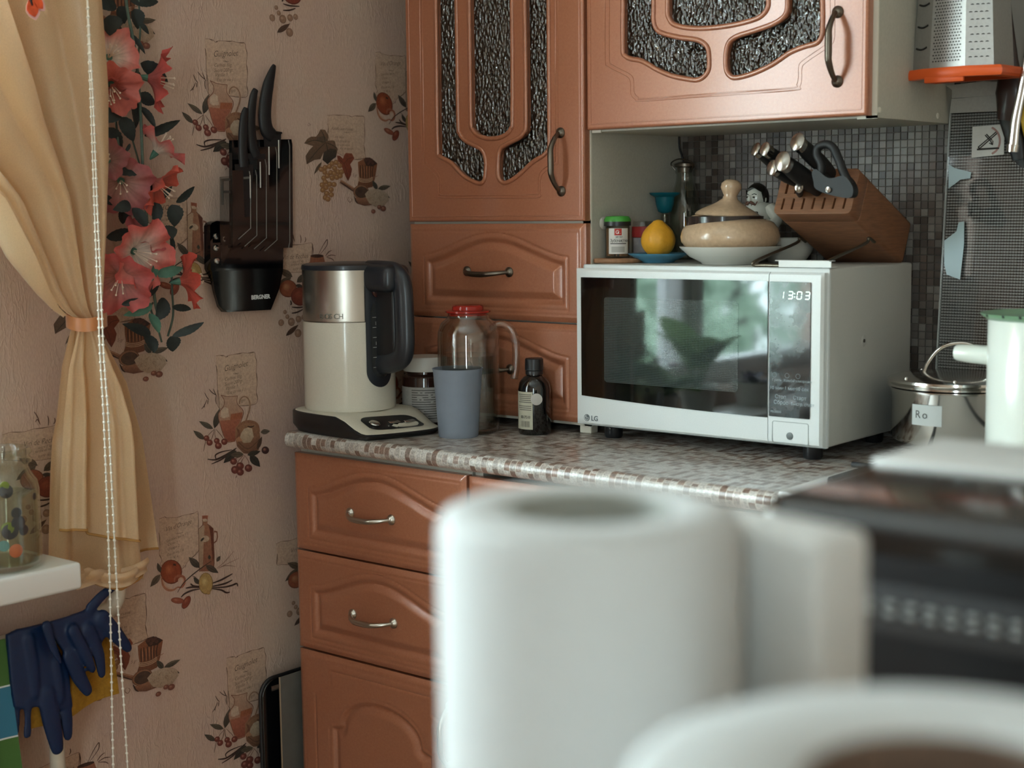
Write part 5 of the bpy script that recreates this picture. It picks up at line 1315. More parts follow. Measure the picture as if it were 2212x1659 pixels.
for i in range(9): 
    zz = .069 - i * .0032
    if i == 5: continue
    gg_ = wrap(dc, .0279, ca_ - random.uniform(1.05, 1.2), ca_ - .2, zz - .0011, zz, 10); g.add(gg_.v, gg_.f)
a = ca_ - .95
while a < ca_ - .3:
    w_ = random.choice((.02, .03, .05)); gg_ = wrap(dc, .0279, a, a + w_, .014, .024, 2); g.add(gg_.v, gg_.f); a += w_ + random.choice((.025, .04))
obj('barcode_print', g, M_DK, db, 0, kind='stuff', fix=False)
for i, ch in enumerate('0517518'):
    a = ca_ - .95 + i * .095; n_ = Vector((math.cos(a), math.sin(a), 0))
    text(ch, .0068, dc + n_ * .0279 + Z3 * .0285, Vector((-n_.y, n_.x, 0)), Z3, n_, M_DK, db)
n_ = Vector((math.cos(ca_ + .12), math.sin(ca_ + .12), 0))
obj('round_sticker', G().lathe([(.0098, 0), (.0098, .0008), (.0, .0012)], dc + n_ * .0272 + Z3 * .061, 28, n_), mat('silver_sticker', 'b4b0aa', .35, .3), db, 40)
# ------------------------------------------------------------------ microwave oven
M_MW = mat('microwave_white', 'd3d7d6', .35, nz=(600, .03)); M_MWB = mat('microwave_body_paint', 'b5b4ae', .45, nz=(700, .04))
MX0, MX1, MYF, MYB = .4875, .9345, -.36, -.072
MZ0, MZ1 = .8735, 1.1275
mw = thing('microwave_oven', 'white microwave oven with dark mirror door on the worktop beside the tall cabinet', 'microwave', (.71, -.2, ZC))
obj('body', G().box(MX0 + .010, .9375, -.344, MYB, .872, 1.1335, .004, 3), M_MWB, mw, 40)
obj('body_seam', G().box(MX0 + .008, .9382, -.3465, -.3445, .871, 1.134, .003, 2), M_MW, mw, 40)
for x, y in ((MX0 + .04, -.31), (MX1 - .04, -.31), (MX0 + .04, -.11), (MX1 - .04, -.11)):
    obj('foot', G().lathe([(.001, 0), (.013, 0), (.015, .004), (.015, .025), (.001, .025)], (x, y, ZC), 20), M_BLACK, mw, 40)
def yfront(x): return MYF + 0 * x              # softly bowed front
def front_block(name, loop, m, dy0, th, bev=.002):
    g = plate([loop], lambda c: Vector((c.x, yfront(c.x) + dy0 + th / 2 - c.z, c.y)), th, bev, 3)
    return obj(name, g, m, mw, 40)
def dens(pts, k=14):
    out = []
    for (a, b_), (c, d) in zip(pts, pts[1:] + pts[:1]):
        out += [(a + (c - a) * i / k, b_ + (d - b_) * i / k) for i in range(k)]
    return out
def rr(x0, x1, z0, z1, r):
    pts = []
    for cx, cz, a0 in ((x0 + r, z0 + r, PI), (x1 - r, z0 + r, 1.5 * PI), (x1 - r, z1 - r, 0), (x0 + r, z1 - r, .5 * PI)):
        for i in range(5): pts.append((cx + r * math.cos(a0 + PI / 2 * i / 4), cz + r * math.sin(a0 + PI / 2 * i / 4)))
    return pts
XS = .8462                                                              # joint between door and control panel
def solid_front(name, x0, x1, z0, z1, rl, rr_, m):
    pts = rr(x0, x1, z0, z1, .010)
    g = G(); nx = 24; zs = [z0, z0 + .003, z0 + .010, z1 - .010, z1 - .003, z1]
    v = []
    for i in range(nx + 1):
        x = x0 + (x1 - x0) * i / nx
        for j, z in enumerate(zs):
            inset = .0045 if j in (0, 5) else (.001 if j in (1, 4) else 0)
            e = min((x - x0) if rl else 1, (x1 - x) if rr_ else 1)
            inset = max(inset, .0045 if e < 1e-6 else 0)
            v.append((x, yfront(x) + inset, z))
    n = len(zs); f = [(i * n + j, (i + 1) * n + j, (i + 1) * n + j + 1, i * n + j + 1) for i in range(nx) for j in range(n - 1)]
    k = len(v); v += [(p[0], -.3455, p[2]) for p in v]
    for i in range(nx): f += [(i * n, (i + 1) * n, k + (i + 1) * n, k + i * n), (i * n + n - 1, (i + 1) * n + n - 1, k + (i + 1) * n + n - 1, k + i * n + n - 1)]
    for j in range(n - 1): f += [(j, j + 1, k + j + 1, k + j), (nx * n + j, nx * n + j + 1, k + nx * n + j + 1, k + nx * n + j)]
    return obj(name, g.add(v, f), m, mw, 35)
door_ = solid_front('door', MX0, XS - .0006, MZ0, MZ1, True, False, M_MW)
ctrl = solid_front('control_panel', XS + .0006, MX1, MZ0, MZ1, False, True, M_MW)
def m_mirror():
    s = NT('dark_mirror_glass'); s.b.inputs['Base Color'].default_value = lin('07090a'); s.b.inputs['Roughness'].default_value = .035
    s.b.inputs['IOR'].default_value = 1.6; s.bump(s.noise(9, 2, .5, s.coord()), .012, .002); return s.m
M_MIR = m_mirror()
xl, xr = .5005, XS - .001
top = [(xl + (xr - xl) * i / 24, 1.1135 + .0010 * i / 24) for i in range(25)]
bot = [(xr + (xl - xr) * i / 24, .9165 - .0045 * math.sin(PI * (1 - i / 24) * .5) + .008 * (i / 24) ** 2 * .6) for i in range(25)]
obj('door_glass', plate([top + bot], lambda c: Vector((c.x, yfront(c.x) - .0008 - c.z, c.y)), .0016), M_MIR, door_, 60)
def m_screen():
    s = NT('perforated_screen'); s.b.inputs['Roughness'].default_value = .04; s.b.inputs['IOR'].default_value = 1.6
    v = s.new('ShaderNodeTexVoronoi'); v.feature = 'F1'; v.inputs['Scale'].default_value = 380; v.inputs['Randomness'].default_value = 0; s.ln(s.coord((1, 0, 1)), v.inputs['Vector'])
    d = s.math('LESS_THAN', v.outputs['Distance'], .30)
    s.ln(s.mix(d, lin('3a4140'), lin('0c0f10')), s.b.inputs['Base Color']); return s.m
x0s, x1s = aty(1306, 700, MYF).x, aty(1596, 700, MYF).x; z0s, z1s = aty(1450, 836, MYF).z, aty(1450, 646, MYF).z
obj('door_screen', plate([dens(rr(x0s, x1s, z0s, z1s, .006), 3)], lambda c: Vector((c.x, yfront(c.x) - .0018 - c.z, c.y)), .0004), m_screen(), door_, 60)
pan = plate([dens(rr(XS + .0022, .9160, .9145, 1.1140, .0012), 3)], lambda c: Vector((c.x, yfront(c.x) - .0008 - c.z, c.y)), .0016, .0003, 1)
def m_panel():
    s = NT('smudged_panel_glass'); s.b.inputs['Roughness'].default_value = .1; s.b.inputs['IOR'].default_value = 1.6
    v = s.coord(); sm = s.ramp(s.noise(26, 4, .65, v), [(.45, 0.0), (.72, 1.0)])
    s.ln(s.mix(s.math('MULTIPLY', sm, .16), lin('0b1114'), lin('8ba0a6')), s.b.inputs['Base Color'])
    s.ln(s.math('ADD', s.math('MULTIPLY', sm, .16), .06), s.b.inputs['Roughness']); return s.m
pg_ = obj('panel_glass', pan, m_panel(), ctrl, 60)
M_LED = mat('display_led', 'dffff0', .5, em=1.0); M_MPR = mat('panel_print', '8d989c', .5)
# clock digits built from segments
SEG = {'1': 'bc', '3': 'abgcd', '0': 'abcdef'}
def digit(ch, x, z, w, h, parent):
    g = G(); t = .0011; k = .0016
    def P(a, b_): return Vector((x + a * w + b_ * h * .12, yfront(x) - .0019, z + b_ * h))
    L = {'a': ((0, 1), (1, 1)), 'b': ((1, 1), (1, .5)), 'c': ((1, .5), (1, 0)), 'd': ((0, 0), (1, 0)), 'e': ((0, 0), (0, .5)), 'f': ((0, .5), (0, 1)), 'g': ((0, .5), (1, .5))}
    for s_ in SEG[ch]:
        a, b_ = L[s_]; p, q = P(*a), P(*b_); d = q - p; g.tube([p + d * .12, q - d * .12], .00062, 6)
    return obj('clock_digit', g, M_LED, parent, 0)
dz = aty(1712, 640, MYF); dx0 = dz.x - .0095
for ch, o in (('1', -.012), ('3', .003), ('0', .0175), ('3', .0305)): digit(ch, dx0 + o, 1.0895, .0072, .0105, ctrl)
g = G()
for zz in (1.0925, 1.097): g.ball((dx0 + .0140, yfront(dx0) - .0019, zz), .0009, 8, (1, .4, 1))
obj('clock_colon', g, M_LED, ctrl, kind='stuff')
def mt(s_, x, z, size, al='LEFT'): return text(s_, size, (x, yfront(x) - .0017, z), X3, Z3, -Y3, M_MPR, ctrl, align=al, thick=.0002)
mt('10 мин', .8500, .955, .0072); mt('1 мин', .8745, .9553, .0072); mt('10 сек', .8935, .9555, .0072)
mt('Стоп', .8585, .942, .0080); mt('Сброс', .8565, .9335, .0080); mt('Старт', .8885, .942, .0080); mt('Быстр. старт', .8855, .9335, .0062)
mt('Гриль', .854, .9675, .0055); mt('Комби', .873, .9675, .0055); mt('Разморозка', .889, .9678, .0052); mt('MS-2022G', .8515, .9205, .0042)
obj('rule_line', G().box(.8865, .9125, -.3605, -.3598, .9400, .9405), M_MPR, ctrl, 0)
g = G()
for x, z in ((.8575, .9765), (.8785, .9765), (.8965, .9765)): g.tube([(x + .0035 * math.cos(a * .52), yfront(x) - .0016, z + .0035 * math.sin(a * .52)) for a in range(12)], .0003, 4, True)
obj('function_icon', g, M_MPR, ctrl, kind='stuff')
g = G().tube([(p[0], yfront(p[0]) - .0002, p[1]) for p in rr(.8540, .9135, .8705 + .005, .9075, .003)], .0005, 5, True)
obj('button_outline', g, mat('seam_grey', '8d9392', .5), ctrl)
bp = aty(1706, 942, MYF)
obj('open_button', G().lathe([(.0055, 0), (.0055, .0008), (.004, .0012), (0, .0012)], (bp.x, yfront(bp.x), bp.z), 20, (0, -1, 0)), mat('button_grey', '5f6665', .4), ctrl, 40)
# maker's emblem
lg = aty(1268, 902, MYF); lx, lz = lg.x, lg.z; ly = yfront(lx) - .0003
M_LOGO = mat('logo_grey', '646a6d', .35)
obj('emblem_disc', G().lathe([(.0056, 0), (.0056, .0004), (0, .0004)], (lx, ly + .0002, lz), 28, (0, -1, 0)), M_LOGO, door_, 0)
g = G().tube([(lx + .0040 * math.cos(a), ly - .0004, lz + .0040 * math.sin(a)) for a in [PI * .5 + i * (1.5 * PI) / 16 for i in range(17)]] + [(lx + .001, ly - .0004, lz)], .00045, 5)
g.tube([(lx - .0003, ly - .0004, lz + .0022), (lx - .0003, ly - .0004, lz - .0016), (lx + .0012, ly - .0004, lz - .0016)], .0004, 5); g.ball((lx - .0018, ly - .0004, lz + .0014), .0007, 8)
obj('emblem_mark', g, M_MW, door_, 0)
text('LG', .0115, (lx + .0085, ly, lz - .004), X3, Z3, -Y3, M_LOGO, door_, off=.0002)
bp = atx(1866, 736, .9375)
obj('side_dimple', G().lathe([(.009, .0), (.008, .0004), (.004, .0006), (0, .0003)], bp, 24, (1, 0, 0)), M_MWB, mw, 40)
obj('side_screw', G().lathe([(.0028, .0), (.0028, .0012), (0, .0014)], bp, 14, (1, 0, 0)), M_DNICK, mw, 40)
# ------------------------------------------------------------------ things standing on the microwave
TZ_ = 1.1340
def spot(px, py, Y): p = aty(px, py, Y); return Vector((p.x, p.y, TZ_))
S = .00079                                                              # metres per photo pixel at this distance
M_CLAY = mat('beige_glaze', 'b79c80', .25, coat=.4, nz=(160, .10)); M_CLAY2 = mat('dark_glaze', '2e2522', .2, coat=.4); M_PORC = mat('white_porcelain', 'c6c6bf', .22, coat=.3)
# round wooden coaster + toothpick jar
wb = spot(1334, 570, -.262)
obj('wooden_coaster', G().lathe([(.001, 0), (.041, 0), (.0425, .002), (.0425, .006), (.041, .0075), (.001, .0075)], wb, 48), mat('light_wood', '9c7355', .55, nz=(30, .2), stretch=(1, 6, 1)), None, 40, 'round wooden coaster under the toothpick jar on the microwave', 'coaster')
tpc = wb + Z3 * .0077
tj = thing('toothpick_jar', 'clear jar of toothpicks with green and black lid on the wooden coaster', 'jar', tpc)
obj('jar_wall', G().lathe([(.001, 0), (.0195, 0), (.0205, .002), (.0205, .052), (.0195, .053), (.0195, .003), (.001, .0025)], tpc, 40), thin_glass('clear_plastic', (232, 232, 228), .8), tj, 50)
g = G(); rnd = random.Random(2)
for i in range(46):
    a = rnd.random() * 2 * PI; r = .0175 * (1 - .35 * rnd.random() ** 2); p = tpc + Vector((r * math.cos(a), r * math.sin(a), .0028)); g.tube([p, p + Vector((rnd.gauss(0, .0008), rnd.gauss(0, .0008), .046))], .0010, 5)
obj('toothpicks', g, mat('toothpick_wood', 'b98d6c', .7), tj, kind='stuff')
obj('black_collar', G().lathe([(.001, .053), (.0225, .053), (.0225, .060), (.001, .060)], tpc, 40), M_BLACK, tj, 40)
obj('green_lid', G().lathe([(.001, .060), (.0225, .060), (.0225, .0635), (.019, .0685), (.008, .0695), (.007, .0683), (.001, .0683)], tpc, 40), mat('green_plastic', '3f8f36', .4), tj, 40)
ta = math.atan2(CAM.y - tpc.y, CAM.x - tpc.x)
obj('label', wrap(tpc, .0208, ta - .75, ta + .95, .007, .049), mat('white_label', 'c9c6c0', .5), tj, 40, fix=False)
obj('red_patch', wrap(tpc, .0210, ta - .24, ta + .34, .0375, .0485), mat('label_red', 'b23328', .5), tj, 40, fix=False)
def ctext(s_, z, size, a0, step, m, par, c, R):
    g = G()
    for i, ch in enumerate(s_):
        a = a0 + step * i; n_ = Vector((math.cos(a), math.sin(a), 0)); text(ch, size, c + n_ * R + Z3 * z, Vector((-n_.y, n_.x, 0)), Z3, n_, None, None, thick=.0001, g=g)
    return obj('lettering', g, m, par, 0, fix=False, kind='stuff')
M_WPR = mat('label_white_print', 'e6e2dc', .5)
ctext('Gr.', .0400, .0085, ta - .16, .16, M_WPR, tj, tpc, .0211); ctext('ШИНГРИ', .0335, .0038, ta - .16, .085, M_DK, tj, tpc, .0210); ctext('Зубочистки', .0265, .0070, ta - .62, .155, M_DK, tj, tpc, .0210)
obj('label_rule', wrap(tpc, .0210, ta - .6, ta + .75, .0232, .0246), M_DK, tj, 0, fix=False)
obj('label_fineprint', wrap(tpc, .0210, ta - .5, ta + .6, .0095, .0190), mat('fineprint_grey', 'a5a29c', .6), tj, 0, fix=False)
# white wall socket cover / suction cup stub by the tall cabinet side
pc = atx(1303, 482, TX1 + .0005)
obj('suction_hook', G().lathe([(.0105, 0), (.0105, .001), (.007, .004), (.0, .0055)], pc, 24, (1, 0, 0)), mat('white_hook', 'c3c0b8', .4), None, 40, 'small round white stick-on hook on the side of the tall cabinet', 'hook')
# lemon on a blue saucer
sc_ = spot(1422, 572, -.232)
obj('blue_saucer', G().lathe([(.001, 0), (.026, 0), (.027, .002), (.040, .008), (.0495, .014), (.0500, .0152), (.0480, .0150), (.038, .010), (.024, .005), (.001, .004)], sc_, 56), mat('sky_blue_plastic', '4f88a3', .35), None, 50, 'sky blue saucer under the lemon on the microwave', 'saucer')
lc = sc_ + Z3 * .0062
lm = thing('lemon', 'upright yellow lemon with faintly knobbly skin on the blue saucer', 'lemon', lc)
M_LEM = mat('lemon_skin', 'd69a2b', .45, nz=(60, .12), bump=(160, .35, .0012))
prof = [(.001, 0)] + [(.0292 * math.sin(PI * t) ** .52 * (1 - .05 * t), .061 * t) for t in [i / 20 for i in range(1, 19)]] + [(.009, .0605), (.007, .0625), (.001, .063)]
obj('fruit', G().lathe(prof, lc, 40, mod=lambda a, z: 1 + .02 * math.sin(a * 5 + z * 40) + .012 * math.sin(a * 9 + 2)), M_LEM, lm, 60)
obj('stem_end', G().lathe([(.001, .061), (.0055, .0615), (.004, .0635), (.001, .064)], lc, 16), mat('lemon_stem', 'b7852a', .7), lm)
# small jar with a red lid, behind the lemon
rj = spot(1392, 563, -.165)
rjt = thing('spice_jar', 'small spice jar with red band and picture label, behind the lemon', 'jar', rj)
obj('jar_body', G().lathe([(.001, 0), (.0225, 0), (.0235, .002), (.0235, .050), (.0215, .053), (.0215, .066), (.0205, .067), (.001, .067)], rj, 40), thin_glass('spice_jar_glass', (236, 234, 232), 1.2), rjt, 50)
obj('contents', G().lathe([(.001, .002), (.0215, .002), (.0215, .045), (.001, .045)], rj, 32), mat('spice_powder', '6f5b55', .9, nz=(200, .2)), rjt, 40)
obj('red_band', G().lathe([(.0237, .040), (.0239, .040), (.0239, .058), (.0237, .058)], rj, 40), mat('red_band_print', 'a8312f', .5), rjt, 40)
ra_ = math.atan2(CAM.y - rj.y, CAM.x - rj.x)
obj('picture_label', wrap(rj, .0239, ra_ - .9, ra_ + .9, .004, .039), mat('spice_label', 'a49c9c', .5, nz=(50, .25)), rjt, 40, fix=False)
# teal funnel in a cruet
fc = spot(1436, 563, -.120)
ft = thing('funnel', 'teal plastic funnel standing in a thin clear cruet behind the lemon', 'funnel', fc)
obj('funnel_cone', G().lathe([(.0055, .080), (.0115, .083), (.0155, .096), (.017, .108), (.0255, .1125), (.0265, .1155), (.0250, .1155), (.0155, .111), (.014, .098), (.010, .086), (.0045, .083)], fc, 40), mat('teal_plastic', '16707f', .4, trl=.2), ft, 50)
obj('funnel_spout', G().lathe([(.001, .055), (.0040, .055), (.0050, .082), (.001, .082)], fc, 20), thin_glass('cruet_glass', (240, 241, 234), 1.4), ft, 50)
obj('cruet', G().lathe([(.001, 0), (.020, 0), (.022, .004), (.022, .040), (.012, .056), (.0072, .062), (.0072, .078), (.0062, .078), (.0062, .062), (.019, .040), (.019, .005), (.001, .004)], fc, 36), bpy.data.materials['cruet_glass'], ft, 50)
# tall clear bottle with a stopper
bo = spot(1479, 566, -.085)
bt = thing('glass_bottle', 'tall clear glass bottle with a metal stopper in the dim corner by the tiles', 'bottle', bo)
obj('bottle_body', G().lathe([(.001, 0), (.026, 0), (.0285, .004), (.0285, .075), (.024, .105), (.0165, .132), (.0145, .146), (.0165, .150), (.0165, .157), (.0135, .157), (.0128, .146), (.0145, .132), (.0215, .104), (.026, .075), (.026, .006), (.001, .005)], bo, 44), thin_glass('bottle_glass', (240, 242, 238), 1.8), bt, 50)
obj('stopper', G().lathe([(.001, .150), (.0125, .150), (.0135, .1585), (.018, .160), (.018, .165), (.010, .168), (.001, .168)], bo, 32), M_DNICK, bt, 40)
obj('wire_bail', G().tube(smoothpts([bo + Vector((.017, -.004, .154)), bo + Vector((.022, -.010, .166)), bo + Vector((.0, -.016, .173)), bo + Vector((-.022, -.010, .166)), bo + Vector((-.017, -.004, .154))], 5), .0012, 8), M_DNICK, bt)
a_ = aty(1468, 285, -.05); b2 = aty(1478, 366, -.05)
obj('power_cord', G().tube(smoothpts([Vector((a_.x, -.05, 1.375)), Vector((a_.x + .001, -.052, 1.33)), Vector((b2.x, -.05, b2.z)), Vector((b2.x + .004, -.045, 1.15))], 6), .0017, 8), M_BLACK, None, 60, 'thin black cord hanging down the tiles behind the glass bottle', 'cord')
# clay pot on a white dish
pc_ = spot(1577, 576, -.250)
obj('white_dish', G().lathe([(.001, 0), (.044, 0), (.046, .003), (.064, .012), (.0795, .0265), (.0800, .0283), (.0775, .0278), (.062, .0145), (.042, .0075), (.001, .007)], pc_, 64), M_PORC, None, 50, 'white porcelain dish under the beige clay pot on the microwave', 'dish')
PO = pc_ + Z3 * .0078
pt = thing('clay_pot', 'squat beige glazed clay pot with a knobbed lid set askew on the white dish', 'pot', PO)
obj('pot_body', G().lathe([(.001, 0), (.050, 0), (.055, .006), (.0585, .013), (.070, .018), (.0775, .028), (.0785, .036), (.0755, .047), (.068, .057), (.058, .0625), (.055, .0615), (.064, .053), (.070, .036), (.060, .012), (.001, .006)], PO, 72), M_CLAY, pt, 50)
tilt = Matrix.Rotation(math.radians(5), 4, Vector((-.64, .77, 0)))
g = G().lathe([(.056, .048), (.0615, .052), (.0622, .066), (.058, .067), (.056, .060)], (0, 0, 0), 64); g.v = [tuple(PO + Vector((-.0085, -.005, .001)) + Vector(v)) for v in g.v]
obj('dark_collar', g, M_CLAY2, pt, 50)
LO = PO + Vector((-.0035, .0, .0655))
g = G().lathe([(.001, 0), (.052, 0), (.0535, .002), (.051, .0055), (.043, .011), (.031, .017), (.021, .0225), (.0125, .0285), (.0105, .034), (.0135, .040), (.0165, .046), (.0155, .053), (.0095, .0585), (.001, .0595)], (0, 0, 0), 64); g.v = [tuple(LO + tilt @ Vector(v)) for v in g.v]
obj('lid', g, M_CLAY, pt, 50)
lugc = aty(1506, 472, -.285)
obj('lug', G().ball((lugc.x, lugc.y, lugc.z - .001), .0135, 20, (1, 1, .52)), M_CLAY, pt, 60)
# moustached ceramic figurine
FG = spot(1640, 560, -.108); FG.x = aty(1638, 500, -.108).x
fg = thing('figurine', 'glazed ceramic figurine of a moustached dark haired man in a white coat', 'figurine', FG)
M_FIG = mat('figurine_glaze', 'bdbdb3', .2, coat=.4); M_FBL = mat('figurine_black', '15120f', .15, coat=.5); M_FBR = mat('figurine_brown', '5a3526', .3, coat=.3)
toc = Vector((CAM.x - FG.x, CAM.y - FG.y, 0)).normalized(); lft = Vector((-toc.y, toc.x, 0)) * -1            # figure's frame as seen: screen left
fdir = (toc * .72 + lft * .62).normalized(); fside = Z3.cross(fdir).normalized()
def F(r, f_, z): return FG + fside * r + fdir * f_ + Z3 * z
hz_ = aty(1634, 428, -.108).z - TZ_
g = G().lathe([(.001, 0), (.026, 0), (.029, .004), (.028, .04), (.028, .07), (.026, .088), (.018, .096), (.0095, .100), (.009, .108), (.001, .108)], FG, 40, sx=1.0)
obj('coat', g, M_FIG, fg, 60)
for sd, el, hd_ in ((1, (.042, .004, .066), (.030, .032, .046)), (-1, (-.046, .002, .060), (-.056, .022, .040))):
    obj('arm', G().tube(smoothpts([F(.024 * sd, 0, .088), F(*el), F(*hd_)], 5), [.0105, .0105, .0105, .0105, .010, .010, .010, .009, .009, .009, .0085], 12), M_FIG, fg, 60)
    obj('hand', G().ball(F(*hd_), .0085, 12, (1, 1, .9)), M_FIG, fg, 60)
    obj('pocket', G().box(-.008, .008, -.001, .003, -.011, .010, .002, 2, Matrix.Translation(F(.0145 * sd, .0265, .072)) @ Matrix(((fside.x, fdir.x, 0, 0), (fside.y, fdir.y, 0, 0), (0, 0, 1, 0), (0, 0, 0, 1)))), M_FBL, fg, 40)
g = G()
for a, b_ in (((.012, .017, .098), (.002, .0315, .066)), ((-.012, .017, .098), (-.002, .0315, .066)), ((.004, .021, .094), (.0015, .032, .066)), ((-.004, .021, .094), (-.0015, .032, .066))): g.tube([F(*a), F(*b_)], .0008, 6)
obj('lapel_line', g, M_FBR, fg, kind='stuff')
HC = F(0, .003, hz_)
head = G().ball((0, 0, 0), 1, 24); hv = []
for v in head.v:
    x, y, z = v; w_ = .0175 if z > -.2 else .0175 * (1 - .22 * (-z - .2)); hv.append(tuple(HC + fside * x * w_ + fdir * y * .019 * (1 if z > -.3 else .95) + Z3 * z * .0235))
head.v = hv
head.tube([F(0, .004, .104), F(0, .003, hz_ - .018)], .0095, 14)
head.ball(HC + fdir * .0195 + Z3 * -.001, .0038, 10, (1, 1, 1.5)); head.ball(HC + fside * .0172 + Z3 * -.002, .0045, 8, (.6, 1, 1.2)); head.ball(HC - fside * .0172 + Z3 * -.002, .0045, 8, (.6, 1, 1.2))
obj('head', remesh(head, .0012, 3), M_FIG, fg, 80)
hair = G(); hb = G().ball((0, 0, 0), 1, 28)
for v in hb.v:
    x, y, z = v; z2 = z if z > -.25 - .5 * max(0, -y) else -.25 - .5 * max(0, -y)
    if y > .25: z2 = max(z2, .36 + .25 * y + .10 * math.sin(x * 5))
    s_ = 1.07; hair.v.append(tuple(HC + fside * x * .0182 * s_ + fdir * y * .0195 * s_ + Z3 * (z2 * .0238 * s_)))
hair.f = hb.f
obj('hair', hair, M_FBL, fg, 60)
for sd in (1, -1):
    obj('eye', G().ball(HC + fside * .0066 * sd + fdir * .0166 + Z3 * .0015, .0020, 10, (1.2, 1.2, .8)), M_FBL, fg, 60)
    obj('eyebrow', G().tube([HC + fside * .0035 * sd + fdir * .0178 + Z3 * .0058, HC + fside * .0075 * sd + fdir * .0168 + Z3 * .0070, HC + fside * .0110 * sd + fdir * .0146 + Z3 * .0058], .0007, 6), M_FBL, fg)
    obj('moustache', G().tube(smoothpts([HC + fside * .0003 * sd + fdir * .0192 + Z3 * -.0068, HC + fside * .0050 * sd + fdir * .0188 + Z3 * -.0080, HC + fside * .0098 * sd + fdir * .0160 + Z3 * -.0118], 5), [.0016, .0023, .0026, .0027, .0027, .0026, .0025, .0022, .0018, .0014, .0006], 8), M_FBR, fg, 60)
# white bowl between pot and knife block
wbw = spot(1700, 566, -.135)
obj('white_bowl', G().lathe([(.001, 0), (.030, 0), (.031, .003), (.040, .016), (.0475, .036), (.0480, .0385), (.0455, .0380), (.037, .018), (.027, .007), (.001, .006)], wbw, 56), M_PORC, None, 50, 'white bowl between the clay pot and the knife block', 'bowl')
# bamboo knife block on a wire stand
XB0, XB1 = .800, .930
A_ = Vector((0, -.270, 1.212)); ax_ = Vector((0, .198, -.091)).normalized(); upb = Vector((0, .091, .198)).normalized()
Bl, Bh = .196, .0735
M_BAM = mat('bamboo_dark', '7a5137', .5, nz=(40, .22), stretch=(1, 1, 12)); M_SLOT = mat('slot_shadow', '1d130d', .9)
kb = thing('knife_block', 'slanted bamboo knife block on a wire stand at the back of the microwave', 'knife block', (.865, -.15, TZ_))
def KB(x, u, v): return Vector((x, 0, 0)) + A_ + ax_ * u + upb * v
mxb = Matrix(((1, 0, 0, 0), (0, ax_.y, upb.y, A_.y), (0, ax_.z, upb.z, A_.z), (0, 0, 0, 1)))
g = plate([dens(rr(XB0, XB1, 0, Bh, .008), 2)] + [[(x - .0014, .008), (x + .0014, .008), (x + .0018, .026), (x - .0010, .026)] for x in [XB0 + .013 + .0172 * i for i in range(7)]] + [[(x - .0016, .034), (x + .0016, .034), (x + .0016, .052), (x - .0016, .052)] for x in (XB0 + .014, XB0 + .030)], lambda c: KB(c.x, .015 - c.z, c.y), .030, .0008, 1)
obj('slotted_face', g, M_BAM, kb, 30)
g = plate([dens(rr(XB0, XB1, 0, Bh, .008), 2)], lambda c: KB(c.x, .0305 + (Bl - .0305) / 2 - c.z, c.y), Bl - .0305, .003, 2)
obj('block_body', g, M_BAM, kb, 30)
M_WIRE = mat('stand_wire', '6d6558', .35, .9)
for x in (XB0 + .004, XB1 - .008):
    tp = KB(x, .085, -.003); obj('stand_leg', G().tube(smoothpts([tp + Vector((0, .02, -.006)), tp, tp + Vector((0, -.012, -.008)), Vector((x, -.320, TZ_ + .010)), Vector((x, -.334, TZ_ + .0026)), Vector((x + (.02 if x < .85 else -.02), -.336, TZ_ + .0026))], 5), .0024, 10), M_WIRE, kb, 60)
obj('stand_bar', G().tube([Vector((XB0 + .02, -.336, TZ_ + .0026)), Vector((XB1 - .02, -.336, TZ_ + .0026))], .0024, 10), M_WIRE, kb)
obj('rear_rest', G().tube([Vector((XB0 + .01, -.098, TZ_ + .0026)), Vector((XB1 - .01, -.098, TZ_ + .0026))], .0028, 10), M_WIRE, kb)
# white folded label clipped round the wire
l0 = aty(1676, 576, -.338).x; l1 = aty(1797, 572, -.338).x
g = G().box(l0 + .006, l1, -.3405, -.339, TZ_ + .0005, TZ_ + .0095); g.box(l0, l1 - .003, -.3405, -.322, TZ_ + .0095, TZ_ + .0105); g.box(l0 + .008, l1 - .001, -.339, -.320, TZ_ + .0003, TZ_ + .0012)
obj('folded_label', g, mat('white_card', 'd9dbd8', .4), None, 0, 'folded white card clipped to the wire stand at the front edge', 'card')
# knives and scissors in the block
M_HB = mat('grip_black', '0c0c0d', .55); M_HS = mat('handle_steel', 'a9a39b', .25, 1.0)
def block_knife(x, v, tip, label, r=.0125):
    """handle rises from the slot at (x, v) of the face to a photo point; steel end cap, dark grip"""
    S0 = KB(x, .002, v); d0 = -ax_
    T = aty(tip[0], tip[1], tip[2]); t = thing('kitchen_knife', label, 'knife', S0, 'knives in the bamboo block')
    D = T - S0; side = D.cross(X3).normalized()
    pts = smoothpts([S0, S0 + D * .25 + Vector((0, -.002, .002)), S0 + D * .6, S0 + D * .88, T], 6); n = len(pts); k = int(n * .72)
    rs = [r * (.72 + .25 * math.sin(PI * min(1, i / n * 1.2)) + .30 * max(0, i / n - .7) / .3) for i in range(n)]
    obj('grip', G().tube(pts[:k + 1], rs[:k + 1], 16, flat=.72, up=(1, 0, 0)), M_HB, t, 60)
    obj('end_cap', G().tube(pts[k:] + [T + D.normalized() * .0015], rs[k:] + [rs[-1] * .86], 16, flat=.80, up=(1, 0, 0)), M_HS, t, 60)
    obj('blade', G().slab([S0 + Vector((-.0008, 0, 0)) + upb * -.006, S0 + Vector((-.0008, 0, 0)) + upb * .006, KB(x - .0008, .03, v + .006), KB(x - .0008, .03, v - .006)], (1, 0, 0), .0016), M_STEEL, t, 0)
block_knife(.826, .058, (1632, 322, -.325), 'steel capped black knife handle at the far left of the bamboo block', .0115)
block_knife(.842, .060, (1652, 322, -.345), 'steel capped black knife handle second from left in the bamboo block', .0115)
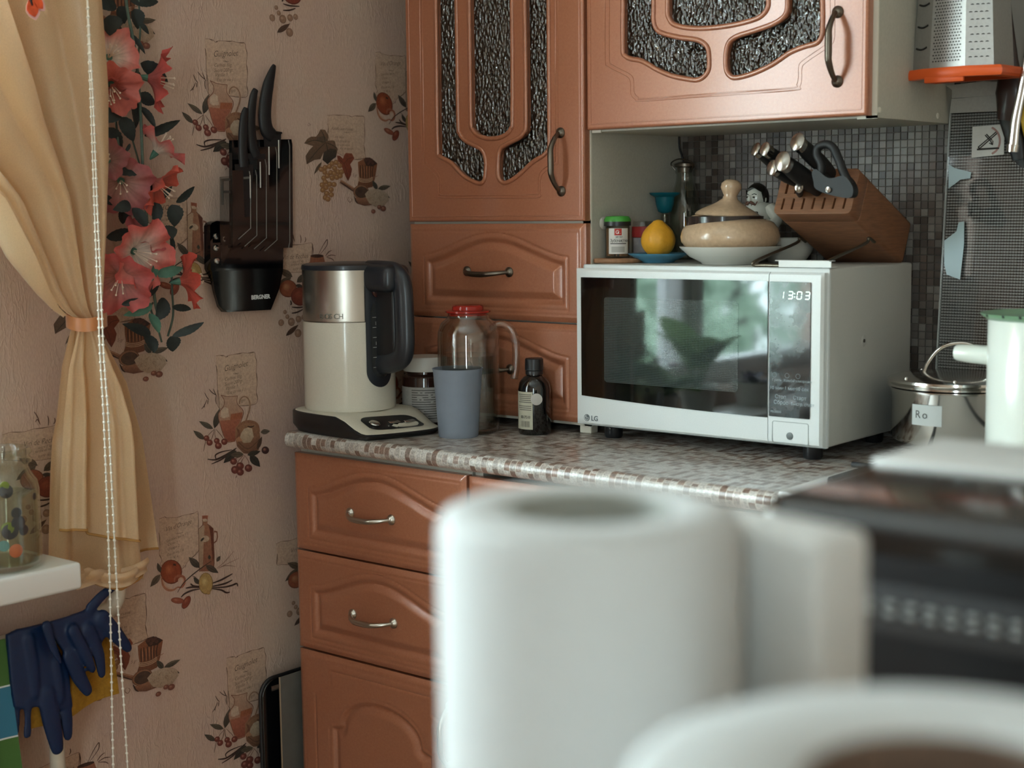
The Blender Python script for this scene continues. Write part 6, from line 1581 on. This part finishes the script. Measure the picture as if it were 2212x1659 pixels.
block_knife(.853, .045, (1668, 362, -.345), 'black knife handle with a steel ring below the left pair in the block', .0125)
block_knife(.868, .040, (1690, 348, -.375), 'large black knife handle with riveted round steel end facing the room', .0155)
block_knife(.884, .064, (1722, 306, -.345), 'wide steel handled knife standing highest in the bamboo block', .0145)
block_knife(.838, .034, (1726, 405, -.315), 'short steel tipped sharpener handle low in the bamboo block', .0085)
sx_ = thing('scissors', 'black handled kitchen scissors with looped grips at the right of the knife block', 'scissors', KB(.905, 0, .03))
lo = [(1768, 400), (1775, 360), (1765, 335), (1768, 318), (1785, 312), (1800, 320), (1812, 345), (1822, 372), (1835, 398)]
obj('upper_loop', G().tube(smoothpts([aty(x, y, -.345) for x, y in lo], 5), .0062, 12), M_HB, sx_, 60)
lo2 = [(1757, 392), (1754, 372), (1764, 366), (1790, 385), (1822, 380), (1840, 400), (1842, 420), (1830, 428), (1790, 420), (1762, 408)]
obj('lower_loop', G().slab([aty(x, y, -.352) for x, y in [(q.x, q.y) for q in smoothpts([(a, b_, 0) for a, b_ in lo2], 4, True)]], (0, 1, 0), .016), M_HB, sx_, 50)
obj('blades', G().slab([KB(.897, -.02, .028), KB(.897, -.02, .046), KB(.897, .03, .042), KB(.897, .03, .030)], (1, 0, 0), .004), M_HS, sx_, 0)
obj('pivot', G().lathe([(.0042, 0), (.0042, .002), (0, .003)], aty(1790, 410, -.3525), 16, (0, -1, 0)), M_STEEL, sx_)
# ------------------------------------------------------------------ stove side on the right
M_ENAM = mat('stove_enamel', 'd7d5cf', .3, coat=.3); M_IRON = mat('cast_iron', '202021', .6)
st = thing('gas_stove', 'white gas stove at the end of the worktop with its glass lid raised', 'stove', (1.27, -.32, 0))
obj('stove_body', G().box(1.002, 1.55, -.60, -.085, .0, .845, .006), M_ENAM, st, 40)
obj('cooktop', G().box(1.0, 1.552, -.602, -.09, .845, .856, .004), M_ENAM, st, 40)
g = G()
for y in (-.21, -.45): g.tube([(1.03, y, .872), (1.52, y, .872)], .004, 8)
for x in (1.06, 1.18, 1.36, 1.49): g.tube([(x, -.57, .872), (x, -.12, .872)], .004, 8)
for x in (1.06, 1.49):
    for y in (-.57, -.12): g.tube([(x, y, .872), (x, y, .855)], .004, 8)
obj('pan_support', g, M_IRON, st, 60, kind='stuff')
def m_lid():
    s = NT('dotted_lid_glass'); v = s.new('ShaderNodeTexVoronoi'); v.feature = 'F1'; v.inputs['Scale'].default_value = 225; v.inputs['Randomness'].default_value = 0
    s.ln(s.coord((1, 0, 1)), v.inputs['Vector'])
    d = s.math('LESS_THAN', v.outputs['Distance'], .36)
    t = s.new('ShaderNodeBsdfTransparent'); t.inputs[0].default_value = (.62, .62, .62, 1)
    p = s.b; p.inputs['Base Color'].default_value = lin('8f8f8c'); p.inputs['Roughness'].default_value = .12; p.inputs['IOR'].default_value = 1.5
    g_ = s.new('ShaderNodeBsdfGlossy'); g_.inputs['Roughness'].default_value = .04; lw = s.new('ShaderNodeLayerWeight'); lw.inputs[0].default_value = .5; fr = s.math('ADD', .06, s.math('MULTIPLY', .94, s.math('POWER', lw.outputs['Facing'], 5.0)))
    m1 = s.new('ShaderNodeMixShader'); s.ln(fr, m1.inputs[0]); s.ln(t.outputs[0], m1.inputs[1]); s.ln(g_.outputs[0], m1.inputs[2])
    m2 = s.new('ShaderNodeMixShader'); s.ln(s.math('ADD', s.math('MULTIPLY', d, -.75), .85), m2.inputs[0]) if False else s.ln(s.math('MULTIPLY', d, .75), m2.inputs[0])
    s.ln(m1.outputs[0], m2.inputs[1]); s.ln(p.outputs[0], m2.inputs[2]); s.ln(m2.outputs[0], s.o.inputs[0]); return s.m
LYT, LYB = -.055, -.100
L0t = aty(2055, 244, LYT); L0b = aty(2024, 800, LYB)
ld = [L0t, Vector((1.50, LYT, L0t.z)), Vector((1.50, LYB, .858)), Vector((L0b.x - .004, LYB, .858))]
obj('lid_glass', G().slab(ld, (0, -1, 0), .004), m_lid(), st, 0)
e = G().tube([ld[0] + Vector((0, -.002, 0)), ld[3] + Vector((0, -.002, 0))], .0022, 8)
obj('lid_edge', e, mat('lid_edge_grey', '9fa3a0', .3), st)
M_BRK = mat('bracket_grey', '9b9a94', .45, nz=(200, .06))
def lp_(x, y, dy=0):
    t = max(0, (y - 244) / 556); p = aty(x, y, LYT + (LYB - LYT) * t - .0065 - dy); return p
g = G().slab([lp_(2056, 245), lp_(2060, 214), lp_(2163, 206), lp_(2172, 240)], (0, -1, 0), .008)
obj('lid_bracket', g, M_BRK, st, 20)
g = G().slab([lp_(2062, 213), lp_(2062, 195), lp_(2050, 186), lp_(2130, 176), lp_(2166, 178), lp_(2169, 206)], (0, -1, 0), .010)
obj('lid_hinge', g, M_BRK, st, 20)
# warning sticker on the lid
sk = [lp_(2101, 274), lp_(2170, 268), lp_(2169, 332), lp_(2168, 334), lp_(2099, 341)]
obj('sticker', G().slab(sk, (0, -1, 0), .0006), mat('sticker_white', 'bdbcb6', .5, nz=(40, .08)), st, 0)
def ls(pts, r): return [lp_(x, y, .0012) for x, y in pts]
g = G().tube(ls([(2153, 284), (2113, 318)], 0), .0009, 5); g.tube(ls([(2155, 287), (2116, 321)], 0), .0009, 5); g.tube(ls([(2113, 318), (2116, 321)], 0), .0009, 5)
g.tube(ls([(2111, 323), (2158, 320)], 0), .0015, 5); g.tube(ls([(2128, 292), (2140, 305), (2143, 312)], 0), .0008, 5); g.tube(ls([(2131, 290), (2143, 303)], 0), .0008, 5)
g.tube(ls([(2137, 309), (2144, 313), (2145, 304)], 0), .0008, 5)
obj('sticker_drawing', g, mat('sticker_ink', '2b2724', .6), st, kind='stuff')
ring = []
for i in range(30):
    a = -1.2 + 2.4 * i / 29; ring.append(lp_(2133 + 27 * math.cos(a), 304 + 30 * math.sin(a), .0006))
obj('sticker_ring', G().tube(ring, .0016, 5), mat('faded_red', 'a8837c', .6), st)
# cyan reflections on the lid glass, painted as thin pale patches
M_REFL = mat('painted_reflection', '9cb0b4', .35)
for pts in ([(2050, 355), (2062, 363), (2098, 372), (2096, 385), (2075, 388), (2062, 398), (2049, 407)], [(2083, 478), (2083, 525), (2074, 604), (2045, 593), (2040, 570), (2040, 520), (2066, 500), (2071, 480)]):
    P = []
    for x, y in pts:
        t = (y - 244) / (800 - 244); P.append(aty(x, y, LYT + (LYB - LYT) * t - .0045))
    obj('reflection_patch', G().slab(P, (0, -1, 0), .0005), M_REFL, st, 0)
# --- lidded steel pot
PX, PY = 1.062, -.185
M_STN = mat('polished_steel', 'c9c5bf', .12, 1.0)
sp_ = thing('steel_pot', 'stainless steel pot with a lid and looped wire handle on the stove', 'pot', (PX, PY, .877))
obj('pot_body', G().lathe([(.001, 0), (.088, 0), (.093, .006), (.093, .072), (.0945, .0745), (.0945, .078), (.090, .078), (.090, .008), (.001, .006)], (PX, PY, .877), 72), M_STN, sp_, 50)
obj('lid', G().lathe([(.001, .079), (.0935, .079), (.099, .081), (.099, .0835), (.096, .086), (.099, .088), (.0985, .0915), (.088, .0945), (.06, .0985), (.001, .101)], (PX, PY, .877), 72), M_STN, sp_, 50)
hc = aty(2100, 780, PY); hz0 = .877 + .0985
obj('lid_handle', G().tube(smoothpts([Vector((PX - .045, PY - .012, hz0 - .001)), Vector((PX - .040, PY - .012, hz0 + .012)), Vector((PX - .026, PY - .010, hz0 + .032)), Vector((PX - .006, PY - .006, hz0 + .043)), Vector((PX + .02, PY, hz0 + .043)), Vector((PX + .042, PY + .006, hz0 + .026)), Vector((PX + .05, PY + .008, hz0 - .001))], 6), .0032, 10), M_STN, sp_, 60)
for a in (2.6, 4.2, 5.1): obj('rivet', G().ball((PX + .088 * math.cos(a), PY + .088 * math.sin(a), .877 + .0945), .0032, 10), M_STN, sp_, 60)
la = math.atan2(CAM.y - PY, CAM.x - PX) - .42
obj('paper_label', wrap(Vector((PX, PY, .877)), .0934, la - .28, la + .22, .030, .060), mat('paper_label_grey', 'aeb0ad', .6), sp_, 40, fix=False)
ctext('Ro', .0405, .016, la - .22, .125, M_DK, sp_, Vector((PX, PY, .877)), .0937)
# --- white enamel saucepan with green rim
EX, EY = 1.271, -.40
M_EN = mat('white_enamel', 'd4d8cf', .2, coat=.5); M_GR = mat('green_enamel_rim', '6f9673', .3, coat=.4); M_EIN = mat('enamel_inside', '6f7a58', .35)
ez = .876
er = .070
ep = thing('enamel_saucepan', 'white enamel saucepan with green rim and hollow handle at the right edge', 'saucepan', (EX, EY, ez))
HT = aty(2160, 676, EY).z - ez
obj('pan_wall', G().lathe([(.001, 0), (er - .003, 0), (er, .004), (er, HT - .004), (er - .001, HT - .003), (er - .001, .006), (.001, .004)], (EX, EY, ez), 72), M_EN, ep, 50)
obj('inner_wall', G().lathe([(.001, .0065), (er - .0015, .0065), (er - .0015, HT - .004), (er - .003, HT - .004), (er - .003, .008), (.001, .008)], (EX, EY, ez), 64), M_EIN, ep, 50)
obj('green_rim', G().lathe([(er - .002, HT - .006), (er + .001, HT - .006), (er + .009, HT + .0005), (er + .0095, HT + .002), (er + .007, HT + .0025), (er - .002, HT - .002)], (EX, EY, ez), 72), M_GR, ep, 50)
hh0 = aty(2130, 768, EY); hh1 = aty(2068, 765, EY)
hv_ = (Vector((hh1.x, EY, hh1.z)) - Vector((hh0.x + .012, EY, hh0.z - .002)))
pts = [Vector((EX - er + .004, EY, hh0.z)), Vector((EX - er - .02, EY, hh0.z + .001)), Vector((EX - er - .043, EY, hh0.z + .002)), Vector((EX - er - .048, EY, hh0.z + .002))]
obj('handle', G().tube(smoothpts(pts, 5), [.0165, .0165, .0165, .0163, .016, .016, .0158, .0155, .015, .0145, .014, .0135, .013, .0115, .009, .006], 20, flat=.78, up=(0, 0, 1)), M_EN, ep, 60)
for a in (-2.3, -1.9, -1.6): obj('rim_chip', G().lathe([(.0022, 0), (.0018, .0005), (0, .0006)], (EX + (er + .0088) * math.cos(a), EY + (er + .0088) * math.sin(a), ez + HT + .0005), 8, (math.cos(a), math.sin(a), -.3)), M_IRON, ep)
# --- box grater hanging from a rail
rail = thing('hanging_rail', 'steel rail with hooks along the back wall right of the wall cabinet', 'rail', (1.2, -.06, 1.63))
obj('bar', G().tube([(1.0, -.075, 1.655), (1.62, -.075, 1.655)], .006, 12), M_STEEL, rail)
for x in (1.03, 1.58): obj('bracket', G().tube([(x, -.075, 1.655), (x, -.032, 1.655)], .005, 10), M_STEEL, rail)
for x in (1.085, 1.185, 1.225):
    obj('hook', G().tube(smoothpts([(x, -.075, 1.663), (x, -.085, 1.66), (x, -.086, 1.64), (x, -.098, 1.628), (x, -.112, 1.636)], 5), .0018, 8), M_STEEL, rail)
GY = -.165
gb0, gb1 = aty(1979, 173, GY), aty(2172, 165, GY)
gzb = aty(2080, 168, GY).z; gcx = (gb0.x + gb1.x) / 2
gt_ = thing('box_grater', 'steel box grater with an orange base hanging beside the wall cabinet', 'grater', (gcx, GY, gzb))
M_GST = mat('grater_steel', 'a8a6a2', .42, .75, nz=(200, .05))
gztop = 1.622; ang = math.radians(-4)
def GP(x, y, z): c, s_ = math.cos(ang), math.sin(ang); return Vector((gcx + x * c - y * s_, GY + x * s_ + y * c, z))
bw, bd, tw, td = .052, .040, .040, .030
xs = [(-1, -1), (1, -1), (1, 1), (-1, 1)]
# octagonal cross section: broad front, chamfered flanks
def oct_(w, d, ch): return [(-w + ch, -d), (w - ch, -d), (w, -d + ch * .45), (w, d), (-w, d), (-w, -d + ch * .45)]
b0 = oct_(.064, .040, .036); t0 = oct_(.052, .032, .029)
g = G(); g.add([GP(x, y, gzb + .012) for x, y in b0] + [GP(x, y, gztop) for x, y in t0], [(i, (i + 1) % 6, (i + 1) % 6 + 6, i + 6) for i in range(6)] + [tuple(6 + i for i in range(6))])
obj('blade_body', g, M_GST, gt_, 0)
def face_pt(i, u, v, dn=.0006):
    a0, a1 = Vector(GP(*b0[i], gzb + .012)), Vector(GP(*b0[(i + 1) % 6], gzb + .012)); c0, c1 = Vector(GP(*t0[i], gztop)), Vector(GP(*t0[(i + 1) % 6], gztop))
    p = (a0 + (a1 - a0) * u) * (1 - v) + (c0 + (c1 - c0) * u) * v; n = (a1 - a0).cross(c0 - a0).normalized(); 
    if n.dot(Vector((0, -1, 0)) + Vector((0, 0, 0))) < 0 and i == 0: n = -n
    return p + n * dn, n, (a1 - a0).normalized(), (c0 - a0).normalized()
M_HOLE = mat('grater_hole', '1a1817', .6)
g = G(); hb_ = G()
for r_ in range(34):
    for c_ in range(10):
        u = .10 + .80 * (c_ + .5 * (r_ % 2)) / 10; v = .05 + r_ * .0215
        p, n, a, b_ = face_pt(0, u, v); w = .00135
        pts = [p + a * (w * math.cos(t)) + b_ * (w * math.sin(t)) for t in [i * PI / 4 for i in range(5)]] + [p - a * w - b_ * .0006, p + a * w - b_ * .0006]
        k = len(g.v); g.v += [tuple(q) for q in pts]; g.f.append(tuple(range(k, k + len(pts))))
obj('fine_teeth', g, M_HOLE, gt_, 0, kind='stuff', fix=False)
g = G()
for r_ in range(14):
    for c_ in range(4):
        p, n, a, b_ = face_pt(1, .18 + .2 * c_ + .06 * (r_ % 2), .06 + r_ * .052)
        k = len(g.v); g.v += [tuple(p + a * dx + b_ * dz) for dx, dz in ((-.0024, .0006), (.0024, .0006), (.0024, .0014), (0, .0022), (-.0024, .0014))]; g.f.append(tuple(range(k, k + 5)))
obj('coarse_teeth', g, M_HOLE, gt_, 0, kind='stuff', fix=False)
for r_ in range(5):
    g = G()
    q = [face_pt(5, .16 + .62 * t, .16 + r_ * .155 - .012 * math.sin(PI * t))[0] for t in [i / 8 for i in range(9)]]
    obj('slicing_slot', g.tube(q, .0014, 6), M_HOLE, gt_)
M_ORG = mat('orange_plastic', 'd4561f', .4)
g = G(); rr_ = [(x * 1.22, y * 1.28) for x, y in b0]; k = 6
rings = []
for sc_o, z in ((1.0, .0), (1.03, .004), (1.03, .010), (.98, .0145), (.80, .0145)):
    g.v += [tuple(GP(x * sc_o, y * sc_o, gzb - .002 + z)) for x, y in rr_]
for r_ in range(4): g.f += [(r_ * 6 + i, r_ * 6 + (i + 1) % 6, (r_ + 1) * 6 + (i + 1) % 6, (r_ + 1) * 6 + i) for i in range(6)]
g.v += [tuple(GP(x * .80, y * .80, gzb - .002)) for x, y in rr_]
g.f += [(i, (i + 1) % 6, 30 + (i + 1) % 6, 30 + i) for i in range(6)]
obj('orange_base', g, M_ORG, gt_, 30)
g = G().box(-.030, .030, -.006, .0, -.009, .0, .002, 2, Matrix.Translation(GP(0, -.045, gzb)))
obj('base_grip', g, M_ORG, gt_, 30)
obj('top_handle', G().tube(smoothpts([GP(-.035, 0, gztop), GP(-.03, 0, gztop + .018), GP(0, 0, gztop + .024), GP(.03, 0, gztop + .018), GP(.035, 0, gztop)], 5), .005, 10), M_ORG, gt_)
# --- hanging utensils at the right edge
UY = -.135
def uten(name, label, parts, cat='utensil', UY=-.135):
    p0 = aty(*parts[0][1][0], UY); t = thing(name, label, cat, p0, 'utensils hanging on the rail')
    for nm, pts, rs, m, fl in parts:
        P = smoothpts([aty(x, y, UY + (fl[1] if isinstance(fl, tuple) else 0)) for x, y in pts], 5); R_ = [interp(list(enumerate(rs)), i / 5) * .00074 for i in range(len(P))]
        obj(nm, G().tube(P, R_, 14, flat=fl[0] if isinstance(fl, tuple) else fl, up=(0, 1, 0)), m, t, 60)
M_DWD = mat('dark_wood_handle', '2a1712', .4, coat=.2, nz=(40, .2), stretch=(1, 1, 8)); M_DP = mat('utensil_black', '1a1615', .45)
uten('spatula', 'dark wooden handled spatula hanging just right of the grater', [('handle', [(2160, -130), (2170, 20), (2178, 130), (2182, 200), (2172, 260)], [10, 14, 20, 30, 16], M_DWD, .5), ('blade', [(2172, 255), (2190, 300), (2200, 345)], [14, 18, 12], M_DP, (.3, .004))], UY=-.088)
uten('ladle', 'steel handled serving spoon with a rounded steel end at the right edge', [('steel_handle', [(2222, 120), (2204, 210), (2194, 260), (2188, 315)], [9, 9, 10, 11], M_STEEL, (.45, -.030)), ('end_ferrule', [(2188, 312), (2186, 328)], [13, 12], M_STN, (.6, -.030)), ('upper_grip', [(2240, -120), (2236, 20), (2222, 125)], [11, 12, 10], M_DP, (.6, -.030))])
uten('turner', 'black nylon turner with a yellow edge cut off by the right picture border', [('blade', [(2226, 200), (2218, 280), (2210, 330), (2222, 380)], [14, 26, 26, 12], M_DP, (.3, .012)), ('yellow_tip', [(2222, 215), (2219, 260), (2222, 300)], [8, 13, 8], mat('yellow_plastic', 'c9a53a', .5), (.4, -.004)), ('handle', [(2232, -110), (2230, 60), (2228, 205)], [11, 12, 12], M_DP, (.5, .012))], UY=-.075)
# ------------------------------------------------------------------ table in the foreground with paper rolls and a black appliance
M_PAPERW = mat('tissue_paper', 'bfbfbd', .85, nz=(300, .03), bump=(420, .25, .0006), trl=.12); M_CORE = mat('cardboard_core', '6b5648', .85, nz=(80, .12))
TT = .88
tbl = thing('bar_table', 'wooden high table close to the camera carrying the paper rolls and black appliance', 'table', (1.8, -1.75, 0))
obj('table_top', G().box(1.46, 2.2, -2.08, -1.42, TT - .03, TT, .004), mat('table_wood', '8a6a4f', .45, nz=(8, .2), stretch=(1, 8, 1)), tbl, 40)
for x in (1.50, 2.15):
    for y in (-2.03, -1.47): obj('leg', G().box(x - .022, x + .022, y - .022, y + .022, 0, TT - .03, .003), bpy.data.materials['table_wood'], tbl, 40)
def at_d(px, py, d): return CAM + ray(px, py) * d
def roll(c, R, r, ztop, label, core, name='paper_roll'):
    c = Vector((c.x, c.y, TT + .0005)); h = ztop - c.z
    t = thing(name, label, 'paper roll', c)
    b = .008
    obj('paper', G().lathe([(r, .001), (R - b, 0), (R - b * .3, b * .3), (R, b), (R, h - b), (R - b * .3, h - b * .3), (R - b, h), (r + .003, h), (r, h - .002), (r, .001)], c, 72), M_PAPERW, t, 60)
    obj('core', G().lathe([(r - .0005, .002), (r - .0005, h - .001), (r - .0022, h - .001), (r - .0022, .002), (r - .0005, .002)], c, 48), core, t, 60)
c1 = at_d(1272, 1092, .60)
roll(c1, .0605, .0335, c1.z, 'white paper towel roll standing at the left front of the table', mat('pale_core', '9a9a92', .8))
c3 = at_d(2060, 1690, .385)
roll(c3, .086, .0385, c3.z, 'fat white paper roll with a brown core, nearest to the camera', M_CORE)
# white carton behind the first roll
q1 = at_d(1602, 1086, .665); zt = q1.z
q2 = at(1888, 1142, 2, zt)
e1 = (q2 - q1); e1.z = 0; wdt = e1.length; e1.normalize(); e2 = Vector((-e1.y, e1.x, 0))
if e2.y > 0: e2 = -e2
mb = Matrix(((e1.x, e2.x, 0, q1.x), (e1.y, e2.y, 0, q1.y), (0, 0, 1, 0), (0, 0, 0, 1)))
obj('white_carton', G().box(-.01, wdt, 0, .034, TT + .0005, zt, .006, 4, mb), mat('white_carton_board', 'c2c1be', .6, nz=(200, .03)), None, 50, 'plain white carton standing between the paper towel roll and the black appliance', 'carton')
# black appliance
k0 = at_d(1606, 1062, .82); zk = k0.z
kr_ = at(2212, 838, 2, zk)
ap = thing('black_appliance', 'large glossy black kitchen appliance with a silver trim at the right of the table', 'appliance', (k0.x + .2, k0.y + .15, TT))
ax0, ay0 = k0.x, k0.y
M_APB = mat('piano_black', '0e0e10', .34); M_APT = mat('appliance_top_black', '1a1716', .14, coat=.4)
AX1, AY1 = ax0 + .42, min(-1.43, ay0 + .30)
obj('housing', G().box(ax0, AX1, ay0, AY1, TT + .004, zk - .016, .008, 3), M_APB, ap, 40)
obj('top_shell', G().box(ax0, AX1, ay0, AY1, zk - .044, zk, .021, 6), M_APT, ap, 50)
p0 = at(1905, 985, 2, zk + .0012); p1 = at(2230, 1000, 2, zk + .0012)
obj('top_strip', G().box(p0.x, AX1 - .02, p0.y - .014, p0.y + .085, zk - .004, zk + .0022, .002, 2), mat('satin_silver', 'b9b7b2', .4, .2), ap, 40)
zb_ = aty(1900, 1312, ay0).z; g = G()
i = 0; x = ax0 + .012
while x < AX1 - .012:
    for dz in (-.0028, .0028): g.ball((x + (.0027 if i % 2 else 0), ay0 - .0006, zb_ + dz - .0), .0019, 6, (1, .5, 1))
    x += .0055; i += 1
obj('trim_studs', g, mat('trim_silver', '7d7c78', .35, .9), ap, 60, kind='stuff')
obj('trim_band', G().box(ax0 - .0006, AX1 + .0006, ay0 - .0008, AY1, zb_ - .013, zb_ + .013, .001), mat('trim_dark', '2e2e2f', .35), ap, 40)
for x in (ax0 + .03, AX1 - .03):
    for y in (ay0 + .03, AY1 - .03): obj('foot', G().lathe([(.001, 0), (.012, 0), (.012, .006), (.001, .006)], (x, y, TT), 16), M_BLACK, ap)
